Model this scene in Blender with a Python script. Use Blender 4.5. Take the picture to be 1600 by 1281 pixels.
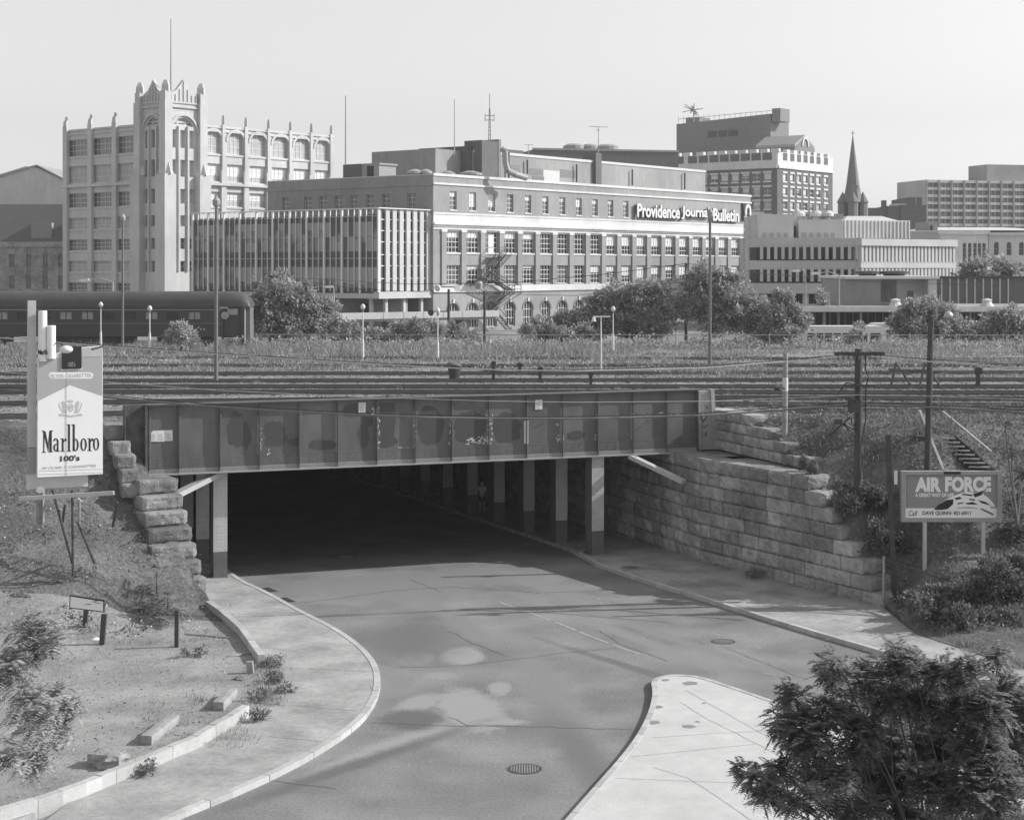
import bpy, math, random
import numpy as np
from mathutils import Vector, Matrix, noise as mnoise

random.seed(7); rng = np.random.default_rng(7)
for o in list(bpy.data.objects): bpy.data.objects.remove(o)
S = bpy.context.scene
COL = S.collection
R = math.radians

# ------------------------------------------------------------------ camera, light, exposure
CAMZ, F, CX, CY = 13.0, 2600.0, 810.0, 418.0
cam = bpy.data.cameras.new('camera'); camo = bpy.data.objects.new('camera', cam); COL.objects.link(camo)
camo.location = (0, 0, CAMZ); camo.rotation_euler = (R(90), 0, 0)
cam.sensor_fit = 'HORIZONTAL'; cam.sensor_width = 36; cam.lens = F/1600*36
cam.shift_x = (800-CX)/1600; cam.shift_y = -(640.5-CY)/1600
cam.clip_start = 0.5; cam.clip_end = 6000
S.camera = camo

SUN_AZ, SUN_EL = 8.0, 32.0        # azimuth measured from +X towards +Y
sd = Vector((math.cos(R(SUN_AZ))*math.cos(R(SUN_EL)), math.sin(R(SUN_AZ))*math.cos(R(SUN_EL)), math.sin(R(SUN_EL))))
sl = bpy.data.lights.new('sun', 'SUN'); sl.energy = 3.6; sl.angle = R(0.5); sl.color = (1, 0.995, 0.985)
so = bpy.data.objects.new('sun', sl); COL.objects.link(so)
so.rotation_euler = (-sd).to_track_quat('-Z', 'Y').to_euler(); so.location = (60, 10, 60)
W = bpy.data.worlds.new('World'); S.world = W; W.use_nodes = True
nt = W.node_tree; bg = nt.nodes['Background']
sky = nt.nodes.new('ShaderNodeTexSky'); sky.sky_type = 'NISHITA'; sky.sun_disc = False
sky.sun_elevation = R(SUN_EL); sky.sun_rotation = R(90-SUN_AZ)
sky.dust_density = 1.0; sky.air_density = 1.0; sky.ozone_density = 1.0
bw = nt.nodes.new('ShaderNodeSeparateColor'); bw.mode = 'HSV'       # black-and-white film: neutral pale sky
nt.links.new(sky.outputs[0], bw.inputs[0])
nt.links.new(bw.outputs[2], bg.inputs[0]); bg.inputs[1].default_value = 0.118
S.view_settings.view_transform = 'Standard'; S.view_settings.look = 'None'
S.view_settings.exposure = 0.47; S.view_settings.gamma = 1
S.view_settings.use_curve_mapping = False
S.render.engine = 'CYCLES'

def P(px, py, Y):
    return Vector(((px-CX)/F*Y, Y, CAMZ-(py-CY)/F*Y))
def G(px, py, z=0.0):
    Y = (CAMZ-z)*F/(py-CY)
    return Vector(((px-CX)/F*Y, Y, z))
def unp(px, Y): return (px-CX)/F*Y
def zat(py, Y): return CAMZ-(py-CY)/F*Y

# ------------------------------------------------------------------ materials (all neutral: the photograph is black and white)
MATS = {}
def mat(name, v, rough=0.8, var=0.15, scale=2.0, bump=0.0, bscale=20.0, metal=0.0, var2=0.0, scale2=0.2, spec=0.3, stretch=None):
    if name in MATS: return MATS[name]
    m = bpy.data.materials.new(name); m.use_nodes = True
    n = m.node_tree.nodes; l = m.node_tree.links
    b = n['Principled BSDF']
    b.inputs['Roughness'].default_value = rough; b.inputs['Metallic'].default_value = metal
    b.inputs['Specular IOR Level'].default_value = spec
    tc = n.new('ShaderNodeTexCoord'); src = tc.outputs['Object']
    if stretch:
        mp = n.new('ShaderNodeMapping'); mp.inputs['Scale'].default_value = stretch
        l.new(src, mp.inputs[0]); src = mp.outputs[0]
    nz = n.new('ShaderNodeTexNoise'); nz.inputs['Scale'].default_value = scale; nz.inputs['Detail'].default_value = 8
    nz.inputs['Roughness'].default_value = 0.65
    l.new(src, nz.inputs['Vector'])
    mr = n.new('ShaderNodeMapRange'); mr.inputs[1].default_value = 0.25; mr.inputs[2].default_value = 0.75
    mr.inputs[3].default_value = v*(1-var); mr.inputs[4].default_value = v*(1+var)
    l.new(nz.outputs['Fac'], mr.inputs[0]); out = mr.outputs[0]
    if var2:
        n2 = n.new('ShaderNodeTexNoise'); n2.inputs['Scale'].default_value = scale2; n2.inputs['Detail'].default_value = 6
        l.new(tc.outputs['Object'], n2.inputs['Vector'])
        m2 = n.new('ShaderNodeMapRange'); m2.inputs[1].default_value = 0.3; m2.inputs[2].default_value = 0.7
        m2.inputs[3].default_value = 1-var2; m2.inputs[4].default_value = 1+var2
        l.new(n2.outputs['Fac'], m2.inputs[0])
        mu = n.new('ShaderNodeMath'); mu.operation = 'MULTIPLY'; l.new(out, mu.inputs[0]); l.new(m2.outputs[0], mu.inputs[1]); out = mu.outputs[0]
    l.new(out, b.inputs['Base Color'])
    if bump:
        n3 = n.new('ShaderNodeTexNoise'); n3.inputs['Scale'].default_value = bscale; n3.inputs['Detail'].default_value = 6
        l.new(tc.outputs['Object'], n3.inputs['Vector'])
        bp = n.new('ShaderNodeBump'); bp.inputs['Strength'].default_value = bump; bp.inputs['Distance'].default_value = 0.05
        l.new(n3.outputs['Fac'], bp.inputs['Height']); l.new(bp.outputs[0], b.inputs['Normal'])
    MATS[name] = m; m['out_value'] = v
    return m

def leafmat(name, v, trans=0.25):
    m = bpy.data.materials.new(name); m.use_nodes = True
    n = m.node_tree.nodes; l = m.node_tree.links; b = n['Principled BSDF']
    b.inputs['Roughness'].default_value = 0.55; b.inputs['Specular IOR Level'].default_value = 0.35
    g = n.new('ShaderNodeNewGeometry'); mr = n.new('ShaderNodeMapRange')
    mr.inputs[3].default_value = v*0.55; mr.inputs[4].default_value = v*1.5
    l.new(g.outputs['Random Per Island'], mr.inputs[0]); l.new(mr.outputs[0], b.inputs['Base Color'])
    t = n.new('ShaderNodeBsdfTranslucent'); l.new(mr.outputs[0], t.inputs['Color'])
    mx = n.new('ShaderNodeMixShader'); mx.inputs[0].default_value = trans
    l.new(b.outputs[0], mx.inputs[1]); l.new(t.outputs[0], mx.inputs[2])
    l.new(mx.outputs[0], n['Material Output'].inputs['Surface'])
    MATS[name] = m; return m

mat('concrete', .48, .85, .08, 3, .2, 30, var2=.08, scale2=.3)
mat('concrete_dark', .30, .85, .12, 3, .2, 30, var2=.1)
mat('brick_light', .29, .9, .14, 1.6, .1, 10, var2=.16, scale2=.12, stretch=(1, 1, .3))
mat('brick', .20, .9, .12, 1.2, .1, 10, var2=.08, scale2=.08)
mat('brick_dark', .13, .9, .12, 1.2, var2=.08)
mat('limestone', .6, .8, .12, 1.2, var2=.1, stretch=(1, 1, .3))
mat('terracotta', .5, .8, .12, 1.2, var2=.12, scale2=.12, stretch=(1, 1, .25))
mat('white_trim', .64, .6, .04, 2)
mat('white_metal', .7, .45, .05, 2)
mat('grey_metal', .32, .5, .12, 3)
mat('dark_metal', .06, .5, .2, 4)
mat('mid_metal', .16, .55, .15, 4)
mat('galvanized', .42, .4, .1, 4, metal=.3)
mat('black', .02, .5, .1, 4)
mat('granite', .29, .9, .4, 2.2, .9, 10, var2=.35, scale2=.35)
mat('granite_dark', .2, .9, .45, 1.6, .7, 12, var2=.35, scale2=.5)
mat('girder_paint', .13, .55, .2, 1.6, .15, 30, var2=.2, scale2=.35, stretch=(1, 1, .35))
mat('girder_patch', .075, .6, .12, 3)
mat('girder_rust', .11, .8, .5, 2.2, .3, 20)
mat('column_paint', .46, .6, .10, 2, .1, 20, var2=.1, scale2=.7)
mat('column_dark', .13, .7, .2, 2)
mat('graffiti_white', .6, .7, .2, 6)
mat('poster', .72, .8, .06, 5)
mat('poster_ink', .3, .8, .1, 5)
mat('wood_pole', .075, .9, .35, 3, .4, 25, stretch=(4, 4, .4))
mat('wood_grey', .3, .9, .3, 3, .4, 25)
mat('wood_dark', .07, .9, .3, 3, .3, 25)
mat('wire', .03, .6, .1, 3)
mat('wire_light', .45, .6, .1, 3)
mat('rail', .13, .4, .2, 3, metal=.4)
mat('drape', .33, .8, .2, 1.5, stretch=(6, 6, .3)); mat('drape_dark', .1, .6, .3, 1.5); mat('rail_side', .045, .8, .3, 3)
mat('sleeper', .16, .9, .35, 3)
mat('ballast', .22, .95, .5, 7.0, 1.0, 9, var2=.4, scale2=.3)
mat('dirt', .27, .95, .2, 4, .6, 12, var2=.28, scale2=.45)
mat('embankment', .13, .95, .6, 7, 1.0, 10, var2=.35, scale2=.5)
mat('sidewalk', .33, .9, .2, 5.0, .35, 30, var2=.28, scale2=.6)
mat('island', .5, .9, .09, 2.0, .2, 25, var2=.08, scale2=.4)
mat('kerb_stone', .44, .85, .12, 4, .3, 25)
mat('crack', .10, .9, .3, 10); mat('joint', .24, .9, .3, 10)
mat('road_line', .36, .9, .25, 6)
mat('iron', .09, .6, .25, 12)
mat('iron_light', .22, .6, .25, 12)
mat('train_body', .052, .4, .12, 1, var2=.1, spec=.5)
mat('train_roof', .075, .5, .15, 1, var2=.12, scale2=.3)
mat('train_window', .34, .15, .3, 1.5)
mat('stripe', .42, .5, .05, 2)
mat('sign_white', .82, .55, .03, 1)
mat('sign_grey', .40, .6, .05, 1)
mat('sign_mid', .27, .6, .05, 1)
mat('ink', .025, .6, .1, 1)
mat('ink_pale', .5, .6, .03, 1)
mat('slate', .12, .8, .15, 2)
mat('roof_pale', .55, .8, .08, 1)
mat('bark', .09, .95, .3, 6)
mat('blind', .68, .7, .08, 2)
mat('curtain', .42, .7, .3, .9, stretch=(3, 3, .4))
mat('skin', .42, .6, .05, 6); mat('cloth_white', .7, .9, .05, 6); mat('cloth_dark', .04, .9, .1, 6); mat('hair', .03, .8, .1, 8)
mat('paper', .75, .8, .1, 8)
mat('tyre', .025, .8, .1, 8)
mat('bus_paint', .7, .35, .04, 2); mat('bus_glass', .05, .1, .2, 2, spec=.6)
def islandtone(name, lo, hi):
    m = MATS[name]; n = m.node_tree.nodes; l = m.node_tree.links; b = n['Principled BSDF']; cur = b.inputs['Base Color'].links[0].from_socket
    g = n.new('ShaderNodeNewGeometry'); mr = n.new('ShaderNodeMapRange'); mr.inputs[3].default_value = lo; mr.inputs[4].default_value = hi; l.new(g.outputs['Random Per Island'], mr.inputs[0])
    mu = n.new('ShaderNodeMath'); mu.operation = 'MULTIPLY'; l.new(cur, mu.inputs[0]); l.new(mr.outputs[0], mu.inputs[1]); l.new(mu.outputs[0], b.inputs['Base Color'])
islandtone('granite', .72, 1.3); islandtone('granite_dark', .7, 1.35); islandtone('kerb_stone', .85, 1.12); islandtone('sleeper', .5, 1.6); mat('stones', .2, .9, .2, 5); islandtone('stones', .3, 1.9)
leafmat('leaf_far', .36, .35); leafmat('leaf_mid', .19, .3); leafmat('leaf_near', .26, .45); leafmat('leaf_pale', .42, .4); leafmat('grass', .27, .3); leafmat('leaf_shrub', .17, .35)
mat('litter', .55, .8, .3, 9)
def glassmat(name, v, rough=.08):
    m = mat(name, v, rough, .35, .6, spec=.6); return m
glassmat('glass', .035); glassmat('glass_mid', .11, .15); mat('glass_curtain', .15, .12, .75, .35, var2=.45, scale2=.9, spec=.7, stretch=(1, 1, .8))
mat('spandrel_dark', .03, .3, .2, 1, spec=.5)

# ------------------------------------------------------------------ mesh collector
class Fr:
    """vertical frame: s runs along dir, o outward, z up"""
    def __init__(s, ox, oy, ang=None, d=None, flip=False):
        if d is None: d = (math.cos(ang), math.sin(ang))
        L = math.hypot(*d); d = (d[0]/L, d[1]/L)
        s.ox, s.oy, s.dx, s.dy = ox, oy, d[0], d[1]
        s.nx, s.ny = d[1], -d[0]          # right-hand side of d: faces the camera when d points right
        if flip: s.nx, s.ny = -s.nx, -s.ny
    def p(s, a, o, z): return (s.ox+s.dx*a+s.nx*o, s.oy+s.dy*a+s.ny*o, z)
    def s_of_px(s, px, o=0.0):
        k = (px-CX)/F; x0 = s.ox+s.nx*o; y0 = s.oy+s.ny*o
        return (k*y0-x0)/(s.dx-k*s.dy)
    def Y(s, a, o=0.0): return s.oy+s.dy*a+s.ny*o
    def z_of(s, a, py, o=0.0): return zat(py, s.Y(a, o))
WF = Fr(0, 0, d=(1, 0), flip=True)      # s = x, o = y

class MB:
    def __init__(s): s.v = []; s.f = []
    def face(s, pts):
        k = len(s.v); s.v += [tuple(p) for p in pts]; s.f.append(tuple(range(k, k+len(pts))))
    def hexa(s, q):
        k = len(s.v); s.v += [tuple(p) for p in q]
        for a in ((0, 3, 2, 1), (4, 5, 6, 7), (0, 1, 5, 4), (1, 2, 6, 5), (2, 3, 7, 6), (3, 0, 4, 7)): s.f.append(tuple(k+i for i in a))
    def fb(s, fr, s0, s1, o0, o1, z0, z1):
        s.hexa([fr.p(s0, o0, z0), fr.p(s1, o0, z0), fr.p(s1, o1, z0), fr.p(s0, o1, z0),
                fr.p(s0, o0, z1), fr.p(s1, o0, z1), fr.p(s1, o1, z1), fr.p(s0, o1, z1)]); return s
    def box(s, x0, x1, y0, y1, z0, z1): return s.fb(WF, x0, x1, y0, y1, z0, z1)
    def fquad(s, fr, s0, s1, o, z0, z1): s.face([fr.p(s0, o, z0), fr.p(s1, o, z0), fr.p(s1, o, z1), fr.p(s0, o, z1)])
    def fpoly(s, fr, pts, o, th=0.0):
        a = [fr.p(u, o, z) for u, z in pts]
        if not th: s.face(a); return s
        b = [fr.p(u, o-th, z) for u, z in pts]; k = len(s.v); n = len(pts); s.v += a+b
        s.f.append(tuple(range(k, k+n))); s.f.append(tuple(range(k+2*n-1, k+n-1, -1)))
        for i in range(n):
            j = (i+1) % n; s.f.append((k+i, k+n+i, k+n+j, k+j))
        return s
    def tube(s, a, b, r0, r1=None, n=8, cap=True):
        a = Vector(a); b = Vector(b); r1 = r0 if r1 is None else r1
        d = (b-a).normalized(); u = d.orthogonal().normalized(); w = d.cross(u); k = len(s.v)
        for c, r in ((a, r0), (b, r1)):
            for i in range(n):
                t = 2*math.pi*i/n; s.v.append(tuple(c+u*(r*math.cos(t))+w*(r*math.sin(t))))
        for i in range(n): j = (i+1) % n; s.f.append((k+i, k+j, k+n+j, k+n+i))
        if cap: s.f.append(tuple(range(k+n-1, k-1, -1))); s.f.append(tuple(range(k+n, k+2*n)))
        return s
    def path(s, pts, r, n=6):
        for a, b in zip(pts[:-1], pts[1:]): s.tube(a, b, r, n=n, cap=True)
        return s
    def lathe(s, c, prof, n=16, axis=(0, 0, 1)):
        c = Vector(c); ax = Vector(axis).normalized(); u = ax.orthogonal().normalized(); w = ax.cross(u); k = len(s.v)
        for r, h in prof:
            for i in range(n):
                t = 2*math.pi*i/n; s.v.append(tuple(c+ax*h+u*(r*math.cos(t))+w*(r*math.sin(t))))
        for q in range(len(prof)-1):
            for i in range(n):
                j = (i+1) % n; s.f.append((k+q*n+i, k+q*n+j, k+(q+1)*n+j, k+(q+1)*n+i))
        s.f.append(tuple(range(k+n-1, k-1, -1))); s.f.append(tuple(range(k+(len(prof)-1)*n, k+len(prof)*n)))
        return s
    def ball(s, c, r, n=10, sq=1.0):
        s.lathe(c, [(max(.001, r*math.sin(math.pi*i/n)), -r*sq*math.cos(math.pi*i/n)) for i in range(n+1)], n*2); return s
    def prism(s, pts, z0, z1):
        k = len(s.v); n = len(pts); s.v += [(p[0], p[1], z0) for p in pts]+[(p[0], p[1], z1) for p in pts]
        s.f.append(tuple(range(k+n-1, k-1, -1))); s.f.append(tuple(range(k+n, k+2*n)))
        for i in range(n): j = (i+1) % n; s.f.append((k+i, k+j, k+n+j, k+n+i))
        return s
    def arrays(s, V, Fc):
        k = len(s.v); s.v += [tuple(x) for x in V]; s.f += [tuple(int(i)+k for i in f) for f in Fc]; return s
    def sweep(s, pts, r, n=6):
        k = len(s.v); pts = [Vector(p) for p in pts]
        for i, p in enumerate(pts):
            d = (pts[min(len(pts)-1, i+1)]-pts[max(0, i-1)]).normalized(); u = d.cross(Vector((0, 0, 1))).normalized(); w = u.cross(d)
            for j in range(n): t = 2*math.pi*j/n; s.v.append(tuple(p+u*(r*math.cos(t))+w*(r*math.sin(t))))
        for i in range(len(pts)-1):
            for j in range(n): j2 = (j+1) % n; s.f.append((k+i*n+j, k+i*n+j2, k+(i+1)*n+j2, k+(i+1)*n+j))
        return s
    def build(s, name, m, parent=None, base=None, smooth=False, **tags):
        if parent is not None: b = Vector(parent['base'])
        else:
            if base is None:
                A = np.array(s.v); base = ((A[:, 0].min()+A[:, 0].max())/2, (A[:, 1].min()+A[:, 1].max())/2, A[:, 2].min())
            b = Vector(base)
        me = bpy.data.meshes.new(name)
        A = np.array(s.v, dtype=float)-np.array(b)
        me.from_pydata(A.tolist(), [], s.f); me.update()
        me.materials.append(MATS[m] if isinstance(m, str) else m)
        if smooth:
            me.polygons.foreach_set('use_smooth', [True]*len(me.polygons))
        o = bpy.data.objects.new(name, me); COL.objects.link(o)
        if parent is not None: o.parent = parent
        else: o.location = b
        o['base'] = tuple(b)
        for k2, v2 in tags.items(): o[k2] = v2
        return o

def thing(name, base, label, cat, group=None):
    o = bpy.data.objects.new(name, None); COL.objects.link(o); o.location = base; o['base'] = tuple(base)
    o.empty_display_size = .5
    o['label'] = label; o['category'] = cat
    if group: o['group'] = group
    return o
def one(mb, name, m, label, cat, group=None, base=None, smooth=False):
    o = mb.build(name, m, None, base, smooth); o['label'] = label; o['category'] = cat
    if group: o['group'] = group
    return o
def struct(mb, name, m, smooth=False):
    o = mb.build(name, m, None, (0, 0, 0), smooth); o['kind'] = 'structure'; return o
def stuff(mb, name, m, label, cat):
    o = mb.build(name, m, None, (0, 0, 0)); o['kind'] = 'stuff'; o['label'] = label; o['category'] = cat; return o

def fast_mesh(name, V, nper, m, parent=None, base=(0, 0, 0)):
    """V: (n, nper, 3) separate n-gons"""
    if parent is not None: base = parent['base']
    n = V.shape[0]; me = bpy.data.meshes.new(name)
    co = (V.reshape(-1, 3)-np.array(base)).astype(np.float32)
    me.vertices.add(n*nper); me.vertices.foreach_set('co', co.ravel())
    me.loops.add(n*nper); me.loops.foreach_set('vertex_index', np.arange(n*nper, dtype=np.int32))
    me.polygons.add(n); me.polygons.foreach_set('loop_start', np.arange(0, n*nper, nper, dtype=np.int32))
    me.polygons.foreach_set('loop_total', np.full(n, nper, dtype=np.int32))
    me.update(calc_edges=True); me.materials.append(MATS[m])
    o = bpy.data.objects.new(name, me); COL.objects.link(o); o['base'] = tuple(base)
    if parent is not None: o.parent = parent
    else: o.location = base
    return o

# ------------------------------------------------------------------ text
def text_mb(txt, fr, s0, s1, z0, z1, o, th=.02, bold=0.0, shear=0.0, slope=0.0):
    cu = bpy.data.curves.new('t', 'FONT'); cu.body = txt; cu.size = 1; cu.offset = bold; cu.shear = shear; cu.resolution_u = 3
    cu.fill_mode = 'FRONT' if th == 0 else 'BOTH'; cu.extrude = .5 if th else 0
    to = bpy.data.objects.new('t', cu); COL.objects.link(to)
    bpy.context.view_layer.update()
    me = bpy.data.meshes.new_from_object(to.evaluated_get(bpy.context.evaluated_depsgraph_get()))
    A = np.array([v.co[:] for v in me.vertices]); fs = [tuple(p.vertices) for p in me.polygons]
    bpy.data.objects.remove(to); bpy.data.curves.remove(cu); bpy.data.meshes.remove(me)
    mn = A.min(0); mx = A.max(0)
    U = (A[:, 0]-mn[0])/(mx[0]-mn[0]); Vv = (A[:, 1]-mn[1])/(mx[1]-mn[1])
    mb = MB()
    for u, v, zz in zip(U, Vv, A[:, 2]): mb.v.append(fr.p(s0+(s1-s0)*u, o+zz*th+(th/2 if th else 0), z0+(z1-z0)*v))
    mb.f = fs
    return mb

# ------------------------------------------------------------------ building helpers
def wall_holes(mb, fr, s0, s1, z0, z1, holes, rev=.25, o=0.0):
    """front sheet with rectangular openings and reveals; holes: (a,b,c,d[,arch])"""
    ss = sorted({s0, s1, *[h[0] for h in holes], *[h[1] for h in holes]}); zs = sorted({z0, z1, *[h[2] for h in holes], *[h[3] for h in holes]})
    ss = [x for x in ss if s0-1e-6 <= x <= s1+1e-6]; zs = [x for x in zs if z0-1e-6 <= x <= z1+1e-6]
    for i in range(len(ss)-1):
        run = None
        for j in range(len(zs)-1):
            cs, cz = (ss[i]+ss[i+1])/2, (zs[j]+zs[j+1])/2
            if any(h[0] < cs < h[1] and h[2] < cz < h[3] for h in holes):
                if run is not None: mb.fquad(fr, ss[i], ss[i+1], o, run, zs[j]); run = None
            elif run is None: run = zs[j]
        if run is not None: mb.fquad(fr, ss[i], ss[i+1], o, run, zs[-1])
    for h in holes:
        a, b, c, d = h[:4]
        for q in (((a, c), (a, d)), ((b, c), (b, d)), ((a, c), (b, c)), ((a, d), (b, d))):
            (u0, w0), (u1, w1) = q
            mb.face([fr.p(u0, o, w0), fr.p(u1, o, w1), fr.p(u1, o-rev, w1), fr.p(u0, o-rev, w0)])
        if len(h) > 4 and h[4]:
            ah = h[4]; m_ = (a+b)/2; r = (b-a)/2; N = 8
            pts = [(m_-r*math.cos(math.pi*k/N), d-ah+ah*math.sin(math.pi*k/N)) for k in range(N+1)]
            L = [(a, d)]+pts[:N//2+1]; Rr = [(b, d)]+pts[N//2:][::-1]
            mb.fpoly(fr, L, o+.002); mb.fpoly(fr, Rr, o+.002)
            for (u0, w0), (u1, w1) in zip(pts[:-1], pts[1:]):
                mb.face([fr.p(u0, o, w0), fr.p(u1, o, w1), fr.p(u1, o-rev, w1), fr.p(u0, o-rev, w0)])
def window(par, fr, a, b, c, d, o, nx, ny, gm='glass', fm='white_trim', t=.06, blind=None, frame=True):
    g = MB(); g.fquad(fr, a, b, o, c, d); w = g.build('window', gm, par)
    if frame:
        f = MB()
        for i in range(nx+1):
            x = a+(b-a)*i/nx; x = min(max(x, a+t/2), b-t/2); f.fb(fr, x-t/2, x+t/2, o+.01, o+.06, c, d)
        for j in range(ny+1):
            z = c+(d-c)*j/ny; z = min(max(z, c+t/2), d-t/2); f.fb(fr, a, b, o+.012, o+.055, z-t/2, z+t/2)
        f.build('frame', fm, w)
    if blind:
        q = MB(); q.fquad(fr, a+.02, b-.02, o+.005, d-(d-c)*blind, d); q.build('blind', 'blind', w)
    return w
# ================================================================== GROUND AND STREET
gx, gy = math.cos(R(20.25)), math.sin(R(20.25)); ax_, ay_ = -gy, gx
A0 = (3.57, 74.9)
def tdown(x, y):
    t = (x-A0[0])*ax_+(y-A0[1])*ay_
    return -.035*max(0, t+2)
def zroad(x, y): return tdown(x, y)

# road surface material: asphalt with worn lanes, light cement patches and darker repairs
def road_material():
    m = mat('asphalt', .215, .9, .3, 11, .5, 40, var2=.26, scale2=.35)
    n = m.node_tree.nodes; l = m.node_tree.links; b = n['Principled BSDF']
    cur = b.inputs['Base Color'].links[0].from_socket
    tc = n.new('ShaderNodeTexCoord')
    hf = n.new('ShaderNodeTexNoise'); hf.inputs['Scale'].default_value = 14; hf.inputs['Detail'].default_value = 4; l.new(tc.outputs['Object'], hf.inputs['Vector'])
    nz = n.new('ShaderNodeTexNoise'); nz.inputs['Scale'].default_value = 1.3; nz.inputs['Detail'].default_value = 8; nz.inputs['Roughness'].default_value = .7
    l.new(tc.outputs['Object'], nz.inputs['Vector'])
    def patch(cx, cy, rx, ry, rot, val, soft, cur, nzamp=1.3):
        c = G(cx, cy); mp = n.new('ShaderNodeMapping'); mp.vector_type = 'TEXTURE'
        mp.inputs['Location'].default_value = (c.x, c.y, 0); mp.inputs['Rotation'].default_value = (0, 0, R(rot)); mp.inputs['Scale'].default_value = (rx, ry, 1)
        l.new(tc.outputs['Object'], mp.inputs[0])
        ln = n.new('ShaderNodeVectorMath'); ln.operation = 'LENGTH'; l.new(mp.outputs[0], ln.inputs[0])
        a = n.new('ShaderNodeMath'); a.operation = 'MULTIPLY_ADD'; l.new(nz.outputs['Fac'], a.inputs[0]); a.inputs[1].default_value = nzamp; l.new(ln.outputs['Value'], a.inputs[2])
        a2 = n.new('ShaderNodeMath'); a2.operation = 'MULTIPLY_ADD'; l.new(hf.outputs['Fac'], a2.inputs[0]); a2.inputs[1].default_value = 1.1; l.new(a.outputs[0], a2.inputs[2]); a = a2; nzo = .55
        mr = n.new('ShaderNodeMapRange'); mr.interpolation_type = 'SMOOTHSTEP'; mr.inputs[1].default_value = 1+nzo+nzamp/2-soft*1.05; mr.inputs[2].default_value = 1+nzo+nzamp/2+soft*1.05
        mr.inputs[3].default_value = 1; mr.inputs[4].default_value = 0; l.new(a.outputs[0], mr.inputs[0])
        mx = n.new('ShaderNodeMix'); mx.data_type = 'FLOAT'; l.new(mr.outputs[0], mx.inputs[0]); l.new(cur, mx.inputs[2]); mx.inputs[3].default_value = val
        return mx.outputs[0]
    for pch in [(645, 1027, .75, 1.1, 0, .29, .22), (722, 1024, .75, 1.3, 0, .31, .2), (735, 1108, .95, 2.4, 12, .31, .2),
                (655, 1098, .5, 1.3, -20, .30, .25), (770, 1128, 1.0, .35, 0, .30, .2), (590, 1175, .55, 3.4, -32, .30, .35),
                (610, 1070, .8, 1.5, 0, .225, .4),
                (620, 925, 3.2, 1.6, 15, .215, .2), (660, 905, 5.5, 2.2, 18, .21, .25),
                (960, 985, .35, 7.5, 28, .24, .5), (1060, 1000, .3, 8, 30, .225, .6), (900, 935, .5, 5, 30, .235, .5), (860, 915, .35, 4, 30, .23, .5),
                (640, 1125, .9, 1.1, 0, .13, .3), (640, 1000, 1.6, 3.4, 0, .15, .7), (860, 1080, .5, 6, 8, .225, .7), (700, 960, .4, 5, 20, .22, .6), (540, 1200, .35, 4.5, -38, .14, .6), (900, 1170, .6, 4, 10, .16, .7), (1010, 1050, .25, 5, 35, .15, .5), (780, 1075, .35, .8, 0, .3, .2), (690, 1055, .5, .5, 0, .28, .25)]:
        cur = patch(*pch, cur)
    l.new(cur, b.inputs['Base Color'])
road_material()

mb = MB()
ss = [-300, -180, -90, -60, -40, -20, -15, -10, -5, 0, 5, 10, 20, 40, 60, 90, 180, 300]; tt = [-110, -75, -60, -50, -40, -30, -20, -10, -6, -4, -2, 5, 10, 20, 30, 40, 60, 80, 100, 130]
idx = {}
for i, s_ in enumerate(ss):
    for j, t_ in enumerate(tt):
        x = A0[0]+s_*gx+t_*ax_; y = A0[1]+s_*gy+t_*ay_; idx[i, j] = len(mb.v); mb.v.append((x, y, zroad(x, y)))
for i in range(len(ss)-1):
    for j in range(len(tt)-1): mb.f.append((idx[i, j], idx[i+1, j], idx[i+1, j+1], idx[i, j+1]))
struct(mb, 'road', 'asphalt')

def lerp_poly(pts, step):
    out = []
    for a, b in zip(pts[:-1], pts[1:]):
        a = Vector(a[:2]); b = Vector(b[:2]); n = max(1, int((b-a).length/step))
        out += [a+(b-a)*k/n for k in range(n)]
    out.append(Vector(pts[-1][:2])); return out
def smooth_poly(pts, it=2):
    for _ in range(it):
        q = [pts[0]]
        for a, b in zip(pts[:-1], pts[1:]): q += [a*.75+b*.25, a*.25+b*.75]
        q.append(pts[-1]); pts = q
    return pts
def V2(p): return Vector((p[0], p[1]))

# kerb lines as photographed, on the pavement level
KH = .15
kl = [G(-500, 2600, KH), G(-100, 1500, KH), G(230, 1290, KH), G(385, 1229, KH), G(480, 1183, KH), G(562, 1130, KH), G(590, 1090, KH), G(596, 1060, KH), G(588, 1032, KH), G(560, 1003, KH), G(520, 977, KH), G(468, 952, KH), G(425, 927, KH), G(388, 910, KH)]
kl = smooth_poly([V2(p) for p in kl])
# into the underpass, parallel to the columns
kle = Vector((-11.35, 68.6)); kl += [kle+Vector((ax_, ay_))*k for k in (1, 12, 30, 60, 95)]
in_l = [G(-700, 2600, KH), G(-300, 1560, KH), G(130, 1236, KH), G(250, 1187, KH), G(388, 1112, KH), G(418, 1062, KH), G(416, 1030, KH), G(382, 985, KH), G(330, 945, KH)]
in_l = [V2(p) for p in in_l]+[Vector((-11.75, 63.6)), Vector((-13.9, 67.2))]
in_l += [Vector((-13.9, 67.2))+Vector((ax_, ay_))*k for k in (5, 12, 30, 60, 95)]
kr = [V2(G(x, y, KH)) for x, y in [(2600, 1400), (1900, 1185), (1570, 1072), (1370, 1015), (1225, 973), (1100, 934), (1000, 904), (930, 880)]]
kr = smooth_poly(kr, 1)
kre = Vector((3.3, 74.6)); kr += [kre+Vector((ax_, ay_))*k for k in (3, 12, 30, 60, 95)]
WR0 = Vector((8.0, 73.2)); WRD = Vector((.5, -.865)).normalized()
out_r = [V2(G(x, y, KH)) for x, y in [(2900, 1340), (1900, 1110), (1570, 1035), (1430, 990)]]+[WR0+WRD*11.6, WR0]+[WR0+Vector((ax_, ay_))*k for k in (5, 12, 30, 60, 95)]
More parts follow.
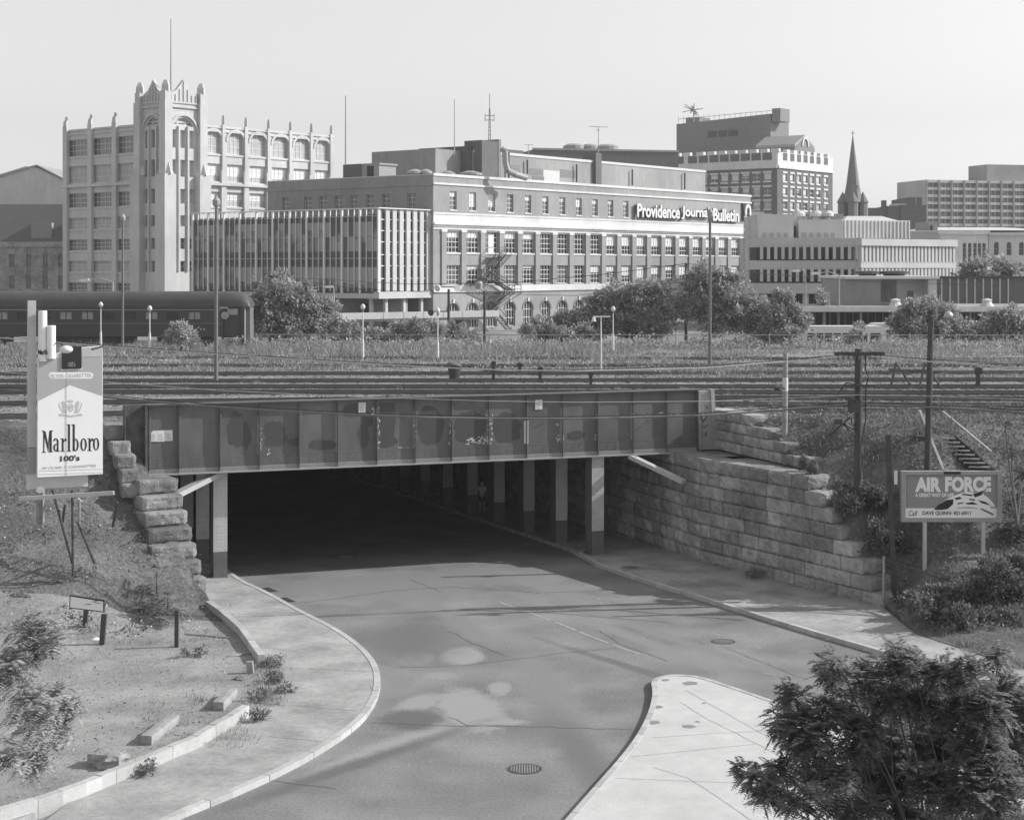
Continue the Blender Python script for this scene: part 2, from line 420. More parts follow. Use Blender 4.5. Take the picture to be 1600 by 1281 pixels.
isl = [V2(G(x, y, KH)) for x, y in [(760, 1420), (925, 1232), (985, 1165), (1012, 1118), (1021, 1082), (1016, 1063), (1034, 1055), (1064, 1053), (1098, 1057), (1150, 1074), (1230, 1102), (1500, 1195), (1900, 1340), (2600, 1600)]]
isl = smooth_poly(isl, 2)

def zs(p): return zroad(p[0], p[1])+KH
def strip(mb, A, B, lift=0.0, n=120):
    """sheet between two polylines resampled by length"""
    def res(Pn):
        L = [0]
        for a, b in zip(Pn[:-1], Pn[1:]): L.append(L[-1]+(b-a).length)
        out = []
        for k in range(n+1):
            t = L[-1]*k/n; i = 0
            while i < len(L)-2 and L[i+1] < t: i += 1
            f = (t-L[i])/max(1e-9, L[i+1]-L[i]); out.append(Pn[i]+(Pn[i+1]-Pn[i])*f)
        return out
    a = res(A); b = res(B); k = len(mb.v)
    for p in a: mb.v.append((p.x, p.y, zs(p)+lift))
    for p in b: mb.v.append((p.x, p.y, zs(p)+lift))
    for i in range(n): mb.f.append((k+i, k+i+1, k+n+2+i, k+n+1+i))
def offset(Pn, d):
    out = []
    for i, p in enumerate(Pn):
        a = Pn[max(0, i-1)]; b = Pn[min(len(Pn)-1, i+1)]; t = (b-a).normalized(); out.append(p+Vector((-t.y, t.x))*d)
    return out
def kerb(mb, line, w, side, top=.01, seg=1.8):
    """stones with small gaps; side=+1 puts the stone left of the line"""
    pts = lerp_poly([(p.x, p.y) for p in line], .45); off = offset(pts, w*side)
    acc = 0
    for i in range(len(pts)-1):
        a, b, c, d = pts[i], pts[i+1], off[i+1], off[i]; g = 0.0
        acc += (b-a).length
        if acc > seg: g = .03; acc = 0
        b2 = a+(b-a)*(1-g/(b-a).length) if g else b; c2 = d+(c-d)*(1-g/(b-a).length) if g else c
        z0 = zroad(a.x, a.y)-.1; z1 = zs(a)+top; z1b = zs(b)+top
        mb.hexa([(a.x, a.y, z0), (b2.x, b2.y, z0), (c2.x, c2.y, z0), (d.x, d.y, z0), (a.x, a.y, z1), (b2.x, b2.y, z1b), (c2.x, c2.y, z1b), (d.x, d.y, z1)])
mb = MB(); strip(mb, kl, in_l, -.004, 200); struct(mb, 'pavement', 'sidewalk')
mb = MB(); strip(mb, kr, out_r, -.004, 160); struct(mb, 'pavement', 'sidewalk')
mb = MB(); cen = V2(G(1500, 1700, KH)); n0 = len(isl)
for p in isl: mb.v.append((p.x, p.y, KH-.004))
mb.v.append((cen.x, cen.y, KH-.004))
for i in range(n0-1): mb.f.append((i, i+1, n0))
struct(mb, 'traffic_island', 'island')
mb = MB(); kerb(mb, kl, .2, 1); struct(mb, 'kerb', 'kerb_stone')
mb = MB(); kerb(mb, kr, .2, -1); struct(mb, 'kerb', 'kerb_stone')
mb = MB(); kerb(mb, isl, .17, -1); struct(mb, 'kerb', 'kerb_stone')

# cracks, joints, worn line
def ribbon(mb, pts, w, z=.005, jit=0.0, step=.35):
    q = lerp_poly(pts, step); q = [p+Vector((rng.normal(0, jit), rng.normal(0, jit))) for p in q]; o1 = offset(q, w/2); o2 = offset(q, -w/2); k = len(mb.v)
    for a, b in zip(o1, o2):
        mb.v.append((a.x, a.y, zroad(a.x, a.y)+z)); mb.v.append((b.x, b.y, zroad(b.x, b.y)+z))
    for i in range(len(q)-1): mb.f.append((k+2*i, k+2*i+1, k+2*i+3, k+2*i+2))
def gp(l, z=0): return [V2(G(x, y, z)) for x, y in l]
mb = MB()
for l_, w_ in (([(440, 945), (520, 936), (620, 922), (700, 917), (850, 926), (960, 922)], .05), ([(620, 1043), (720, 1040), (850, 1024), (960, 1012)], .03),
           ([(700, 985), (740, 1005), (790, 1024)], .03), ([(580, 1128), (700, 1134), (860, 1136), (990, 1139)], .035), ([(395, 1216), (450, 1222), (520, 1231)], .03),
           ([(935, 985), (975, 1008), (1045, 1033)], .03), ([(700, 1120), (730, 1132), (790, 1132)], .03), ([(640, 905), (690, 925)], .03),
           ([(1130, 1010), (1180, 1030), (1260, 1062)], .02)):
    ribbon(mb, gp(l_), w_, .005, .035, .3)
struct(mb, 'road_crack', 'crack')
mb = MB()
for l_ in ([(455, 1000), (570, 1010)], [(430, 1100), (560, 1110)], [(360, 960), (470, 955)], [(395, 1040), (595, 1050)], [(420, 1150), (520, 1160)], [(345, 925), (410, 922)],
           [(400, 1010), (470, 1018)], [(590, 1150-60), (578, 1130-60)]):
    ribbon(mb, gp(l_, KH), .02, KH+.003, .01, .4)
for l_ in ([(1020, 925), (1075, 895)], [(1120, 955), (1190, 925)], [(1200, 975), (1290, 945)], [(1290, 1000), (1370, 965)], [(1110, 925), (1385, 985)], [(1000, 890), (1110, 925)], [(1350, 1015), (1440, 985)]):
    ribbon(mb, gp(l_, KH), .02, KH+.003, .005, .4)
for l_ in ([(1072, 1078), (1128, 1110), (1230, 1168)], [(1020, 1152), (1120, 1145), (1260, 1138)], [(1062, 1096), (1100, 1120), (1190, 1165), (1330, 1240)], [(1020, 1198), (1075, 1215), (1130, 1250), (1200, 1300)], [(985, 1182), (1180, 1162)], [(960, 1215), (1210, 1225)]):
    ribbon(mb, gp(l_, KH), .014, KH+.003, .008, .3)
for px_, py_, w_ in ((1078, 1067, .3), (1076, 1134, .22), (1090, 1127, .08), (1022, 1128, .25), (1028, 1104, .2), (1100, 1098, .08), (1040, 1062, .15)):
    c = V2(G(px_, py_, KH)); mb.face([(c.x+w_*math.cos(a)*(.6+.5*random.random()), c.y+w_*.9*math.sin(a)*(.6+.5*random.random()), KH+.004) for a in np.arange(0, 6.2, .5)])
struct(mb, 'pavement_joint', 'joint')
mb = MB()
for (a, b) in (((822, 955), (860, 969)), ((868, 972), (900, 985)), ((905, 987), (950, 1004)), ((958, 1008), (1000, 1022)), ((780, 940), (805, 950))):
    ribbon(mb, gp([a, b]), .09, .006, .02, .25)
for k in range(26):
    x = rng.uniform(830, 1200); y = 930+(x-830)*.28+rng.uniform(-25, 25); ribbon(mb, gp([(x, y), (x+rng.uniform(6, 22), y+rng.uniform(2, 6))]), rng.uniform(.02, .06), .006, .02, .2)
struct(mb, 'road_marking', 'road_line')

# manholes and drains
def manhole(px, py, r, label, z=.0, cat='manhole cover', lightm='iron_light'):
    c = G(px, py, z); t = thing('manhole_cover', (c.x, c.y, zroad(c.x, c.y)+z), label, cat)
    zz = zroad(c.x, c.y)+z
    mb = MB(); mb.lathe((c.x, c.y, zz-.05), [(r, 0), (r, .062), (r*.86, .062), (r*.86, .05)], 28); mb.build('rim', 'iron', t)
    mb = MB()
    for k in range(-5, 6):
        u = k*r*.15; h = math.sqrt(max(0, (r*.82)**2-u*u)); mb.box(c.x+u-r*.035, c.x+u+r*.035, c.y-h, c.y+h, zz-.01, zz+.016)
    for k in range(-4, 5):
        u = k*r*.18; h = math.sqrt(max(0, (r*.82)**2-u*u)); mb.box(c.x-h, c.x+h, c.y+u-r*.025, c.y+u+r*.025, zz-.01, zz+.0155)
    mb.build('ribs', lightm, t)
manhole(820, 1201, .46, 'round ribbed iron manhole cover in the near road left of the white kerbed island')
manhole(1130, 1002, .42, 'round iron manhole cover in the right lane near the long pavement kerb')
manhole(540, 861, .42, 'iron manhole cover in the dark roadway just inside the underpass')
manhole(985, 887, .5, 'iron manhole cover set in the right pavement beside the first column', .13, lightm='iron')
for px, py, lb in ((416, 922, 'grated storm drain by the left kerb, the one nearer the bridge shadow'), (443, 938, 'grated storm drain by the left kerb, the one farther from the bridge shadow')):
    c = G(px, py); t = thing('storm_drain', c, lb, 'storm drain'); fr = Fr(c.x, c.y, d=(-.53, .85))
    mb = MB(); mb.fb(fr, -.45, .45, -.3, .3, -.05, .006); mb.build('opening', 'black', t)
    mb = MB()
    for k in range(7): mb.fb(fr, -.45, .45, -.3+k*.095, -.26+k*.095, -.04, .014)
    mb.fb(fr, -.5, -.45, -.33, .33, -.05, .016); mb.fb(fr, .45, .5, -.33, .33, -.05, .016); mb.build('grate', 'iron', t)

# ------------------------------------------------------------------ terrain
def rbf(cps):
    Q = np.array(cps, dtype=float); n = len(Q); X = Q[:, :2]; d = np.linalg.norm(X[:, None]-X[None], axis=2)
    K = np.sqrt(d*d+.25)
    Am = np.zeros((n+3, n+3)); Am[:n, :n] = K-np.eye(n)*.25; Am[:n, n] = 1; Am[:n, n+1:] = X; Am[n, :n] = 1; Am[n+1:, :n] = X.T
    w = np.linalg.solve(Am, np.concatenate([Q[:, 2], [0, 0, 0]]))
    return lambda x, y: float(np.dot(w[:n], np.sqrt((X[:, 0]-x)**2+(X[:, 1]-y)**2+.25))+w[n]+w[n+1]*x+w[n+2]*y)
YZ = 6.35     # yard level
def interpX(Pn, y):
    for (x0, y0), (x1, y1) in zip(Pn[:-1], Pn[1:]):
        if min(y0, y1) <= y <= max(y0, y1) and y0 != y1: return x0+(x1-x0)*(y-y0)/(y1-y0)
    return Pn[0][0] if y < Pn[0][1] else Pn[-1][0]
Lb = [(-20, 20), (G(60, 1265, .2).x, G(60, 1265, .2).y), (G(135, 1234, .2).x, G(135, 1234, .2).y), (G(250, 1186, .2).x, G(250, 1186, .2).y), (G(388, 1111, .2).x, G(388, 1111, .2).y),
      (G(417, 1062, .2).x, G(417, 1062, .2).y), (G(414, 1032, .2).x, G(414, 1032, .2).y), (G(380, 985, .2).x, G(380, 985, .2).y), (-11.9, 63.3), (-12.3, 63.6), (-14.6, 67.2), (-15.6, 68.2), (-15.9, 69.6), (-16, 75)]
Lc = []
for px, py, Y in [(100, 830, 64), (60, 760, 66), (20, 700, 68), (180, 780, 66.5), (180, 680, 68.3), (230, 850, 64.6), (250, 905, 63.3), (150, 900, 62), (60, 900, 61.5), (0, 880, 62), (270, 950, 61.5), (200, 960, 60), (100, 970, 58.6), (0, 985, 58), (205, 800, 66), (180, 730, 67.2), (60, 640, 70), (140, 650, 70)]:
    p = P(px, py, Y); Lc.append((p.x, p.y, p.z))
Lc += [(-12, 62.6, .25), (-10, 59, .2), (-9, 52, .2), (-13, 46, .2), (-20, 50, .25), (-28, 55, .35), (-28, 45, .3), (-16, 40, .2), (-12, 35, .2), (-28, 62, 2.2), (-28, 68, 6.2), (-28, 74, 6.35), (-18, 71, 6.33), (-22, 72, 6.35), (-18, 25, .2), (-16.2, 70, 6.3)]
hL0 = rbf(Lc)
def hL(x, y):
    x = max(x, -28.0); y = max(y, 25.)
    z = hL0(x, y); return min(6.36, max(.19, z))
def terrain(name, ys, bound, far, h, m, nx, amp):
    mb = MB(); n = 0
    for y in ys:
        xb = bound(y)
        for i in range(nx+1):
            u = max(0, i-1)/(nx-1); x = xb+(far-xb)*(u**2.2); z = h(x, y)
            if i == 0: mb.v.append((x, y, -.3)); continue
            if z > .3: z += amp*(mnoise.fractal(Vector((x*1.6, y*1.6, 0)), .8, 2.0, 5))*min(1, (i-1)/5)
            else: z += .02*mnoise.noise(Vector((x*1.5, y*1.5, 3)))
            mb.v.append((x, y, z))
    for j in range(len(ys)-1):
        for i in range(nx): k = j*(nx+1)+i; mb.f.append((k, k+1, k+nx+2, k+nx+1))
    return struct(mb, name, m, smooth=True)
terrain('dirt_lot', np.concatenate([np.arange(20, 52, 1.0), np.arange(52, 60.6, .35)]), lambda y: interpX(Lb, y), -110, hL, 'dirt', 70, .12)
terrain('embankment', np.arange(60.15, 75.2, .22), lambda y: interpX(Lb, y), -110, hL, 'embankment', 120, .10)
UD = Vector((gy, -gx)); UR0 = Vector((9.1, 76.9))       # upper right wall, square to the girder
WE = WR0+WRD*11.6
Rb = [(G(1900, 1110, .15).x, G(1900, 1110, .15).y), (G(1570, 1035, .15).x, G(1570, 1035, .15).y), (G(1430, 990, .15).x, G(1430, 990, .15).y), (WE.x+.25, WE.y-.1), (WR0.x+WRD.x*10+.5, WR0.y+WRD.y*10), (WR0.x+WRD.x*7+.6, WR0.y+WRD.y*7),
      (12.25, 68.7), (9.55, 76.9), (9.2, 84)]
Rc = []
for px, py, Y in [(1170, 652, 76.5), (1227, 675, 72), (1290, 664, 71.5), (1341, 752, 65.8), (1340, 690, 69), (1450, 735, 65), (1400, 672, 69), (1300, 715, 68.3),
                  (1397, 940, 63.8), (1443, 878, 63.3), (1535, 870, 63.6), (1440, 800, 65), (1545, 740, 67), (1470, 680, 68), (1560, 660, 72), (1560, 800, 65.3), (1500, 770, 65.6), (1420, 760, 65.8), (1500, 930, 61.0), (1430, 940, 62.3), (1560, 950, 60.2), (1375, 780, 65.6), (1395, 860, 64.7)]:
    p = P(px, py, Y); Rc.append((p.x, p.y, p.z))
for px, py in ((1430, 985), (1500, 1008), (1570, 1033), (1650, 1055)): p = G(px, py, .18); Rc.append((p.x, p.y, .18))
for k, e in enumerate((7.3, 8.1, 8.75, 9.3, 9.9, 10.5, 11.0, 11.6)):
    zt__ = 4.62-k*4.62/8; q = WR0+WRD*(e-.1)+Vector((.865, .5))*1.3; Rc.append((q.x, q.y, zt__-.12))
for k, e in enumerate((3.4, 4.9, 6.5, 8.1)):
    q = UR0+UD*(e-.1)+Vector((gx, gy))*1.0; Rc.append((q.x, q.y, 6.42-k*.46-.1))
Rc += [(30, 60, 1.6), (30, 50, .3), (30, 66, 5), (30, 76, 6.35), (20, 76, 6.35), (14, 76, 6.3), (10.6, 79, 6.35), (20, 40, .2), (30, 84, 6.35), (12, 84, 6.35), (20, 50, .2), (18, 56, .3)]
hR0 = rbf(Rc)
def hR(x, y):
    x = min(x, 30.); z = hR0(x, y)
    return min(6.36, max(.17, z))
terrain('embankment', np.concatenate([np.arange(38, 58, 1.0), np.arange(58, 84, .25)]), lambda y: interpX(Rb, y), 120, hR, 'embankment', 120, .12)

# rail yard platform, drop behind the fence and the far plain to the horizon
mb = MB()
front = [(-110, 74.6), (-16.3, 74.6), (-15.9, 69.5), (-15.25, 68.35), (8.7, 77.17), (9.0, 83.6), (120, 83.6)]
rows = [(None, YZ), (138, YZ), (139, 6.2), (150, 4.45), (400, 4.4), (900, 4.3), (1500, 4.2)]
for x, y in front: mb.v.append((x, y, YZ-.02 if abs(x) > 20 or y > 83 else YZ))
for yy, z in rows[1:]:
    for x, y in front: mb.v.append((x*(1 if yy < 200 else 6 if yy < 1000 else 12), yy, z))
nf = len(front)
for j in range(len(rows)-1):
    for i in range(nf-1): k = j*nf+i; mb.f.append((k, k+1, k+nf+1, k+nf))
struct(mb, 'rail_yard_ground', 'ballast')

# ------------------------------------------------------------------ granite walls
def rock_box(mb, fr, s0, s1, o0, o1, z0, z1, amp=.07, seed=0, cell=.22):
    """block with rough, chipped faces"""
    ns = max(2, int((s1-s0)/cell)); no = max(2, int(abs(o1-o0)/cell/1.5)); nz = max(2, int((z1-z0)/cell)+1)
    cs, co, cz = (s0+s1)/2, (o0+o1)/2, (z0+z1)/2
    vid = {}
    def vert(i, j, k):
        if (i, j, k) in vid: return vid[i, j, k]
        a = s0+(s1-s0)*i/ns; b = o0+(o1-o0)*j/no; c = z0+(z1-z0)*k/nz
        ei = i in (0, ns); ej = j in (0, no); ek = k in (0, nz); ne = ei+ej+ek
        w = fr.p(a, b, c); nv = abs(mnoise.noise(Vector(w)*3.1+Vector((seed*3.1, 0, seed))))*1.5+.6*mnoise.noise(Vector(w)*8.0)-.15
        sh = (.009+.035*max(0, mnoise.noise(Vector(w)*5)-.05)) if ne == 2 else .016 if ne == 3 else 0
        bulge = (amp*(.45+nv) if ne == 1 else 0)
        if ei: a += (1 if i else -1)*(bulge-sh)
        if ej: b += (1 if j else -1)*(bulge*(1 if j else .2)-sh)*(1 if o1 > o0 else -1)
        if ek: c += (1 if k else -1)*(bulge*.2-sh)
        vid[i, j, k] = len(mb.v); mb.v.append(fr.p(a, b, c)); return vid[i, j, k]
    def grid(fix, n1, n2, f):
        for p in range(n1):
            for q in range(n2): mb.f.append((f(p, q), f(p+1, q), f(p+1, q+1), f(p, q+1)))
    grid(0, ns, nz, lambda p, q: vert(p, no, q)); grid(0, ns, nz, lambda p, q: vert(p, 0, q))
    grid(0, ns, no, lambda p, q: vert(p, q, nz))
    grid(0, no, nz, lambda p, q: vert(ns, p, q)); grid(0, no, nz, lambda p, q: vert(0, p, q))
FR_W = Fr(WR0.x, WR0.y, d=(-WRD.x, -WRD.y), flip=False)     # s negative towards the camera
if FR_W.nx > 0: FR_W = Fr(WR0.x, WR0.y, d=(-WRD.x, -WRD.y), flip=True)
FR_T = Fr(WR0.x, WR0.y, d=(ax_, ay_)); 
if FR_T.nx > 0: FR_T = Fr(WR0.x, WR0.y, d=(ax_, ay_), flip=True)
NC = 8; CH = 4.62/NC
ends = [7.3, 8.1, 8.75, 9.3, 9.9, 10.5, 11.0, 11.6][:NC]
t = thing('retaining_wall', (11, 68, 0), 'stepped wall of rough granite blocks along the right pavement', 'retaining wall')
mb = MB()
for k in range(NC):
    z1 = 4.62-k*CH; z0 = z1-CH; e = ends[k]; s_ = -e; sd_ = k
    first = True
    while s_ < 0:
        L = random.uniform(.75, 1.9) if not first else random.uniform(1.0, 1.3)
        s2 = min(0.0, s_+L)
        if 0-s2 < .45: s2 = 0.0
        rock_box(mb, FR_W, s_+.008, s2-.008, -1.15, 0, z0+.004, z1-.004, .045 if first else .06+.04*random.random(), k*7+s_, .13)
        s_ = s2; first = False
mb.build('wing_courses', 'granite', t)
mb = MB()
for k in range(NC+2):
    z1 = 4.62-k*CH; z0 = z1-CH; s_ = 0.0
    if k >= NC: s_ = 4.0
    while s_ < 24:
        L = random.uniform(.8, 1.9); s2 = s_+L
        rock_box(mb, FR_T, s_+.008, s2-.008, -1.1, 0, z0+.004, z1-.004, .09, k*5+s_, .24 if s_ < 8 else .5); s_ = s2
mb.build('abutment_courses', 'granite', t)
mb = MB(); mb.fb(FR_T, -.2, 95, -3, -.12, -4.5, 4.55); mb.fb(FR_W, -9, .3, -1.6, -1.1, 0, 3.4); mb.fb(FR_W, -7.0, .3, -2.4, -1.1, 0, 4.55); mb.build('core', 'granite_dark', t)
# upper tier square to the girder
FR_U = Fr(UR0.x, UR0.y, d=(-UD.x, -UD.y)); 
if FR_U.nx > 0: FR_U = Fr(UR0.x, UR0.y, d=(-UD.x, -UD.y), flip=True)
mb = MB(); ue = [(3.4), (4.9), (6.5), (8.1)]
for k, e in enumerate(ue):
    z1 = 6.45-k*.46; z0 = z1-.46; s_ = -e; first = True
    while s_ < 0.6:
        L = 1.0 if first else random.uniform(.9, 1.7); s2 = min(.6, s_+L)
        if .6-s2 < .4: s2 = .6
        rock_box(mb, FR_U, s_+.008, s2-.008, -.9, 0, z0+.005, z1-.005, .045, 40+k*7+s_, .2); s_ = s2; first = False
mb.build('upper_courses', 'granite', t)

WLD = (Vector((-11.85, 63.9))-Vector((-13.9, 67.2))).normalized()
FR_L = Fr(-13.9, 67.2, d=(WLD.x, WLD.y))
if FR_L.nx < 0: FR_L = Fr(-13.9, 67.2, d=(WLD.x, WLD.y), flip=True)      # outward = towards the road
t = thing('retaining_wall', (-14, 66, 0), 'stack of stepped granite blocks left of the underpass under the girder end', 'retaining wall')
mb = MB(); lend = [.45, .95, 1.45, 1.95, 2.45, 3.0, 3.5, 4.0]
for k, e in enumerate(lend):
    z1 = 4.55-k*CH; z0 = z1-CH
    rock_box(mb, FR_L, e-1.3, e, -1.6-.05*k, 0, z0+.006, z1-.012, .05, 90+k*3.3, .1)
    rock_box(mb, FR_L, -2.2, e-1.31, -1.6, 0, z0+.006, z1-.012, .06, 95+k*3.3, .3)
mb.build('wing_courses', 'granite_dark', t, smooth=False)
FR_TL = Fr(-13.9-.9*gx+.3, 67.2-.9*gy+1.2, d=(ax_, ay_))
if FR_TL.nx < 0: FR_TL = Fr(FR_TL.ox, FR_TL.oy, d=(ax_, ay_), flip=True)
mb = MB(); mb.fb(FR_TL, -.3, 95, -3, 0, -4.5, 4.5); mb.build('core', 'granite_dark', t)
mb = MB()
for k, (pxr, pyt, z_, Y) in enumerate([(197, 665, 6.4, 68.0), (204, 689, 5.82, 67.5), (212, 710, 5.25, 67.0), (219, 733, 4.7, 66.6), (222, 755, 4.15, 66.3)]):
    x1 = unp(pxr, Y); z1 = zat(pyt, Y); f = Fr(x1, Y, d=(gx, gy)); rock_box(mb, f, -.8, 0, -2.4, 0, z1-.57, z1-.01, .035, 120+k, .1)
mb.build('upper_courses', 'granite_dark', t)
# ================================================================== BRIDGE
B0 = (-15.16, 68.0); FB = Fr(B0[0], B0[1], d=(gx, gy))       # outward = towards the camera
GT, GB = 7.36, 4.56
bridge = thing('railway_bridge', (-3, 72, 0), 'riveted steel plate girder railway bridge over the dark underpass', 'bridge')
SL = FB.s_of_px(230); SR = FB.s_of_px(1090)
mb = MB(); mb.fb(FB, SL, SR, -.03, 0, GB, GT); mb.build('web', 'girder_paint', bridge)
mb = MB(); mb.fb(FB, SL-.02, SR+.1, -.28, .2, GT, GT+.05); mb.fb(FB, SL, SR, .002, .025, GT-.16, GT-.002); mb.build('top_flange', 'girder_paint', bridge)
mb = MB(); mb.fb(FB, SL-.02, SR+.1, -.28, .22, GB-.06, GB); mb.fb(FB, SL, SR, .002, .025, GB+.002, GB+.17); mb.build('bottom_flange', 'grey_metal', bridge)
mb = MB(); mb.fb(FB, SL, SR, .002, .014, GB+.18, GB+.62); mb.build('splice_plate', 'girder_paint', bridge)
stp = [232, 279, 343, 405, 467, 527, 588, 648, 705, 763, 822, 878, 933, 988, 1041, 1088]
sts = [FB.s_of_px(x) for x in stp]
riv = MB()
def rivet(s_, z, o, r=.03, oo=.02):
    p = FB.p(s_, o, z); c = FB.p(s_, o+oo, z); k = len(riv.v); n = 5
    for i in range(n):
        a = 2*math.pi*i/n; q = FB.p(s_+r*math.cos(a), o, z+r*math.sin(a)); riv.v.append(q)
    riv.v.append(c)
    for i in range(n): riv.f.append((k+i, k+(i+1) % n, k+n))
for k, s_ in enumerate(sts):
    mb = MB(); w = .1 if k % 2 == 0 or k in (1, 15) else .03
    mb.fb(FB, s_-.008, s_+.008, .03, .15, GB+.01, GT-.01); mb.fb(FB, s_+.009, s_+w, .026, .042, GB+.17, GT-.165); mb.build('stiffener', 'girder_paint', bridge)
    z = GB+.2
    while z < GT-.18 and w > .05:
        rivet(s_+.055, z, .043, .032, .022); z += .105
for a, b in zip(sts[:-1], sts[1:]):
    n = int((b-a)/.11)
    for i in range(1, n):
        s_ = a+(b-a)*i/n; rivet(s_, GB+.05, .026); rivet(s_+.04, GB+.12, .026)
        if i > 1: rivet(s_, GB+.58, .0145, .027)
    for z in (GB+.30, GB+.42):
        for q in (.3, .5, .7, .85): rivet(a+(b-a)*q, z, .0145)
        for q in (.27, .47): rivet(a+(b-a)*q+.1, z+.05, .0145)
for z in np.arange(GB+.2, GT-.15, .09): rivet(SR+.2, z, .09)
ro = riv.build('rivets', 'girder_paint', bridge); ro['kind'] = 'stuff'
# end plates
mb = MB(); mb.fb(FB, SL-.85, SL-.03, -.5, -.25, GB-.4, GT+.02); mb.fb(FB, SL-.9, SL-.85, -.6, 0, GB-.4, GT+.03); mb.build('end_plate', 'girder_rust', bridge)
mb = MB(); mb.fb(FB, SL-.1, SL-.0, .0, .16, GB-.5, GT+.04); mb.build('end_angle', 'girder_rust', bridge)
mb = MB(); mb.fb(FB, SR+.02, SR+.72, -.3, .08, GB+.05, GT-.05)
mb.fpoly(FB, [(SR+.72, GB+.05), (SR+.95, GB+.05), (SR+.78, GT+.03), (SR+.6, GT+.03)], .16, .4); eo = mb.build('end_plate', 'grey_metal', bridge)
# scrawls on the right end plate
mb = MB()
for k in range(16):
    a = SR+.1+rng.uniform(0, .5); z = GB+.7+rng.uniform(0, 1.3); mb.path([Vector(FB.p(a+rng.uniform(-.08, .08), .084, z+rng.uniform(-.12, .12))) for _ in range(4)], .012, 4)
mb.build('scrawl', 'ink', bridge)
# posters, white strip, flaking paint, painted over areas
def flat(name, m, px0, px1, py0, py1, o=.03, clip=None):
    s0, s1 = FB.s_of_px(px0), FB.s_of_px(px1); z0, z1 = FB.z_of(s0, py1), FB.z_of(s0, py0)
    mb = MB(); pts = [(s0, z0), (s1, z0), (s1, z1), (s0, z1)]
    if clip: pts = [(s0, z0), (s1, z0), (s1, z1), (s0+(s1-s0)*.5, z1), (s0, z0+(z1-z0)*.65)]
    mb.fpoly(FB, pts, o, .008); return mb.build(name, m, bridge), (s0, s1, z0, z1)
for (a, b, c, d, cl) in ((233, 245, 673, 690, 1), (245.4, 257, 672.6, 690, 0), (257.6, 269.5, 672, 689, 0), (560, 571, 629, 645, 0), (836, 847, 625, 640, 0)):
    o, (s0, s1, z0, z1) = flat('poster', 'poster', a, b, c, d, .03, cl)
    q = MB()
    for k in range(7 if a > 300 else 5):
        z = z1-(z1-z0)*(.16+.13*k) if a > 300 else z1-(z1-z0)*(.35+.13*k)
        q.fb(FB, s0+.04, s1-.04-random.random()*.08, .0305, .033, z-.012, z+.008)
    q.build('print', 'poster_ink', o)
flat('paint_strip', 'graffiti_white', 818, 825, 657, 693, .046)
mb = MB()
for cx, cy, rx, ry in ((370, 672, 14, 28), (383, 680, 9, 22), (428, 672, 16, 14), (432, 688, 17, 9), (465, 690, 14, 7), (505, 695, 22, 8), (553, 640, 18, 11), (574, 655, 9, 12), (568, 680, 9, 20), (600, 660, 18, 38), (672, 665, 22, 30), (733, 668, 26, 26), (792, 668, 22, 24), (900, 680, 14, 8), (606, 690, 16, 9)):
    c = FB.s_of_px(cx); zc = FB.z_of(c, cy); sx = rx/2600*FB.Y(c)/.94; sz = ry/2600*FB.Y(c)
    nx_ = [s for s in sts if s > c]; pv = [s for s in sts if s <= c]; lo, hi = (pv[-1]+.12, nx_[0]-.02) if nx_ and pv else (c-2, c+2)
    pts = []
    for i in range(28):
        a = 2*math.pi*i/28; r = 1+.16*mnoise.noise(Vector((math.cos(a)*2+cx, math.sin(a)*2, cy)))*2
        pts.append((min(hi, max(lo, c+sx*r*math.cos(a))), max(GB+.66, zc+sz*r*math.sin(a))))
    mb = MB(); mb.fpoly(FB, pts, .0035+.0006*len(mb.f)+.0004*(cx % 7)); mb.build('overpainted_area', 'girder_patch', bridge)
mb = MB()
def flecks(px0, px1, py0, py1, n, o=.05, w=.05, h=.05):
    for _ in range(n):
        px = rng.uniform(px0, px1); py = rng.uniform(py0, py1); s_ = FB.s_of_px(px); z = FB.z_of(s_, py); a = rng.uniform(.3, 1)*w; b = rng.uniform(.3, 1)*h
        mb.fpoly(FB, [(s_-a, z-b*.6), (s_+a*.3, z-b), (s_+a, z+b*.5), (s_-a*.2, z+b)], o+rng.uniform(0, .004))
flecks(580, 584, 637, 648, 6, .05); flecks(587, 593, 636, 700, 26, .048, .05, .07); flecks(646, 650, 655, 697, 14, .048, .03, .08); flecks(701, 705, 655, 695, 12, .048, .03, .08)
flecks(762, 769, 648, 695, 28, .048, .05, .06); flecks(728, 765, 681, 694, 42, .02, .08, .04); flecks(405, 409, 660, 705, 12, .048, .035, .07); flecks(868, 872, 660, 665, 3, .048, .03, .1)
flecks(868, 874, 676, 690, 6, .048, .05, .08); flecks(878, 881, 675, 688, 4, .048, .04, .06); flecks(928, 930, 678, 688, 3, .048, .03, .08); flecks(619, 645, 698, 700, 8, .02, .06, .02)
flecks(418, 424, 702, 710, 3, .02, .05, .07); flecks(756, 762, 646, 650, 8, .02, .06, .03); flecks(979, 981, 677, 690, 2, .048, .02, .06)
mb.build('flaking_paint', 'graffiti_white', bridge)['kind'] = 'stuff'
# deck, floor beams, cap
mb = MB(); mb.fb(FB, 1.0, 23.8, -62, -.4, 5.7, YZ-.03); mb.build('deck', 'dark_metal', bridge)
for k in range(14):
    mb = MB(); o = -1.0-4.4*k; mb.fb(FB, 1.0, 23.6, o-.25, o+.1, 4.65, 5.69); mb.fb(FB, .8, 23.8, o-.33, o+.18, 4.58, 4.648); mb.build('floor_beam', 'dark_metal', bridge)
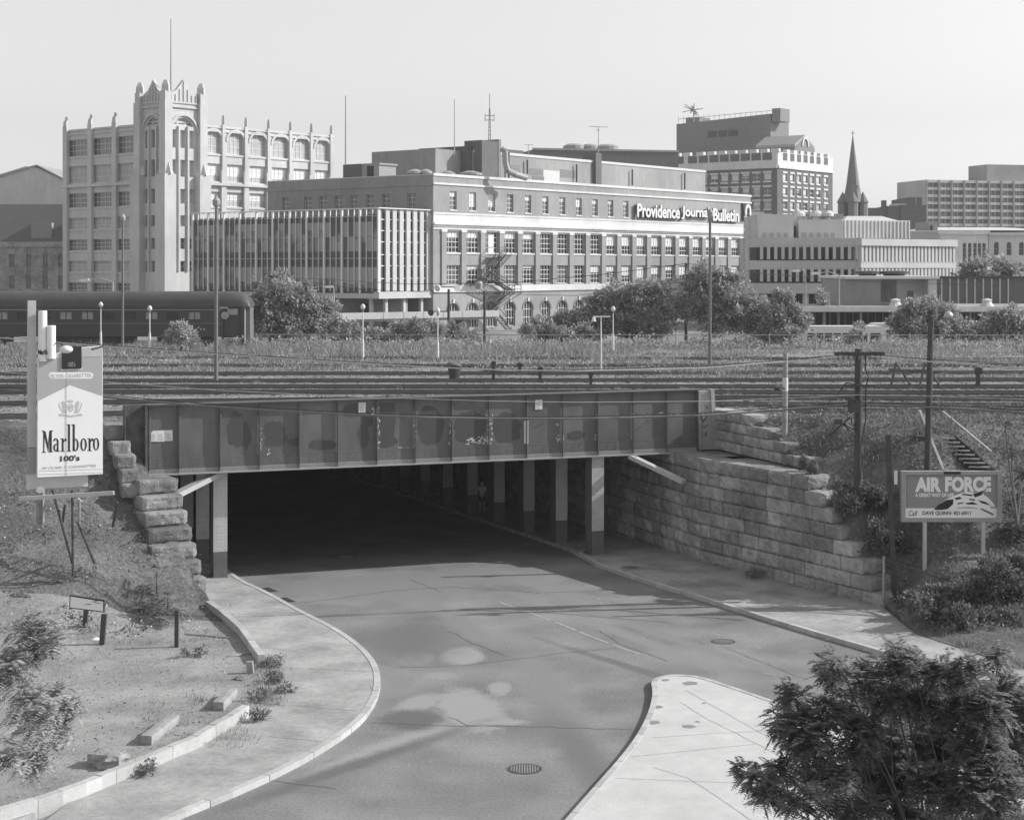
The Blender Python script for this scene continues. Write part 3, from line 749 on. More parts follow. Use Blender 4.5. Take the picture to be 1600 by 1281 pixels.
# columns
AXF = lambda x, y: Fr(x, y, d=(gx, gy))
def column(x, y):
    z0 = zs((x, y))-.02; f = AXF(x, y); c = MB()
    c.fb(f, -.27, -.245, -.8, 0, z0, 4.5); c.fb(f, .245, .27, -.8, 0, z0, 4.5); c.fb(f, -.2, .2, -.42, -.38, z0, 4.5); co = c.build('column', 'column_dark', bridge)
    q = MB(); q.fb(f, -.29, .29, .002, .03, z0+1.1, 4.49); q.build('painted_face', 'column_paint', co)
    q = MB(); q.fb(f, -.285, .285, .002, .028, z0+.02, z0+1.095); q.fb(f, -.33, .33, -.85, .06, z0-.05, z0+.06); q.build('base', 'column_dark', co)
    q = MB()
    for s_ in (-.18, .18, -.06, .06):
        for z in np.arange(z0+.2, 4.4, .14 if abs(s_) > .1 else .28):
            k = len(q.v); r = .017
            for i in range(5): a = 2*math.pi*i/5; q.v.append(f.p(s_+r*math.cos(a), .031, z+r*math.sin(a)))
            q.v.append(f.p(s_, .044, z))
            for i in range(5): q.f.append((k+i, k+(i+1) % 5, k+5))
    q.build('rivets', 'column_dark', co)
for k in range(12):
    column(A0[0]+ax_*4.4*k, A0[1]+ay_*4.4*k); column(-12.45+ax_*4.4*k, 69.5+ay_*4.4*k)
for k in range(1, 10): 
    x, y = -4.2+ax_*4.4*k, 72.2+ay_*4.4*k
# slanting braces
def beam(a, b, w, h):
    a = Vector(a); b = Vector(b); d = (b-a).normalized(); u = d.cross(Vector((0, 0, 1))).normalized(); v = u.cross(d); mb = MB()
    q = []
    for c in (a, b): q += [c-u*w-v*h, c+u*w-v*h, c+u*w+v*h, c-u*w+v*h]
    mb.hexa([q[0], q[1], q[2], q[3], q[4], q[5], q[6], q[7]]); return mb
beam(P(345, 738, 69.4), P(268, 777, 67.6), .22, .10).build('brace', 'column_paint', bridge)
beam(P(985, 713, 75.4), P(1069, 753, 73.4), .16, .09).build('brace', 'column_paint', bridge)

# added wall across the unseen far end, so the underpass stays dark
mb = MB(); e = Vector((ax_, ay_))*94; f = AXF(A0[0]+e.x, A0[1]+e.y); mb.fb(f, -30, 8, -1, 0, -5, 6); struct(mb, 'added_light_stop', 'granite_dark')

# person walking on the far pavement of the underpass
def skin_body(name, verts, edges, radii, m, parent, sub=1, root=0):
    me = bpy.data.meshes.new(name); b = Vector(parent['base']); me.from_pydata([tuple(Vector(v)-b) for v in verts], edges, []); me.update()
    o = bpy.data.objects.new(name, me); COL.objects.link(o); o.parent = parent
    o.modifiers.new('skin', 'SKIN'); sk = me.skin_vertices[0].data
    for i, r in enumerate(radii): sk[i].radius = (r, r) if not isinstance(r, tuple) else r
    for i in range(len(verts)): sk[i].use_root = (i == root)
    sm = o.modifiers.new('sub', 'SUBSURF'); sm.levels = sub; sm.render_levels = sub
    me.materials.append(MATS[m]); return o
pb = Vector((unp(753, 92), 92, 0)); pb.z = zs(pb)
per = thing('person', pb, 'person in a white shirt and dark shorts walking inside the underpass', 'person')
def rel(x, y, z): return (pb.x+x, pb.y+y, pb.z+z)
bv = [rel(0, 0, .95), rel(0, 0, 1.15), rel(0, 0, 1.35), rel(0, -.01, 1.48), rel(0, -.02, 1.56), rel(0, -.03, 1.66), rel(0, -.02, 1.75),
      rel(-.19, 0, 1.4), rel(-.25, .03, 1.12), rel(-.24, -.1, .9), rel(-.23, -.16, .82), rel(.19, 0, 1.4), rel(.25, -.03, 1.12), rel(.25, .08, .9), rel(.25, .12, .82),
      rel(-.1, 0, .88), rel(-.11, -.12, .5), rel(-.11, -.1, .09), rel(-.11, -.26, .04), rel(.1, 0, .88), rel(.11, .05, .5), rel(.11, .22, .12), rel(.11, .12, .03)]
be = [(0, 1), (1, 2), (2, 3), (3, 4), (4, 5), (5, 6), (2, 7), (7, 8), (8, 9), (9, 10), (2, 11), (11, 12), (12, 13), (13, 14), (0, 15), (15, 16), (16, 17), (17, 18), (0, 19), (19, 20), (20, 21), (21, 22)]
br = [.15, .13, .15, .065, .06, .1, .08, .06, .045, .035, .03, .06, .045, .035, .03, .09, .06, .042, .035, .09, .06, .042, .035]
skin_body('body', bv, be, br, 'skin', per)
skin_body('shirt', [bv[0], bv[1], bv[2], bv[7], rel(-.235, .02, 1.2), bv[11], rel(.235, -.02, 1.2)], [(0, 1), (1, 2), (2, 3), (3, 4), (2, 5), (5, 6)], [.165, .15, .168, .08, .07, .08, .07], 'cloth_white', per)
skin_body('shorts', [rel(0, 0, .98), bv[15], rel(-.11, -.09, .58), bv[19], rel(.11, .04, .58)], [(0, 1), (1, 2), (0, 3), (3, 4)], [.16, .11, .095, .11, .095], 'cloth_dark', per)
mb = MB(); mb.ball(rel(0, .01, 1.72), .11, 8); mb.build('hair', 'hair', per, smooth=True)

# small trash
for px, py, z, lb in ((907, 865, .12, 'scrap of white paper by the kerb at the first right column'), (1437, 962, .2, 'pale scrap of litter on the pavement below the leaning post'), (222, 842, None, 'white paper cup caught on the left bank')):
    c = G(px, py, z) if z is not None else P(px, py, 65.2); mb = MB()
    for _ in range(3):
        p = [c+Vector((rng.uniform(-.12, .12), rng.uniform(-.12, .12), rng.uniform(0, .12))) for _ in range(3)]; mb.face(p)
    if z is None: mb = MB().lathe(c, [(.06, 0), (.08, .16), (.07, .16)], 10, (.8, .2, .5))
    one(mb, 'litter', 'paper', lb, 'litter')

# ================================================================== BUILDINGS
TH = 37.4; ur = (math.sin(R(TH)), math.cos(R(TH)))      # right-hand faces run away along this
# ---- newspaper building
JX, JY = unp(677, 215), 215.0
JR = Fr(JX, JY, d=ur); JL = Fr(JX, JY, d=(ur[1], -ur[0]))       # JL: use negative s
SE = JR.s_of_px(1173); SLn = JL.s_of_px(418)
GZ = 4.4; ZR = 25.1
jour = thing('office_building', (JX, JY, GZ), 'long four storey brick newspaper building with arched ground floor windows and a roof sign', 'building')
cols = [JR.s_of_px(650+.34375*x) for x in (172, 258, 347, 428, 508, 587, 664, 740, 812, 884, 953, 1020, 1087, 1150, 1213, 1275, 1335, 1393, 1450)]
ci = np.polyfit(range(19), cols, 1); cols = [ci[1]+ci[0]*k for k in range(19)]
H = []; hw = 1.42
for c in cols: H += [(c-hw, c+hw, 14.95, 17.75), (c-hw, c+hw, 10.75, 13.3)]
for c in cols[:11]: H.append((c-.72, c+.72, 20.55, 23.0))
for c in cols: H.append((c-1.15, c+1.15, 5.0, 8.35, 1.1))
mb = MB(); wall_holes(mb, JR, 0, SE, GZ, ZR, H, .35)
HL = [(JL.s_of_px(x)-.7, JL.s_of_px(x)+.7, 20.3, 22.7) for x in (446, 481, 505, 529, 553, 578, 603, 643)]
wall_holes(mb, JL, SLn, 0, GZ, ZR, HL, .3)
bx, by = JL.p(SLn, 0, 0)[:2]
mb.face([(bx, by, GZ), (bx, by, ZR), JR.p(0, 0, 0)[:2]+(ZR,), JR.p(0, 0, 0)[:2]+(GZ,)]) if False else None
JB = Fr(bx, by, d=ur); JE = Fr(*JR.p(SE, 0, 0)[:2], d=(ur[1], -ur[0]))
mb.fquad(JB, 0, SE, 0, GZ, ZR); mb.fquad(JE, SLn, 0, 0, GZ, ZR)
mb.build('wall', 'brick_light', jour)
for fr_, a, b in ((JL, SLn, -.03),):
    m2 = MB(); m2.fb(fr_, a, b, -.2, .02, ZR-.1, ZR+.002); m2.build('coping', 'limestone', jour)
mb = MB(); mb.face([JR.p(0, 0, ZR-.3), JR.p(SE, 0, ZR-.3), JB.p(SE, 0, ZR-.3), JB.p(0, 0, ZR-.3)]); roof = mb.build('roof', 'concrete_dark', jour)
mb = MB(); mb.fb(JR, -.05, SE+.1, .003, .12, ZR-.25, ZR+.1); mb.fb(JR, -.05, SE+.1, .003, .16, 23.75, 24.0); mb.build('coping', 'limestone', jour)
mb = MB(); mb.fb(JL, SLn, -.02, .003, .1, 23.6, 24.05); mb.build('string_course', 'brick_light', jour)
mb = MB(); mb.fb(JR, -.1, SE+.1, .004, .12, 17.95, 20.1); mb.fb(JR, -.3, SE+.3, .125, .5, 18.55, 18.85); mb.fb(JR, -.2, SE+.2, .125, .28, 18.3, 18.548); mb.fb(JR, -.15, SE+.2, .125, .2, 19.9, 20.15); mb.build('cornice', 'limestone', jour)
mb = MB(); mb.fb(JR, -.05, SE+.1, .004, .2, 9.75, 10.6); mb.build('sill_band', 'limestone', jour)
mb = MB(); mb.fb(JL, SLn, -.32, .004, .1, 18.2, 20.0); mb.build('cornice', 'limestone', jour)
for k in range(20):
    c = cols[0]+ci[0]*(k-.5); w = .5
    mb = MB(); mb.fb(JR, c-w, c+w, .004, .2, 10.6, 17.6); q = mb.build('pilaster', 'brick_light', jour)
    mb = MB(); mb.fb(JR, c-w-.05, c+w+.05, 0.0, .27, 17.61, 17.94); mb.build('capital', 'limestone', q)
for k, c in enumerate(cols):
    lit = k >= 9
    w = window(jour, JR, c-hw, c+hw, 14.95, 17.75, -.3, 4, 4, 'glass', 'white_trim', .075, blind=(.55 if lit else (.3 if k in (0, 1, 3, 4) else None)) if k != 2 else None)
    m2 = MB(); m2.fb(JR, c-hw-.05, c+hw+.05, -.3, .1, 14.75, 14.95); m2.build('sill', 'limestone', w)
    w = window(jour, JR, c-hw, c+hw, 10.75, 13.3, -.3, 4, 4, 'glass' if k % 3 else 'glass_mid', 'white_trim', .075, blind=[None, .2, None, None, .15, None, None, None, .4, .35, .6, .7, .5, .3, .6, .5, .8, .5, .6][k])
    if k < 11:
        w = window(jour, JR, c-.72, c+.72, 20.55, 23.0, -.28, 2, 4, 'glass_mid', 'white_trim', .07, blind=[.3, .8, .7, None, .3, .3, .2, .5, .3, .2, .2][k])
        m2 = MB(); m2.fb(JR, c-.8, c+.8, -.28, .08, 20.4, 20.55); m2.build('sill', 'limestone', w)
    w = window(jour, JR, c-1.15, c+1.15, 5.0, 8.35, -.32, 4, 3, 'glass', 'white_trim', .08)
    m2 = MB(); N = 10; r = 1.15
    for i in range(N):
        a0, a1 = math.pi*i/N, math.pi*(i+1)/N
        m2.fpoly(JR, [(c-r*math.cos(a0), 7.25+1.1*math.sin(a0)), (c-r*1.22*math.cos(a0), 7.25+1.36*math.sin(a0)), (c-r*1.22*math.cos(a1), 7.25+1.36*math.sin(a1)), (c-r*math.cos(a1), 7.25+1.1*math.sin(a1))], .08, .07)
    m2.build('arch_ring', 'brick', w)
    m2 = MB(); m2.fb(JR, c-.14, c+.14, .085, .16, 8.3, 8.85); m2.build('keystone', 'limestone', w)
for h in HL: window(jour, JL, h[0], h[1], h[2], h[3], -.25, 2, 4, 'glass_mid', 'white_trim', .06)
# rooftop block
RB = Fr(*JR.p(0, -9, 0)[:2], d=ur)
a0, a1 = RB.s_of_px(740), RB.s_of_px(1102)
zt = 29.6
mb = MB(); mb.fb(RB, a0, a1, -14, 0, ZR-.3, zt); mb.fb(RB, a0-6, a0-.005, -14, -2, ZR-.3, zt-.005)
pt = mb.build('penthouse', 'brick_light', jour)
RBL = Fr(*RB.p(a0, 0, 0)[:2], d=(ur[1], -ur[0]))
mb = MB(); mb.fb(RB, a0-.1, a1+.1, .003, .12, zt-.3, zt+.08); mb.build('coping', 'roof_pale', pt)
b0 = RBL.s_of_px(660); mb = MB(); mb.fb(RBL, b0, -.3, -12, .5, ZR-.3, zt+.4); mb.fb(RBL, b0-.15, -.29, -12.1, .62, zt+.41, zt+.6); mb.build('penthouse_annex', 'brick_dark', jour)
mb = MB(); mb.fb(RBL, -8.5, -2.5, .505, .53, zt-2.6, zt-.9); mb.build('louvre', 'black', jour)
def roofbox(px0, px1, pytop, o, dep, m, name, z0=ZR-.3, fr0=RB, out=0):
    s0, s1 = fr0.s_of_px(px0, o), fr0.s_of_px(px1, o); zt_ = zat(pytop, fr0.Y(s0, o)); mb = MB(); mb.fb(fr0, s0, s1, o-dep, o+out, z0, zt_); return mb.build(name, m, jour)
st = roofbox(753, 778, 219, 1.5, 3.2, 'brick_dark', 'chimney'); roofbox(779, 783, 218, 1.5, 3.2, 'brick', 'chimney')
roofbox(931, 940, 239, .6, 2.5, 'brick_dark', 'chimney')
for (x0, x1, y0, y1) in ((797, 813, 258, 270), (827, 848, 263, 273), (876, 899, 265, 277), (832, 850, 275, 281)):
    s0, s1 = RB.s_of_px(x0), RB.s_of_px(x1); z1, z0 = RB.z_of(s0, y0), RB.z_of(s0, y1); mb = MB(); mb.fb(RB, s0, s1, .004, .03, z0, z1); lo = mb.build('louvre', 'mid_metal', pt)
    mb = MB()
    for k in range(5): mb.fb(RB, s0, s1, .031, .06, z0+(z1-z0)*(k+.3)/5, z0+(z1-z0)*(k+.55)/5)
    mb.build('slats', 'grey_metal', lo)
s0, s1 = RB.s_of_px(849), RB.s_of_px(874); mb = MB(); mb.fb(RB, s0, s1, .004, .02, 25.5, 27.6); mb.build('door', 'roof_pale', pt)
for x, y0, y1 in ((795, 238, 285), (824, 250, 272), (901, 257, 285), (988, 265, 290), (1070, 270, 296)):
    s_ = RB.s_of_px(x, .4); mb = MB(); mb.tube(RB.p(s_, .4, RB.z_of(s_, y1, .4)), RB.p(s_, .4, RB.z_of(s_, y0, .4)), .13); mb.build('vent_pipe', 'dark_metal', jour)
s_ = RB.s_of_px(784, 2.4); p = [Vector(RB.p(s_, 2.2, z)) for z in ()]
mb = MB(); pts = [P(783, 232, 224), P(789, 236, 224), P(790, 256, 224), P(793, 267, 224), P(803, 272, 224.5), P(822, 278, 226)]
mb.path(pts, .42, 10); mb.build('duct', 'grey_metal', jour)
for px, py, rr in ((648, 268, 1.1), (665, 269, .9), (735, 268, 1.6), (700, 271, 1.0)):
    mb = MB(); c = P(px, py, 226 if px > 690 else 222); c.z = ZR-.3; mb.lathe(c, [(rr*.7, 0), (rr*.7, .7), (rr, .7), (rr, 1.0), (rr*.3, 1.3)], 14); mb.build('roof_vent', 'grey_metal', jour, smooth=False)
mb = MB(); x0 = JL.s_of_px(536, -4); x1 = JL.s_of_px(565, -4); x2 = JL.s_of_px(592, -4); mb.fb(JL, x0, x1, -8, -4, ZR-.3, zat(256, 228)); mb.build('stair_head', 'brick_dark', jour)
mb = MB(); mb.fb(JL, x1+.02, x2, -7.5, -4.05, ZR-.3, zat(259, 228)); mb.fb(JL, x1, x2+.2, -7.6, -3.95, zat(259, 228)+.002, zat(259, 228)+.25); hd = mb.build('stair_head', 'concrete_dark', jour)
mb = MB(); mb.fb(JL, x1+1.0, x1+2.2, -4.04, -4.0, ZR+.1, ZR+1.7); mb.build('door', 'black', hd)
# sign lettering on the roof storey
sg = thing('roof_sign', JR.p(JR.s_of_px(1000), .3, 20.6), 'large white roman letters with dark sides spelling the newspaper name high on the brick wall', 'sign')
def jtext(txt, px0, px1, pyt, pyb, o, m, bold, nm, th=.12):
    s0, s1 = JR.s_of_px(px0, o), JR.s_of_px(px1, o)
    mb = text_mb(txt, JR, s0, s1, 0, 1, o, th, bold)
    # follow the wall: rows are level in the world
    z1, z0 = JR.z_of((s0+s1)/2, pyt, o), JR.z_of((s0+s1)/2, pyb, o)
    mb.v = [(x, y, z0+(z1-z0)*z) for x, y, z in mb.v]; mb.build(nm, m, sg)
for tx, a, b in (('Providence', 995, 1061.5), ('Journal', 1064.5, 1108), ('-', 1108.5, 1112), ('Bulletin', 1113.5, 1154)):
    if tx == '-':
        s0, s1 = JR.s_of_px(a), JR.s_of_px(b)
        mb = MB(); mb.fb(JR, s0, s1, .5, .62, 21.9, 22.15); mb.build('lettering', 'white_trim', sg)
        continue
    mid = (a+b)/2; t0 = 320+(mid-1030)*.064; b0_ = 341+(mid-1030)*.052
    if tx == 'Journal': t0 = t0
    jtext(tx, a-.8, b-.8, t0-.2, b0_+.9, .3, 'ink', .05, 'letter_return')
    jtext(tx, a, b, t0, b0_, .55, 'white_trim', .028, 'lettering')
c = JR.s_of_px(1164.5); zc = JR.z_of(c, 331); mb = MB(); N = 16
for i in range(N):
    a_0, a_1 = R(-35+250*i/N), R(-35+250*(i+1)/N)
    mb.fpoly(JR, [(c-1.0*math.cos(a_0), zc+1.25*math.sin(a_0)), (c-.5*math.cos(a_0), zc+.75*math.sin(a_0)), (c-.5*math.cos(a_1), zc+.75*math.sin(a_1)), (c-1.0*math.cos(a_1), zc+1.25*math.sin(a_1))], .6, .25)
mb.fb(JR, c-1.15, c-.5, .36, .6, zc-1.35, zc-.75); mb.fb(JR, c+.35, c+1.1, .36, .6, zc-1.35, zc-.75); mb.build('emblem', 'white_trim', sg)
mb = MB(); mb.fb(JR, c-1.3, c+1.15, .1, .34, zc-1.4, zc+1.35); mb.build('emblem_backing', 'ink', sg)

# fire escape
fe = thing('fire_escape', JR.p(cols[2], 1, GZ), 'black iron fire escape zigzagging down the brick front from a bright upper door', 'fire escape')
c2 = cols[2]
def stairrun(s0, z0, s1, z1, o):
    m2 = MB()
    for oo in (o, o+.9): 
        m2.tube(JR.p(s0, oo, z0), JR.p(s1, oo, z1), .08, n=5); m2.tube(JR.p(s0, oo, z0+1), JR.p(s1, oo, z1+1), .045, n=5)
        for k in range(5): u = k/4; m2.tube(JR.p(s0+(s1-s0)*u, oo, z0+(z1-z0)*u), JR.p(s0+(s1-s0)*u, oo, z0+(z1-z0)*u+1), .03, n=4)
    n = 12
    for k in range(n): u = (k+.5)/n; m2.fb(JR, s0+(s1-s0)*u-.14, s0+(s1-s0)*u+.14, o, o+.9, z0+(z1-z0)*u-.03, z0+(z1-z0)*u+.03)
    m2.build('stair', 'dark_metal', fe)
def landing(s0, s1, z, o0, o1):
    m2 = MB(); m2.fb(JR, s0, s1, o0, o1, z-.08, z)
    for s_ in (s0, s1): m2.tube(JR.p(s_, o1, z-.05), JR.p(s_, o1, z+1.0), .05, n=5); m2.tube(JR.p(s_, o0, z+1), JR.p(s_, o1, z+1.0), .04, n=5); m2.tube(JR.p(s_, o1, z-.08), JR.p(s_, .1, z-1.3), .05, n=5)
    m2.tube(JR.p(s0, o1, z+1), JR.p(s1, o1, z+1), .04, n=5); m2.tube(JR.p(s0, o1, z+.5), JR.p(s1, o1, z+.5), .03, n=5); m2.build('landing', 'dark_metal', fe)
landing(c2-1.2, c2+2.2, 14.7, .4, 1.6); stairrun(c2+1.8, 14.7, c2-2.2, 11.9, 1.0); landing(c2-5.0, c2-1.8, 11.7, .4, 2.2); stairrun(c2-3.8, 11.7, c2+2.2, 9.9, 1.3)
landing(c2-.2, c2+3.4, 9.6, .4, 2.4); stairrun(c2+2.4, 9.6, c2-2.4, 7.4, 1.2); stairrun(c2-2.0, 11.9, c2+2.6, 9.8, .6); stairrun(c2-2, 7.3, c2+1.6, 4.6, 1.2)
mb = MB(); mb.fb(JR, c2-.55, c2+.55, -.22, -.15, 14.95, 17.4); mb.build('door', 'white_trim', fe)

# ---- glass curtain-walled annex
CYY = 207.5; CXX = unp(591, CYY); CR = Fr(CXX, CYY, d=ur); CL = Fr(CXX, CYY, d=(ur[1], -ur[0]))
cS = CL.s_of_px(301); cE = 10.2; z1_, z0_ = 20.35, 10.0
ann = thing('glass_annex', (CXX, CYY, GZ), 'two storey annex of dark glass with closely spaced white vertical fins raised on columns', 'building')
mb = MB(); mb.fb(CL, cS, -.3, -10, -.3, z0_-.6, z1_-.7); mb.fb(CR, .32, cE, -30, -.3, z0_-.6, z1_-.72); mb.build('core', 'spandrel_dark', ann)
mb = MB(); mb.fquad(CL, cS, 0, -.2, z0_, z1_-.9); mb.build('glass_wall', 'glass_curtain', ann)
# things seen through and in the glass: curtains upstairs, darker spandrels
mb = MB()
for (za, zb) in ((z1_-1.6, z1_-.9), (14.2, 15.0), (z0_, z0_+.45), (13.1, 14.1)): mb.fb(CL, cS, -.1, -.19, -.17, za, zb)
mb.build('spandrel', 'spandrel_dark', ann)
mb = MB(); mb.fb(CL, cS, 0, -.16, -.1, 14.08, 14.2); mb.fb(CL, cS, 0, -.16, -.1, z1_-.95, z1_-.82); mb.fb(CL, cS, 0, -.16, -.1, 16.85, 16.95); mb.build('transom', 'grey_metal', ann)
NB = 11
for i in range(33):
    s0, s1 = cS*(1-(i+1)/33)+.06, cS*(1-i/33)-.06
    u_ = mnoise.noise(Vector((i*.23, 1, 0)))+.25*rng.normal()
    mb = MB(); mb.fquad(CL, s0, s1, -.185, 16.9+rng.choice([0, 0, .4, .9]), 18.75); mb.build('blind', 'drape' if u_ > -.1 else 'drape_dark', ann)
    if u_ > .1 or i > 22: mb = MB(); mb.fquad(CL, s0, s1, -.185, 15.05, 16.8-rng.choice([0, .3, .6])); mb.build('blind', 'drape' if i % 3 else 'drape_dark', ann)
    if i > 18 or u_ > .25: mb = MB(); mb.fquad(CL, s0, s1, -.185, 10.9+rng.choice([0, .2, .7]), 13.0); mb.build('blind', 'drape', ann)
for i in range(NB*3+1):
    s_ = cS*(1-i/(NB*3)); major = i % 3 == 0
    mb = MB()
    if major: mb.fb(CL, s_-.12, s_+.12, -.15, .10, z0_-.25, z1_)
    else: mb.fb(CL, s_-.04, s_+.04, -.15, -.02, z0_, z1_-.02)
    mb.build('fin', 'white_metal', ann)
mb = MB(); mb.fb(CL, cS-.2, .1, -.2, .12, z1_+.002, z1_+.12); mb.fb(CR, -.3, cE, -.2, .36, z1_+.003, z1_+.121); mb.build('top_rail', 'white_metal', ann)
mb = MB(); mb.fb(CL, cS-.2, 0, -.5, .13, z0_-.9, z0_-.26); mb.fb(CR, -.28, cE, -.5, .38, z0_-.9, z0_-.05); mb.build('floor_edge', 'concrete', ann)
mb = MB(); mb.fquad(CR, 0, cE, -.2, z0_, z1_-.4); mb.build('glass_wall', 'glass', ann)
for i in range(8):
    s_ = .1+i*(cE-.5)/7.4; mb = MB(); mb.fb(CR, s_-.08, s_+.66 if i else s_+.3, -.15, .1, z0_, z1_-.05); mb.build('fin', 'concrete', ann)
mb = MB()
for z in (11.6, 13.2, 14.6, 16.2, 17.6, 19.0): mb.fb(CR, 0, cE, -.18, -.12, z-.06, z+.06)
mb.build('transom', 'white_metal', ann)
mb = MB(); mb.fb(CL, cS, -.4, -6, -5, GZ, z0_-.9); mb.fb(CR, .4, cE, -9, -7, GZ, z0_-.9); mb.build('recessed_wall', 'concrete_dark', ann)
for s_ in (1.8, 5.2, 8.6): 
    mb = MB(); mb.fb(CR, s_-.22, s_+.22, -.6, -.2, GZ, z0_-.91); mb.build('column', 'concrete', ann)
for k in range(6):
    s_ = cS*(.05+.17*k); mb = MB(); mb.fb(CL, s_-.2, s_+.2, -.8, -.4, GZ, z0_-.91); mb.build('column', 'concrete', ann)
mb = MB(); mb.fb(CL, -9.5, -6.0, -4.99, -4.9, 6.8, 8.4); mb.build('window', 'glass', ann)

# ramp with concrete parapet in front of the annex
rm = thing('road_ramp', P(600, 510, 190), 'pale concrete ramp with a solid parapet in front of the glass annex', 'ramp')
a = P(430, 500, 188); b = P(780, 487, 205); f = Fr(a.x, a.y, d=(b.x-a.x, b.y-a.y)); L = math.hypot(b.x-a.x, b.y-a.y)
mb = MB(); mb.fb(f, 0, L, -.3, 0, zat(500, 192), zat(489.5, 192)); mb.build('parapet', 'concrete', rm)
mb = MB(); mb.fb(f, 0, L, -9, -.31, zat(500, 192)-.3, zat(500, 192)+.2); mb.build('deck', 'concrete_dark', rm)
for k in range(6): mb = MB(); mb.fb(f, 2+k*L/6.2, 2.8+k*L/6.2, -5, -2, GZ, zat(500, 192)-.3); mb.build('pier', 'concrete_dark', rm)
for k in range(11): mb = MB(); mb.fb(f, k*L/11+.2, k*L/11+.26, .002, .02, zat(500, 192), zat(489.5, 192)); mb.build('joint', 'concrete_dark', rm)

# ---- tall department store with corner tower
TO = 38.8; uo = (math.sin(R(TO)), math.cos(R(TO))); OX, OY = unp(259, 262), 262.0
OR = Fr(OX, OY, d=uo); OL = Fr(OX, OY, d=(uo[1], -uo[0]))
out = thing('department_store', (OX, OY, GZ), 'tall pale terracotta building with a pinnacled corner tower and arched top windows', 'building')
oE = OR.s_of_px(521, -1.2); oS = OL.s_of_px(100, -1.2); tw = OR.s_of_px(314); tl = OL.s_of_px(219)
rowz = []
for (yt, yb) in ((365, 450), (500, 588), (640, 712), (765, 822), (875, 932), (985, 1040), (1095, 1150), (1200, 1255)):
    rowz.append((zat(100+yt*.3125, 272), zat(100+yb*.3125, 272)))
rowz = [(z0, z1) for z1, z0 in rowz]
rt = 36.1
lw = [OL.s_of_px(40+.3125*x, -1.2) for x in (210, 308, 333, 431, 457, 560)]
rw = [OR.s_of_px(40+.3125*x, -1.2) for x in (893, 980, 1008, 1093, 1120, 1205, 1232, 1316, 1340, 1422, 1446, 1520)]
HLo = [(lw[i], lw[i+1], z0, z1) for i in (0, 2, 4) for z0, z1 in rowz]
HRo = [(rw[i], rw[i+1], z0, z1+(1.0 if j == 0 else 0), 1.6 if j == 0 else 0) for i in range(0, 12, 2) for j, (z0, z1) in enumerate(rowz[:6])]
mb = MB(); wall_holes(mb, OL, oS, tl, GZ, rt, HLo, .45, -1.2); wall_holes(mb, OR, tw, oE, GZ, rt, HRo, .5, -1.2)
mb.face([OR.p(tw, -1.2, rt), OR.p(oE, -1.2, rt), OR.p(oE, -30, rt), OL.p(oS, -1.2, rt)])
mb.fquad(Fr(*OR.p(oE, -1.2, 0)[:2], d=(uo[1], -uo[0])), -25, 0, 0, GZ, rt)
mb.build('wall', 'terracotta', out)
for i in (0, 2, 4):
    for j, (z0, z1) in enumerate(rowz[:7]): window(out, OL, lw[i], lw[i+1], z0, z1, -1.2-.42, 5, 3, 'curtain' if (i+j) % 2 else 'glass_mid', 'white_trim', .07)
for i in range(0, 12, 2):
    for j, (z0, z1) in enumerate(rowz[:3]):
        window(out, OR, rw[i], rw[i+1], z0, z1+(1.0 if j == 0 else 0), -1.2-.45, 4, 3, 'curtain', 'white_trim', .09, blind=[None, .7, .55][j])
        if j == 0:
            a_, b_ = rw[i], rw[i+1]; m_ = (a_+b_)/2; r_ = (b_-a_)/2; sp_ = z1+1.0-1.6; q2 = MB()
            for k in range(12):
                t0, t1 = math.pi*k/12, math.pi*(k+1)/12
                q2.fpoly(OR, [(m_-r_*math.cos(t0), sp_+1.6*math.sin(t0)), (m_-(r_+.35)*math.cos(t0), sp_+2.0*math.sin(t0)), (m_-(r_+.35)*math.cos(t1), sp_+2.0*math.sin(t1)), (m_-r_*math.cos(t1), sp_+1.6*math.sin(t1))], -.98, .2)
            q2.build('arch_ring', 'terracotta', out)
# piers and spandrel lines
for i, x in enumerate((195, 318, 440)):
    s_ = OL.s_of_px(40+.3125*x, -.7); mb = MB(); mb.fb(OL, s_-.55, s_+.55, -1.19, -.7, GZ, rt+.6); p_ = mb.build('pier', 'terracotta', out)
    mb = MB(); b_ = OL.p(s_, -1, 0); k = len(mb.v); f4 = [OL.p(s_-.45, -1.15, rt+.6), OL.p(s_+.45, -1.15, rt+.6), OL.p(s_+.45, -.72, rt+.6), OL.p(s_-.45, -.72, rt+.6)]
    f5 = [OL.p(s_-.4, -1.1, rt+1.8), OL.p(s_+.4, -1.1, rt+1.8), OL.p(s_+.4, -.75, rt+1.3), OL.p(s_-.4, -.75, rt+1.3)]; mb.hexa(f4+f5)
    mb.face([f5[0], f5[1], OL.p(s_+.2, -1.0, rt+2.2), OL.p(s_-.2, -1.0, rt+2.2)]); mb.build('finial', 'terracotta', p_)
for i in range(7):
    x = (880, 993, 1106, 1219, 1328, 1433, 1532)[i]; s_ = OR.s_of_px(40+.3125*x, -.8)
    if i == 0: continue
    mb = MB(); mb.fb(OR, s_-.5, s_+.5, -1.19, -.8, GZ, rowz[1][0]-1.5 if 0 else rt-7.2); mb.fb(OR, s_-.3, s_+.3, -1.18, -.85, rt-7.19, rt+.3); p_ = mb.build('pier', 'terracotta', out)
    mb = MB(); mb.lathe(OR.p(s_, -1.0, rt+.3), [(.3, 0), (.34, .2), (.3, 1.0), (.15, 1.5)], 4); mb.build('finial', 'terracotta', p_)
mb = MB()
for z in (rt-1.0, rt-.35): mb.fb(OL, oS-.1, tl, -1.19, -1.0, z, z+.22); mb.fb(OR, tw, oE+.1, -1.19, -1.0, z, z+.22)
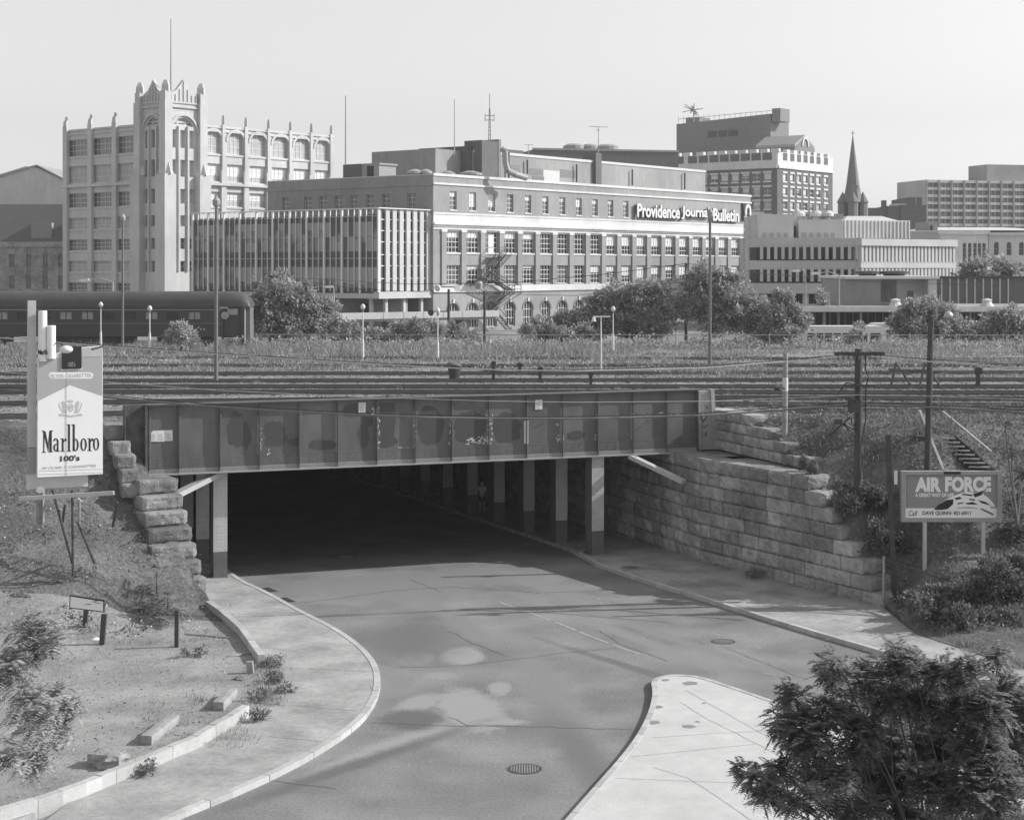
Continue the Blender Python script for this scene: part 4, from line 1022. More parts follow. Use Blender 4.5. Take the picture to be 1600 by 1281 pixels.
zc = rowz[2][1]+1.0; mb.fb(OL, oS-.1, tl, -1.19, -.55, zc, zc+.4); mb.fb(OR, tw, oE+.1, -1.19, -.55, zc, zc+.4)
for z0, z1 in rowz:
    mb.fb(OL, oS, tl, -1.19, -1.05, z0-.35, z0-.05); mb.fb(OR, tw, oE, -1.19, -1.05, z0-.35, z0-.05)
mb.build('string_course', 'terracotta', out)
# tower
tt_ = zat(152, 262)-.3
THr = []; THl = []
tr_w = [OR.s_of_px(40+.3125*x) for x in (730, 757, 768, 802, 814, 845)]; tl_w = [OL.s_of_px(40+.3125*x) for x in (597, 614, 628, 652, 664, 682)]
def trow(yt, yb): return (zat(100+.3125*yb, 262), zat(100+.3125*yt, 262))
tz = [trow(325, 415), trow(475, 560), trow(622, 695), trow(755, 810), trow(870, 925), trow(985, 1040)]
for i in (0, 2, 4):
    for z0, z1 in tz: THr.append((tr_w[i], tr_w[i+1], z0, z1)); THl.append((tl_w[i], tl_w[i+1], z0, z1))
ztop = zat(205, 262)-8
tzz = zat(100+.3125*185, 262)
ar0, ar1 = trow(262, 305)
THr.append((tr_w[0], tr_w[5], ar0, ar1, 2.4)); THl.append((tl_w[0], tl_w[5], ar0, ar1, 2.4))
mb = MB(); wall_holes(mb, OR, 0, tw, GZ, tzz, THr, .6); wall_holes(mb, OL, tl, 0, GZ, tzz, THl, .6)
mb.fquad(Fr(*OR.p(tw, 0, 0)[:2], d=(uo[1], -uo[0])), tl, 0, 0, GZ, tzz); mb.fquad(Fr(*OL.p(tl, 0, 0)[:2], d=uo), 0, tw, 0, GZ, tzz)
twr = mb.build('tower', 'terracotta', out)
for i in (0, 2, 4):
    for z0, z1 in tz:
        window(twr, OR, tr_w[i], tr_w[i+1], z0, z1, -.5, 2 if i == 2 else 1, 2, 'curtain' if z1 > 20 else 'glass_mid', 'white_trim', .07)
        window(twr, OL, tl_w[i], tl_w[i+1], z0, z1, -.5, 2 if i == 2 else 1, 2, 'glass_mid', 'grey_metal', .07)
window(twr, OR, tr_w[0], tr_w[5], ar0, ar1, -.5, 3, 2, 'glass_mid', 'terracotta', .3); window(twr, OL, tl_w[0], tl_w[5], ar0, ar1, -.5, 3, 2, 'glass', 'terracotta', .3)
mb = MB()
for fr_, wv in ((OR, tr_w), (OL, tl_w)):
    for (i, j) in ((1, 2), (3, 4)):
        c = (wv[i]+wv[j])/2; mb.fb(fr_, c-.16, c+.16, .004, .35, GZ+8, ar0)
    a, b = wv[0]-.35, wv[5]+.35; m_ = (a+b)/2; r = (b-a)/2; N = 12; sp = ar1-2.4
    for k in range(N):
        a0_, a1_ = math.pi*k/N, math.pi*(k+1)/N
        mb.fpoly(fr_, [(m_-r*math.cos(a0_), sp+2.7*math.sin(a0_)), (m_-(r+.3)*math.cos(a0_), sp+3.05*math.sin(a0_)), (m_-(r+.3)*math.cos(a1_), sp+3.05*math.sin(a1_)), (m_-r*math.cos(a1_), sp+2.7*math.sin(a1_))], .3, .28)
mb.build('mullions', 'terracotta', twr)
mb = MB()
for fr_, s_ in ((OR, .0), (OR, tw), (OL, tl)):
    p_ = fr_.p(s_, 0, 0); h_ = 41.5; fq = Fr(p_[0], p_[1], d=uo)
    mb.fb(fq, -.75, .75, -.75, .75, GZ, tzz); mb.fb(fq, -1.15, 1.15, -1.15, 1.15, GZ, zat(272, 262))
    mb.lathe((p_[0], p_[1], zat(272, 262)), [(1.5, 0), (.9, 1.6), (.2, 3.3)], 4)
    mb.fb(fq, -.6, .6, -.6, .6, tzz+.01, zat(142, 262)); mb.lathe((p_[0], p_[1], zat(142, 262)), [(.8, 0), (.75, .9), (.35, 1.7)], 4)
mb.build('buttress', 'terracotta', twr)
for fr_, a, b in ((OR, .7, tw-.7), (OL, tl+.7, -.7)):
    m_ = (a+b)/2; mb = MB(); z = tzz
    mb.fpoly(fr_, [(a, z-.1), (b, z-.1), (b, z+1.2), ((b+m_)/2, z+1.9), (m_, z+3.6), ((a+m_)/2, z+1.9), (a, z+1.2)], 0, .5)
    for k in range(7): x = a+(b-a)*(k+.5)/7; mb.fb(fr_, x-.06, x+.06, .005, .15, z-.05, z+1.2+max(0, 2.2-abs(x-m_)*1.6))
    mb.fb(fr_, a, b, .004, .3, z-.9, z-.6); mb.fb(fr_, a, b, .004, .2, z-.2, z+.05); mb.build('gable', 'terracotta', twr)
for px, y0, y1, r in ((267, 148, 30, .13), (244, 146, 130, .07)):
    mb = MB(); mb.tube(P(px, y0, 264), P(px, y1, 264), r, r*.5); mb.build('flagpole', 'grey_metal', twr)

# ---- old slate roofed block at far left
OBy = 300
ob = thing('old_townhouse', P(50, 440, OBy), 'old stone block with a steep slate roof at the left edge behind the train', 'building')
mb = MB(); f = Fr(unp(-60, OBy), OBy, d=(1, .02)); w1 = unp(99, OBy)-unp(-60, OBy)
hs = []
for a_ in (66, 90, 40, 14):
    for (yt, yb) in ((397, 418), (431, 452), (468, 488)): hs.append(((a_-(-60))/F*OBy, (a_+8+60)/F*OBy, zat(yb, OBy), zat(yt, OBy)))
wall_holes(mb, f, 0, w1, GZ, zat(378, OBy), hs, .3); mb.fb(f, 0, w1, -16, -.31, GZ, zat(378, OBy)-.01); mb.fb(f, 0, w1, 0.003, .3, zat(386, OBy), zat(378, OBy)); mb.build('wall', 'granite', ob)
for h in hs: window(ob, f, h[0], h[1], h[2], h[3], -.28, 2, 2, 'glass_mid', 'grey_metal', .08)
mb = MB(); zz = zat(378, OBy); mb.hexa([f.p(0, 0, zz), f.p(w1, 0, zz), f.p(w1, -10, zz), f.p(0, -10, zz), f.p(0, -4, zat(318, OBy)), f.p(w1, -4, zat(318, OBy)), f.p(w1, -10, zat(318, OBy)), f.p(0, -10, zat(318, OBy))]); rf = mb.build('roof', 'slate', ob)
mb = MB(); mb.fb(f, w1-6, w1-2.3, -3, -.4, zz, zat(348, OBy)); mb.build('dormer', 'concrete_dark', rf)
ob2 = thing('hall', P(20, 320, 330), 'large pale hall with a low gabled roof rising at the left edge', 'building')
f = Fr(unp(-120, 330), 330, d=(1, 0)); k_ = 330/F
mb = MB(); mb.fpoly(f, [(0, GZ), (219*k_, GZ), (219*k_, zat(300, 330)), (219*k_, zat(282, 330)), (178*k_, zat(262, 330)), (160*k_, zat(260, 330)), (0, zat(310, 330))], 0, 20); mb.build('wall', 'terracotta', ob2)
mb = MB(); mb.fpoly(f, [(178*k_, zat(260, 330)), (178*k_, zat(257.5, 330)), (222*k_, zat(280, 330)), (222*k_, zat(283, 330))], .3, 20.6); mb.fpoly(f, [(0, zat(312, 330)), (0, zat(307, 330)), (178*k_-.02, zat(257.5, 330)), (178*k_-.02, zat(260, 330))], .3, 20.6); mb.build('roof', 'concrete_dark', ob2)

# ---- grand hotel
HY = 400.0; HX = unp(1214.5, HY); uh = ur; HRf = Fr(HX, HY, d=uh); HLf = Fr(HX, HY, d=(uh[1], -uh[0]))
hE = HRf.s_of_px(1301); hS = HLf.s_of_px(985); HT = zat(232, HY)
hot = thing('hotel_building', (HX, HY, GZ), 'big brick hotel with pale chequered parapet, rows of windows and a tall rooftop block', 'building')
def zh(y): return zat(y, HY)
rowsH = []
for yc in (252, 276, 298, 320, 342): rowsH.append((zh(yc+6.5), zh(yc-6)))
hc = [HLf.s_of_px(1000+.375*x) for x in (-60, -12, 35, 78, 122, 165, 220, 265, 309, 352, 396, 440, 485, 531)]; hd_ = [HRf.s_of_px(1000+.375*x) for x in (603, 633, 661, 688, 715, 742, 773)]
Ha = [(c-1.0, c+1.0, z0, z1) for c in hc for z0, z1 in rowsH]; Hb = [(c-.95, c+.95, z0, z1) for c in hd_ for z0, z1 in rowsH]
mb = MB(); wall_holes(mb, HLf, hS, 0, GZ, HT-4.0, Ha, .3); wall_holes(mb, HRf, 0, hE, GZ, HT-4.0, Hb, .3); mb.build('wall', 'brick_dark', hot)
mb = MB(); mb.fb(HLf, hS, -.01, -2, .1, HT-4.0, HT-.8); mb.fb(HRf, .1, hE, -2, .1, HT-4.0, HT-.8)
n = 0
for c in hc: mb.fb(HLf, c-1.9+2.9, c+1.9+1.2, -1, .1, HT-.799, HT)
for c in hd_: mb.fb(HRf, c+.9, c+2.6, -1, .1, HT-.799, HT)
mb.build('parapet', 'limestone', hot)
for fr_, cs_, w_ in ((HLf, hc, 1.25), (HRf, hd_, .95)):
    for c in cs_: mb = MB(); mb.fb(fr_, c-w_, c+w_, .101, .2, HT-2.7, HT-.95); mb.build('parapet_panel', 'brick_dark', hot)
mb = MB()
for z in (zh(260), zh(337)): mb.fb(HLf, hS, 0, .004, .3, z-.4, z+.3); mb.fb(HRf, .3, hE, .004, .3, z-.4, z+.3)
mb.build('string_course', 'limestone', hot)
cnt = 0
for fr_, cs, w_ in ((HLf, hc[4:], 1.0), (HRf, hd_, .95)):
    for c in cs:
        for z0, z1 in rowsH:
            w = window(hot, fr_, c-w_, c+w_, z0, z1, -.25, 2, 2, ['curtain', 'glass_mid', 'curtain', 'glass'][rng.integers(0, 4)], 'white_trim', .12, blind=[None, .5, .3, .8][rng.integers(0, 4)])
            m2 = MB(); m2.fb(fr_, c-w_-.2, c+w_+.2, .004, .15, z1, z1+.45); m2.build('lintel', 'limestone', w); m2 = MB(); m2.fb(fr_, c-w_-.1, c+w_+.1, .004, .15, z0-.35, z0); m2.build('sill', 'limestone', w)
mb = MB()
for c in hc[:4]:
    for z0, z1 in rowsH: mb.fquad(HLf, c-1, c+1, -.25, z0, z1)
w4 = mb.build('window_group', 'glass_mid', hot)
mb = MB(); mb.face([HLf.p(hS, -.2, HT-2), HLf.p(0, -.2, HT-2), HRf.p(hE, -.2, HT-2), HLf.p(hS, -50, HT-2)]); mb.build('roof', 'concrete_dark', hot)
PYY = 422; PX = unp(1204, PYY); PR = Fr(PX, PYY, d=uh); PL = Fr(PX, PYY, d=(uh[1], -uh[0])); pE = PR.s_of_px(1232.5); pS = PL.s_of_px(1057); pz = zat(178, PYY)
mb = MB(); kz = 4.2
q = [PL.p(pS, 0, HT-3), PL.p(0, 0, HT-3), PR.p(pE, 0, HT-3), PL.p(pS, -pE, HT-3)]
mb.hexa(q+[(x, y, pz-(1.2 if i == 0 else 0)) for i, (x, y, z) in enumerate(q)]); mb.build('rooftop_block', 'brick', hot)
mb = MB()
for x0, x1 in ((283, 320), (328, 363), (369, 408)):
    a, b = PL.s_of_px(1000+.375*x0), PL.s_of_px(1000+.375*x1); mb.fb(PL, a, b, .004, .1, zat(210, PYY), zat(200, PYY))
mb.build('vent_opening', 'dark_metal', hot)
mb = MB(); a, b = PL.s_of_px(1070), PL.s_of_px(1091); mb.fb(PL, a, b, -6, -.5, pz-2.6, zat(178, PYY)+.4); mb.build('chimney', 'brick', hot); mb = MB(); a, b = PL.s_of_px(1206), PL.s_of_px(1219); mb.fb(PL, a, b, -5, -.1, pz-2, zat(170, PYY)); mb.build('chimney', 'brick', hot)
mb = MB()
for k in range(18): a = pS+(0-pS)*(k/18); mb.tube(PL.p(a, -1, pz-2.5), PL.p(a, -1, pz+.9), .06, n=4)
mb.tube(PL.p(pS, -1, pz+.2), PL.p(0, -1, pz+.9), .07, n=4); mb.build('roof_railing', 'grey_metal', hot)
c = P(1084, 172, PYY); mb = MB()
for k in range(26): d_ = Vector((rng.normal(0, 1.3), rng.normal(0, .6), rng.uniform(-1.6, 1.6))); mb.tube(c, c+d_, .12, n=4)
mb.tube(c+Vector((0, 0, -3)), c+Vector((0, 0, 1)), .15); mb.build('aerial_cluster', 'grey_metal', hot)
# temple-like gable at the hotel's right
GYY = 412; g0 = Fr(unp(1259, GYY), GYY, d=uh); g0L = Fr(unp(1259, GYY), GYY, d=(uh[1], -uh[0]))
mb = MB(); wq = HRf; gs0, gs1 = g0.s_of_px(1242), g0.s_of_px(1273); zb, zt2 = zat(243, GYY), zat(215, GYY)
gm = (gs0+gs1)/2; ln = 11
A_ = [g0.p(gs0, 0, HT-3), g0.p(gs1, 0, HT-3), g0.p(gs1, 0, zat(231, GYY)), g0.p(gm, 0, zt2), g0.p(gs0, 0, zat(231, GYY))]
Bk = [g0.p(gs0, -ln, HT-3), g0.p(gs1, -ln, HT-3), g0.p(gs1, -ln, zat(231, GYY)), g0.p(gm, -ln, zt2), g0.p(gs0, -ln, zat(231, GYY))]
mb.face(A_); mb.face(Bk); mb.face([A_[0], A_[4], Bk[4], Bk[0]]); mb.build('gable_wall', 'brick', hot)
mb = MB()
for i, j in ((2, 3), (3, 4)):
    mb.hexa([Vector(A_[i])+Vector((0, 0, .02)), Vector(A_[j])+Vector((0, 0, .02)), Vector(Bk[j])+Vector((0, 0, .02)), Vector(Bk[i])+Vector((0, 0, .02)), Vector(A_[i])+Vector((0, 0, .6)), Vector(A_[j])+Vector((0, 0, .6)), Vector(Bk[j])+Vector((0, 0, .6)), Vector(Bk[i])+Vector((0, 0, .6))])
mb.build('gable_roof', 'grey_metal', hot)
mb = MB(); N = 10
for i in range(N):
    a0_, a1_ = math.pi*i/N, math.pi*(i+1)/N; z = zat(229, GYY)
    mb.fpoly(g0, [(gm-1.3*math.cos(a0_), z+1.8*math.sin(a0_)), (gm-1.8*math.cos(a0_), z+2.4*math.sin(a0_)), (gm-1.8*math.cos(a1_), z+2.4*math.sin(a1_)), (gm-1.3*math.cos(a1_), z+1.8*math.sin(a1_))], .3, .3)
mb.build('arched_vent', 'limestone', hot)

# low dark wing left of hotel
lw_ = thing('mill_building', P(900, 300, 330), 'low dark brick building with flat roof tanks behind the newspaper roof', 'building')
f = Fr(unp(832, 330), 330, d=(1, .25)); mb = MB(); mb.fb(f, 0, f.s_of_px(1060), -30, 0, GZ, zat(237, 335)); mb.build('wall', 'brick_dark', lw_)
mb = MB(); mb.fb(f, 0, f.s_of_px(1060), -.3, .15, zat(237, 335), zat(234, 335)); mb.build('coping', 'concrete_dark', lw_)
for px, r in ((900, 2.2), (925, 1.8), (952, 2.4)):
    mb = MB(); s_ = f.s_of_px(px, 1.5-4); c = f.p(s_, -4, zat(237, 335)); mb.lathe(c, [(r*.8, 0), (r, .5), (r, 1.2), (r*.6, 1.6)], 14); mb.build('roof_tank', 'grey_metal', lw_)

# ---- church spire
SPY = 340; sp = thing('church_spire', P(1332.5, 420, SPY), 'slender stone church spire with corner pinnacles and a cross', 'church')
cx_, cy_ = unp(1332.5, SPY), SPY; k_ = SPY/F
def oct(r, z, n=8, rot=R(22.5)): return [(cx_+r*math.cos(2*math.pi*i/n+rot), cy_+r*math.sin(2*math.pi*i/n+rot), z) for i in range(n)]
mb = MB(); k = len(mb.v)
prof = [(15.5*k_, zat(316, SPY)), (13*k_, zat(303, SPY)), (10.5*k_, zat(290, SPY)), (6*k_, zat(255, SPY)), (.7*k_, zat(213, SPY))]
for r, z in prof: mb.v += oct(r, z)
for q in range(len(prof)-1):
    for i in range(8): j = (i+1) % 8; mb.f.append((q*8+i, q*8+j, q*8+8+j, q*8+8+i))
mb.build('spire', 'brick', sp)
mb = MB(); f = Fr(cx_, cy_, d=(.82, .57)); hw_ = 11*k_
mb.fb(f, -hw_, hw_, -hw_, hw_, GZ, zat(316, SPY)); mb.build('tower', 'brick_dark', sp)
for sx in (-1, 1):
    for sy in (-1, 1):
        mb = MB(); b_ = f.p(sx*hw_, sy*hw_, zat(316, SPY)); mb.lathe((b_[0], b_[1], GZ), [(1.0, 0), (1.0, zat(318, SPY)-GZ), (1.2, zat(316, SPY)-GZ), (.05, zat(300, SPY)-GZ)], 8); mb.build('pinnacle', 'brick', sp)
for fr_ in (f, Fr(cx_, cy_, d=(-.57, .82)), Fr(cx_, cy_, d=(.57, -.82))):
    mb = MB(); o_ = hw_+.05; z = zat(316, SPY); mb.fpoly(fr_, [(-1.1, z-.1), (1.1, z-.1), (0, z+3.4)], o_, .9); d2 = mb.build('dormer', 'brick', sp)
    mb = MB(); mb.fpoly(fr_, [(-.45, z-3.5), (.45, z-3.5), (.45, z-1.2), (0, z-.4), (-.45, z-1.2)], o_+.06, .05); mb.build('louvre', 'dark_metal', sp)
mb = MB(); t_ = zat(213, SPY); mb.tube((cx_, cy_, t_-.5), (cx_, cy_, t_+1.1), .07, n=5); mb.tube((cx_-.35, cy_, t_+.6), (cx_+.35, cy_, t_+.6), .06, n=5); mb.build('cross', 'dark_metal', sp)

# ---- concrete office with sawtooth bays
KY = 228.0; KX = unp(1337.5, KY); KL = Fr(KX, KY, d=(.995, -.10)); KR = Fr(KX, KY, d=(.80, .6))
kE = KR.s_of_px(1486); kS = KL.s_of_px(1160)
kb = thing('concrete_office', (KX, KY, GZ), 'low pale concrete office with two rows of deep window slots and toothed bays', 'building')
def zk(y): return zat(y, KY)
kc = [KL.s_of_px(1000+.375*x) for x in (476, 505, 535, 565, 595, 625, 655, 686, 717, 748, 779, 811, 842, 873)]
hk = [(c-.75, c+.75, z0, z1) for c in kc for (z0, z1) in ((zk(407), zk(386.5)), (zk(442.5), zk(421.5)))]
mb = MB(); wall_holes(mb, KL, kS, 0, zk(459), zk(372), hk, .55); mb.face([KL.p(kS, 0, zk(372)), KL.p(0, 0, zk(372)), KR.p(kE, 0, zk(372)), KL.p(kS, -40, zk(372))])
mb.fb(KL, kS, -.1, -12, -.56, zk(459), zk(373)); kw = mb.build('wall', 'concrete', kb)
for h in hk: window(kb, KL, h[0], h[1], h[2], h[3], -.5, 2, 1, 'glass', 'dark_metal', .08)
for c in kc:
    for y in (386.5, 421.5): mb = MB(); mb.fb(KL, c+.78, c+1.2, .004, .35, zk(y+21)+.2, zk(y)+.3); mb.build('rib', 'concrete', kb)
mb = MB(); mb.fb(KL, kS, -.12, -8, -6, GZ, zk(459)); mb.fb(KR, .5, kE-1, -8, -6, GZ, zk(430)); mb.build('ground_floor_wall', 'dark_metal', kb)
for k in range(8): mb = MB(); s_ = kS*(1-(k+.5)/8); mb.fb(KL, s_-.4, s_+.4, -1.5, -.6, GZ, zk(459)-.01); mb.build('column', 'concrete', kb)
mb = MB(); mb.fb(KR, 0, kE, -6, -.9, zk(440), zk(372)); mb.fb(KR, -.2, kE, -.89, 1.2, zk(384), zk(373)+.01); mb.fb(KR, 0, kE, -.89, .9, zk(419), zk(409)); mb.build('bay_wall', 'concrete', kb)
for zz0, zz1, nm in ((zk(410), zk(384), 0), (zk(436), zk(420), 1)):
    n = 26
    for i in range(n):
        s_ = kE*(i+.1)/n; w_ = kE/n
        mb = MB(); z0, z1 = zz0, zz1
        mb.hexa([KR.p(s_, -.88, z0), KR.p(s_+w_*.55, -.88, z0), KR.p(s_+w_*.55, .95, z0+.01), KR.p(s_, .95, z0+.01), KR.p(s_, -.88, z1), KR.p(s_+w_*.55, -.88, z1), KR.p(s_+w_*.55, .95, z1-.01), KR.p(s_, .95, z1-.01)])
        mb.build('fin', 'concrete', kb)
mb = MB(); 
for k in range(26): 
    s_ = kE*(k+.75)/26; mb.fquad(KR, s_-.3, s_+.3, -.86, zk(408), zk(386))
mb.build('glass_strip', 'glass_mid', kb)
# upper set-back storey of that office
UY = 245; f = Fr(unp(1184, UY), UY, d=(1, 0)); k_ = UY/F
ub = thing('plant_storey', f.p(0, 0, zk(372)), 'set back pale storey with vertical ribs and round vents behind the concrete office roof', 'building')
mb = MB(); mb.fb(f, 0, 56*k_, -14, 0, GZ, zat(335, UY)); mb.fb(f, 56*k_+.01, 64*k_, -14, -1.5, GZ, zat(337, UY)); mb.fb(f, 64*k_+.01, 132*k_, -14, 0, GZ, zat(343, UY)); wl = mb.build('wall', 'concrete', ub)
f2 = Fr(*f.p(132*k_, 0, 0)[:2], d=(.85, .53)); e2 = f2.s_of_px(1422); mb = MB(); mb.fb(f2, .01, e2, -10, 0, GZ, zat(343, UY)); mb.build('wall', 'limestone', ub)
mb = MB()
for k in range(18): s_ = e2*(k+.5)/18; mb.fb(f2, s_-.12, s_+.12, .004, .25, zat(372, UY), zat(344, UY))
mb.build('ribs', 'concrete', ub)
mb = MB()
for (a, b) in ((7, 14), (18, 25), (30, 36), (40, 47), (68, 76), (80, 87), (92, 99), (103, 110), (114, 120)): mb.fb(f, a*k_, b*k_, .004, .04, zat(371, UY), zat(364, UY))
mb.build('window_strip', 'grey_metal', ub)
mb = MB(); mb.fb(f, 56.5*k_, 62*k_, -1.49, -1.3, zat(370, UY), zat(353, UY)); mb.build('doorway', 'dark_metal', ub)
for px in (1248, 1275, 1292):
    c = P(px, 343, UY+5); mb = MB(); mb.lathe(c, [(.5, 0), (.5, .4), (1.0, .45), (1.0, .9), (.6, 1.3)], 14); mb.build('roof_vent', 'roof_pale', ub)
bsg = thing('rooftop_sign', P(1290, 345, 252), 'pale rooftop lettering panel standing on the set back storey', 'sign')
f3 = Fr(unp(1240, 252), 252, d=(1, 0)); k3 = 252/F; mb = MB()
mb = text_mb('BUILDERS', f3, 8*k3, 42*k3, zat(345, 252), zat(338.5, 252), 0, .15, .03); mb.build('lettering', 'white_trim', bsg)
mb = MB(); mb.fb(f3, 0, 80*k3, -1.2, -1.0, zat(345, 252), zat(334, 252)); mb.fb(f3, 0, 80*k3, -1.3, .3, zat(346.5, 252), zat(345.2, 252)); mb.build('frame', 'concrete_dark', bsg)
mb = text_mb('SQUARE', f3, 47*k3, 78*k3, zat(345, 252), zat(339, 252), 0, .15, .03); mb.v and None
# round-roofed pale roof
pr = thing('pale_roofed_building', P(1370, 350, 270), 'building with a pale pitched metal roof behind the ribbed storey', 'building')
f = Fr(unp(1322, 270), 270, d=(1, .05)); k_ = 270/F; mb = MB(); mb.fb(f, 0, 100*k_, -16, 0, GZ, zat(350, 270)); mb.build('wall', 'limestone', pr)
mb = MB(); q = [f.p(-1, .5, zat(350, 270)), f.p(101*k_, .5, zat(350, 270)), f.p(101*k_, -16, zat(350, 270)), f.p(-1, -16, zat(350, 270)), f.p(16*k_, -6, zat(336, 270)), f.p(72*k_, -6, zat(336, 270)), f.p(72*k_, -12, zat(336, 270)), f.p(16*k_, -12, zat(336, 270))]; mb.hexa(q); rf = mb.build('roof', 'roof_pale', pr)
for x in (70, 84, 93): mb = MB(); mb.fb(f, x*k_, (x+3)*k_, -3, -2, zat(350, 270), zat(344, 270)); mb.build('skylight', 'grey_metal', rf)

# brick row beyond the spire
bb = thing('brick_factory', P(1410, 340, 380), 'dark brick factory range with a chimney between spire and apartment slab', 'building')
f = Fr(unp(1350, 380), 380, d=(1, 0)); k_ = 380/F; mb = MB()
mb.fb(f, 0, 36*k_, -20, 0, GZ, zat(325, 380)); mb.fb(f, 36*k_+.01, 56*k_, -20, .5, GZ, zat(322, 380)); mb.fb(f, 56*k_+.01, 96*k_, -20, 1, GZ, zat(321, 380)); mb.fb(f, 72*k_, 94*k_, -19, -2, zat(321, 380)+.01, zat(308, 380)); mb.fb(f, 31*k_, 36*k_, -3, -1, zat(325, 380)+.01, zat(313, 380)); bw_ = mb.build('wall', 'brick_dark', bb)
mb = MB(); mb.fb(f, 31*k_, 36*k_, -.99, -.5, zat(324.8, 380), zat(313, 380)); mb.build('chimney', 'brick_dark', bb)
for x in range(7): mb = MB(); mb.fb(f, (60+x*5)*k_, (62.5+x*5)*k_, 1.002, 1.06, zat(335, 380), zat(329, 380)); mb.build('window', 'glass_mid', bb)
mb = MB(); mb.fb(f, 55*k_, 72*k_, -10, -3, zat(321, 380)+.01, zat(317, 380)); mb.build('roof', 'roof_pale', bb)

# apartment slab far right
ab = thing('apartment_slab', P(1510, 340, 420), 'modern apartment slab with continuous window bands at the right edge', 'building')
AY = 420; f = Fr(unp(1447, AY), AY, d=(1, .28)); k_ = AY/F; Lx = f.s_of_px(1640)
mb = MB(); mb.fb(f, 0, Lx, -15, -.31, GZ, zat(281, AY)); mb.build('wall', 'terracotta', ab)
mb = MB(); mb.fb(f, f.s_of_px(1552), Lx, -12, -3, zat(281, AY), zat(254, AY)); mb.build('lift_tower', 'brick_light', ab)
for j in range(8):
    yt = 286+j*11.3
    mb = MB(); mb.fb(f, 0, Lx, -.3, .3, zat(yt-.5, AY), zat(yt-4.6, AY)); mb.build('floor_band', 'terracotta', ab)
    for i in range(10):
        s0 = Lx*(i+.04)/10; mb = MB(); mb.fb(f, s0, s0+Lx*.092, -.3, -.2, zat(yt+6.6, AY)+.02, zat(yt-.5, AY)-.02); w = mb.build('window', 'glass_mid' if (i+j) % 3 else 'brick_dark', ab)
        mb = MB(); mb.fb(f, s0+Lx*.045, s0+Lx*.055, -.199, -.12, zat(yt+6.6, AY)+.02, zat(yt-.5, AY)-.02); mb.fb(f, s0+Lx*.02, s0+Lx*.026, -.199, -.12, zat(yt+6.6, AY)+.02, zat(yt-.5, AY)-.02); mb.build('frame', 'grey_metal', w)
for i in range(11): mb = MB(); mb.fb(f, Lx*i/10-.2, Lx*i/10+.2, .301, .5, GZ, zat(281, AY)); mb.build('pier', 'concrete_dark', ab)

# classical pale building at right
cb = thing('classical_hall', P(1500, 400, 300), 'pale stone hall with tall slot windows, low roof and an arched end', 'building')
CYh = 300; f = Fr(unp(1468, CYh), CYh, d=(1, .1)); k_ = CYh/F
wn = [(f.s_of_px(1000+.375*x), f.s_of_px(1000+.375*x+5.5)) for x in (1345, 1367, 1389, 1408, 1427)]
mb = MB(); Le = f.s_of_px(1544); wall_holes(mb, f, 0, Le, GZ, zat(362, CYh), [(a, b, zat(425, CYh), zat(380, CYh)) for a, b in wn], .4); mb.fb(f, 0, Le, -25, -.41, GZ, zat(363, CYh)); mb.fb(f, -.3, Le+.2, .003, .5, zat(362, CYh)-.5, zat(360.5, CYh)); mb.build('wall', 'limestone', cb)
for a, b in wn: window(cb, f, a, b, zat(425, CYh), zat(380, CYh), -.35, 1, 6, 'glass', 'grey_metal', .08)
mb = MB(); mb.hexa([f.p(-.5, .5, zat(360, CYh)), f.p(Le+14, .5, zat(360, CYh)), f.p(Le+14, -25, zat(360, CYh)), f.p(-.5, -25, zat(360, CYh)), f.p(2, -8, zat(353.5, CYh)), f.p(Le+6, -8, zat(353.5, CYh)), f.p(Le+6, -17, zat(353.5, CYh)), f.p(2, -17, zat(353.5, CYh))]); mb.build('roof', 'roof_pale', cb)
s0 = Le+.05; s1 = f.s_of_px(1640); hs = []
for i in range(8):
    for (yt, yb) in ((378, 399), (410, 425)): a = s0+1+i*2.35; hs.append((a, a+.95, zat(yb, CYh), zat(yt, CYh), .47))
mb = MB(); wall_holes(mb, f, s0, s1, GZ, zat(366, CYh), hs, .3, .1); mb.fb(f, s0, s1, -20, -.31, GZ, zat(367, CYh)); mb.fb(f, s0, s1, .103, .6, zat(368, CYh), zat(363, CYh)); mb.build('end_wall', 'terracotta', cb)
for h in hs: window(cb, f, h[0], h[1], h[2], h[3], -.2, 1, 2, 'glass', 'grey_metal', .08)
cw = thing('side_building', P(1430, 380, 285), 'plain low building with a stepped parapet beside the pale classical hall', 'building')
f = Fr(unp(1396, 285), 285, d=(1, 0)); k_ = 285/F; mb = MB(); mb.fb(f, 0, 70*k_, -14, 0, GZ, zat(362, 285)); mb.fb(f, 56*k_, 70*k_, -10, -.4, zat(362, 285)+.01, zat(346, 285)); mb.build('wall', 'concrete_dark', cw)
mb = MB(); mb.fb(f, 58*k_, 62*k_, -.39, -.3, zat(360, 285), zat(352, 285)); mb.build('window', 'glass', cw)
mb = MB(); mb.fb(f, -.2, 70.5*k_, -.3, .25, zat(362, 285)+.005, zat(360.8, 285)); mb.build('coping', 'limestone', cw)

# small white building right of the newspaper block
sb = thing('white_annex', P(1185, 330, 300), 'small bright white block just right of the newspaper building roof', 'building')
f = Fr(unp(1172, 300), 300, d=(1, 0)); k_ = 300/F; mb = MB(); mb.fb(f, 0, 22*k_, -10, 0, GZ, zat(331, 300)); mb.build('wall', 'limestone', sb); mb = MB(); mb.fb(f, 2*k_, 5*k_, .004, .05, zat(345, 300), zat(338, 300)); mb.build('window', 'glass', sb)

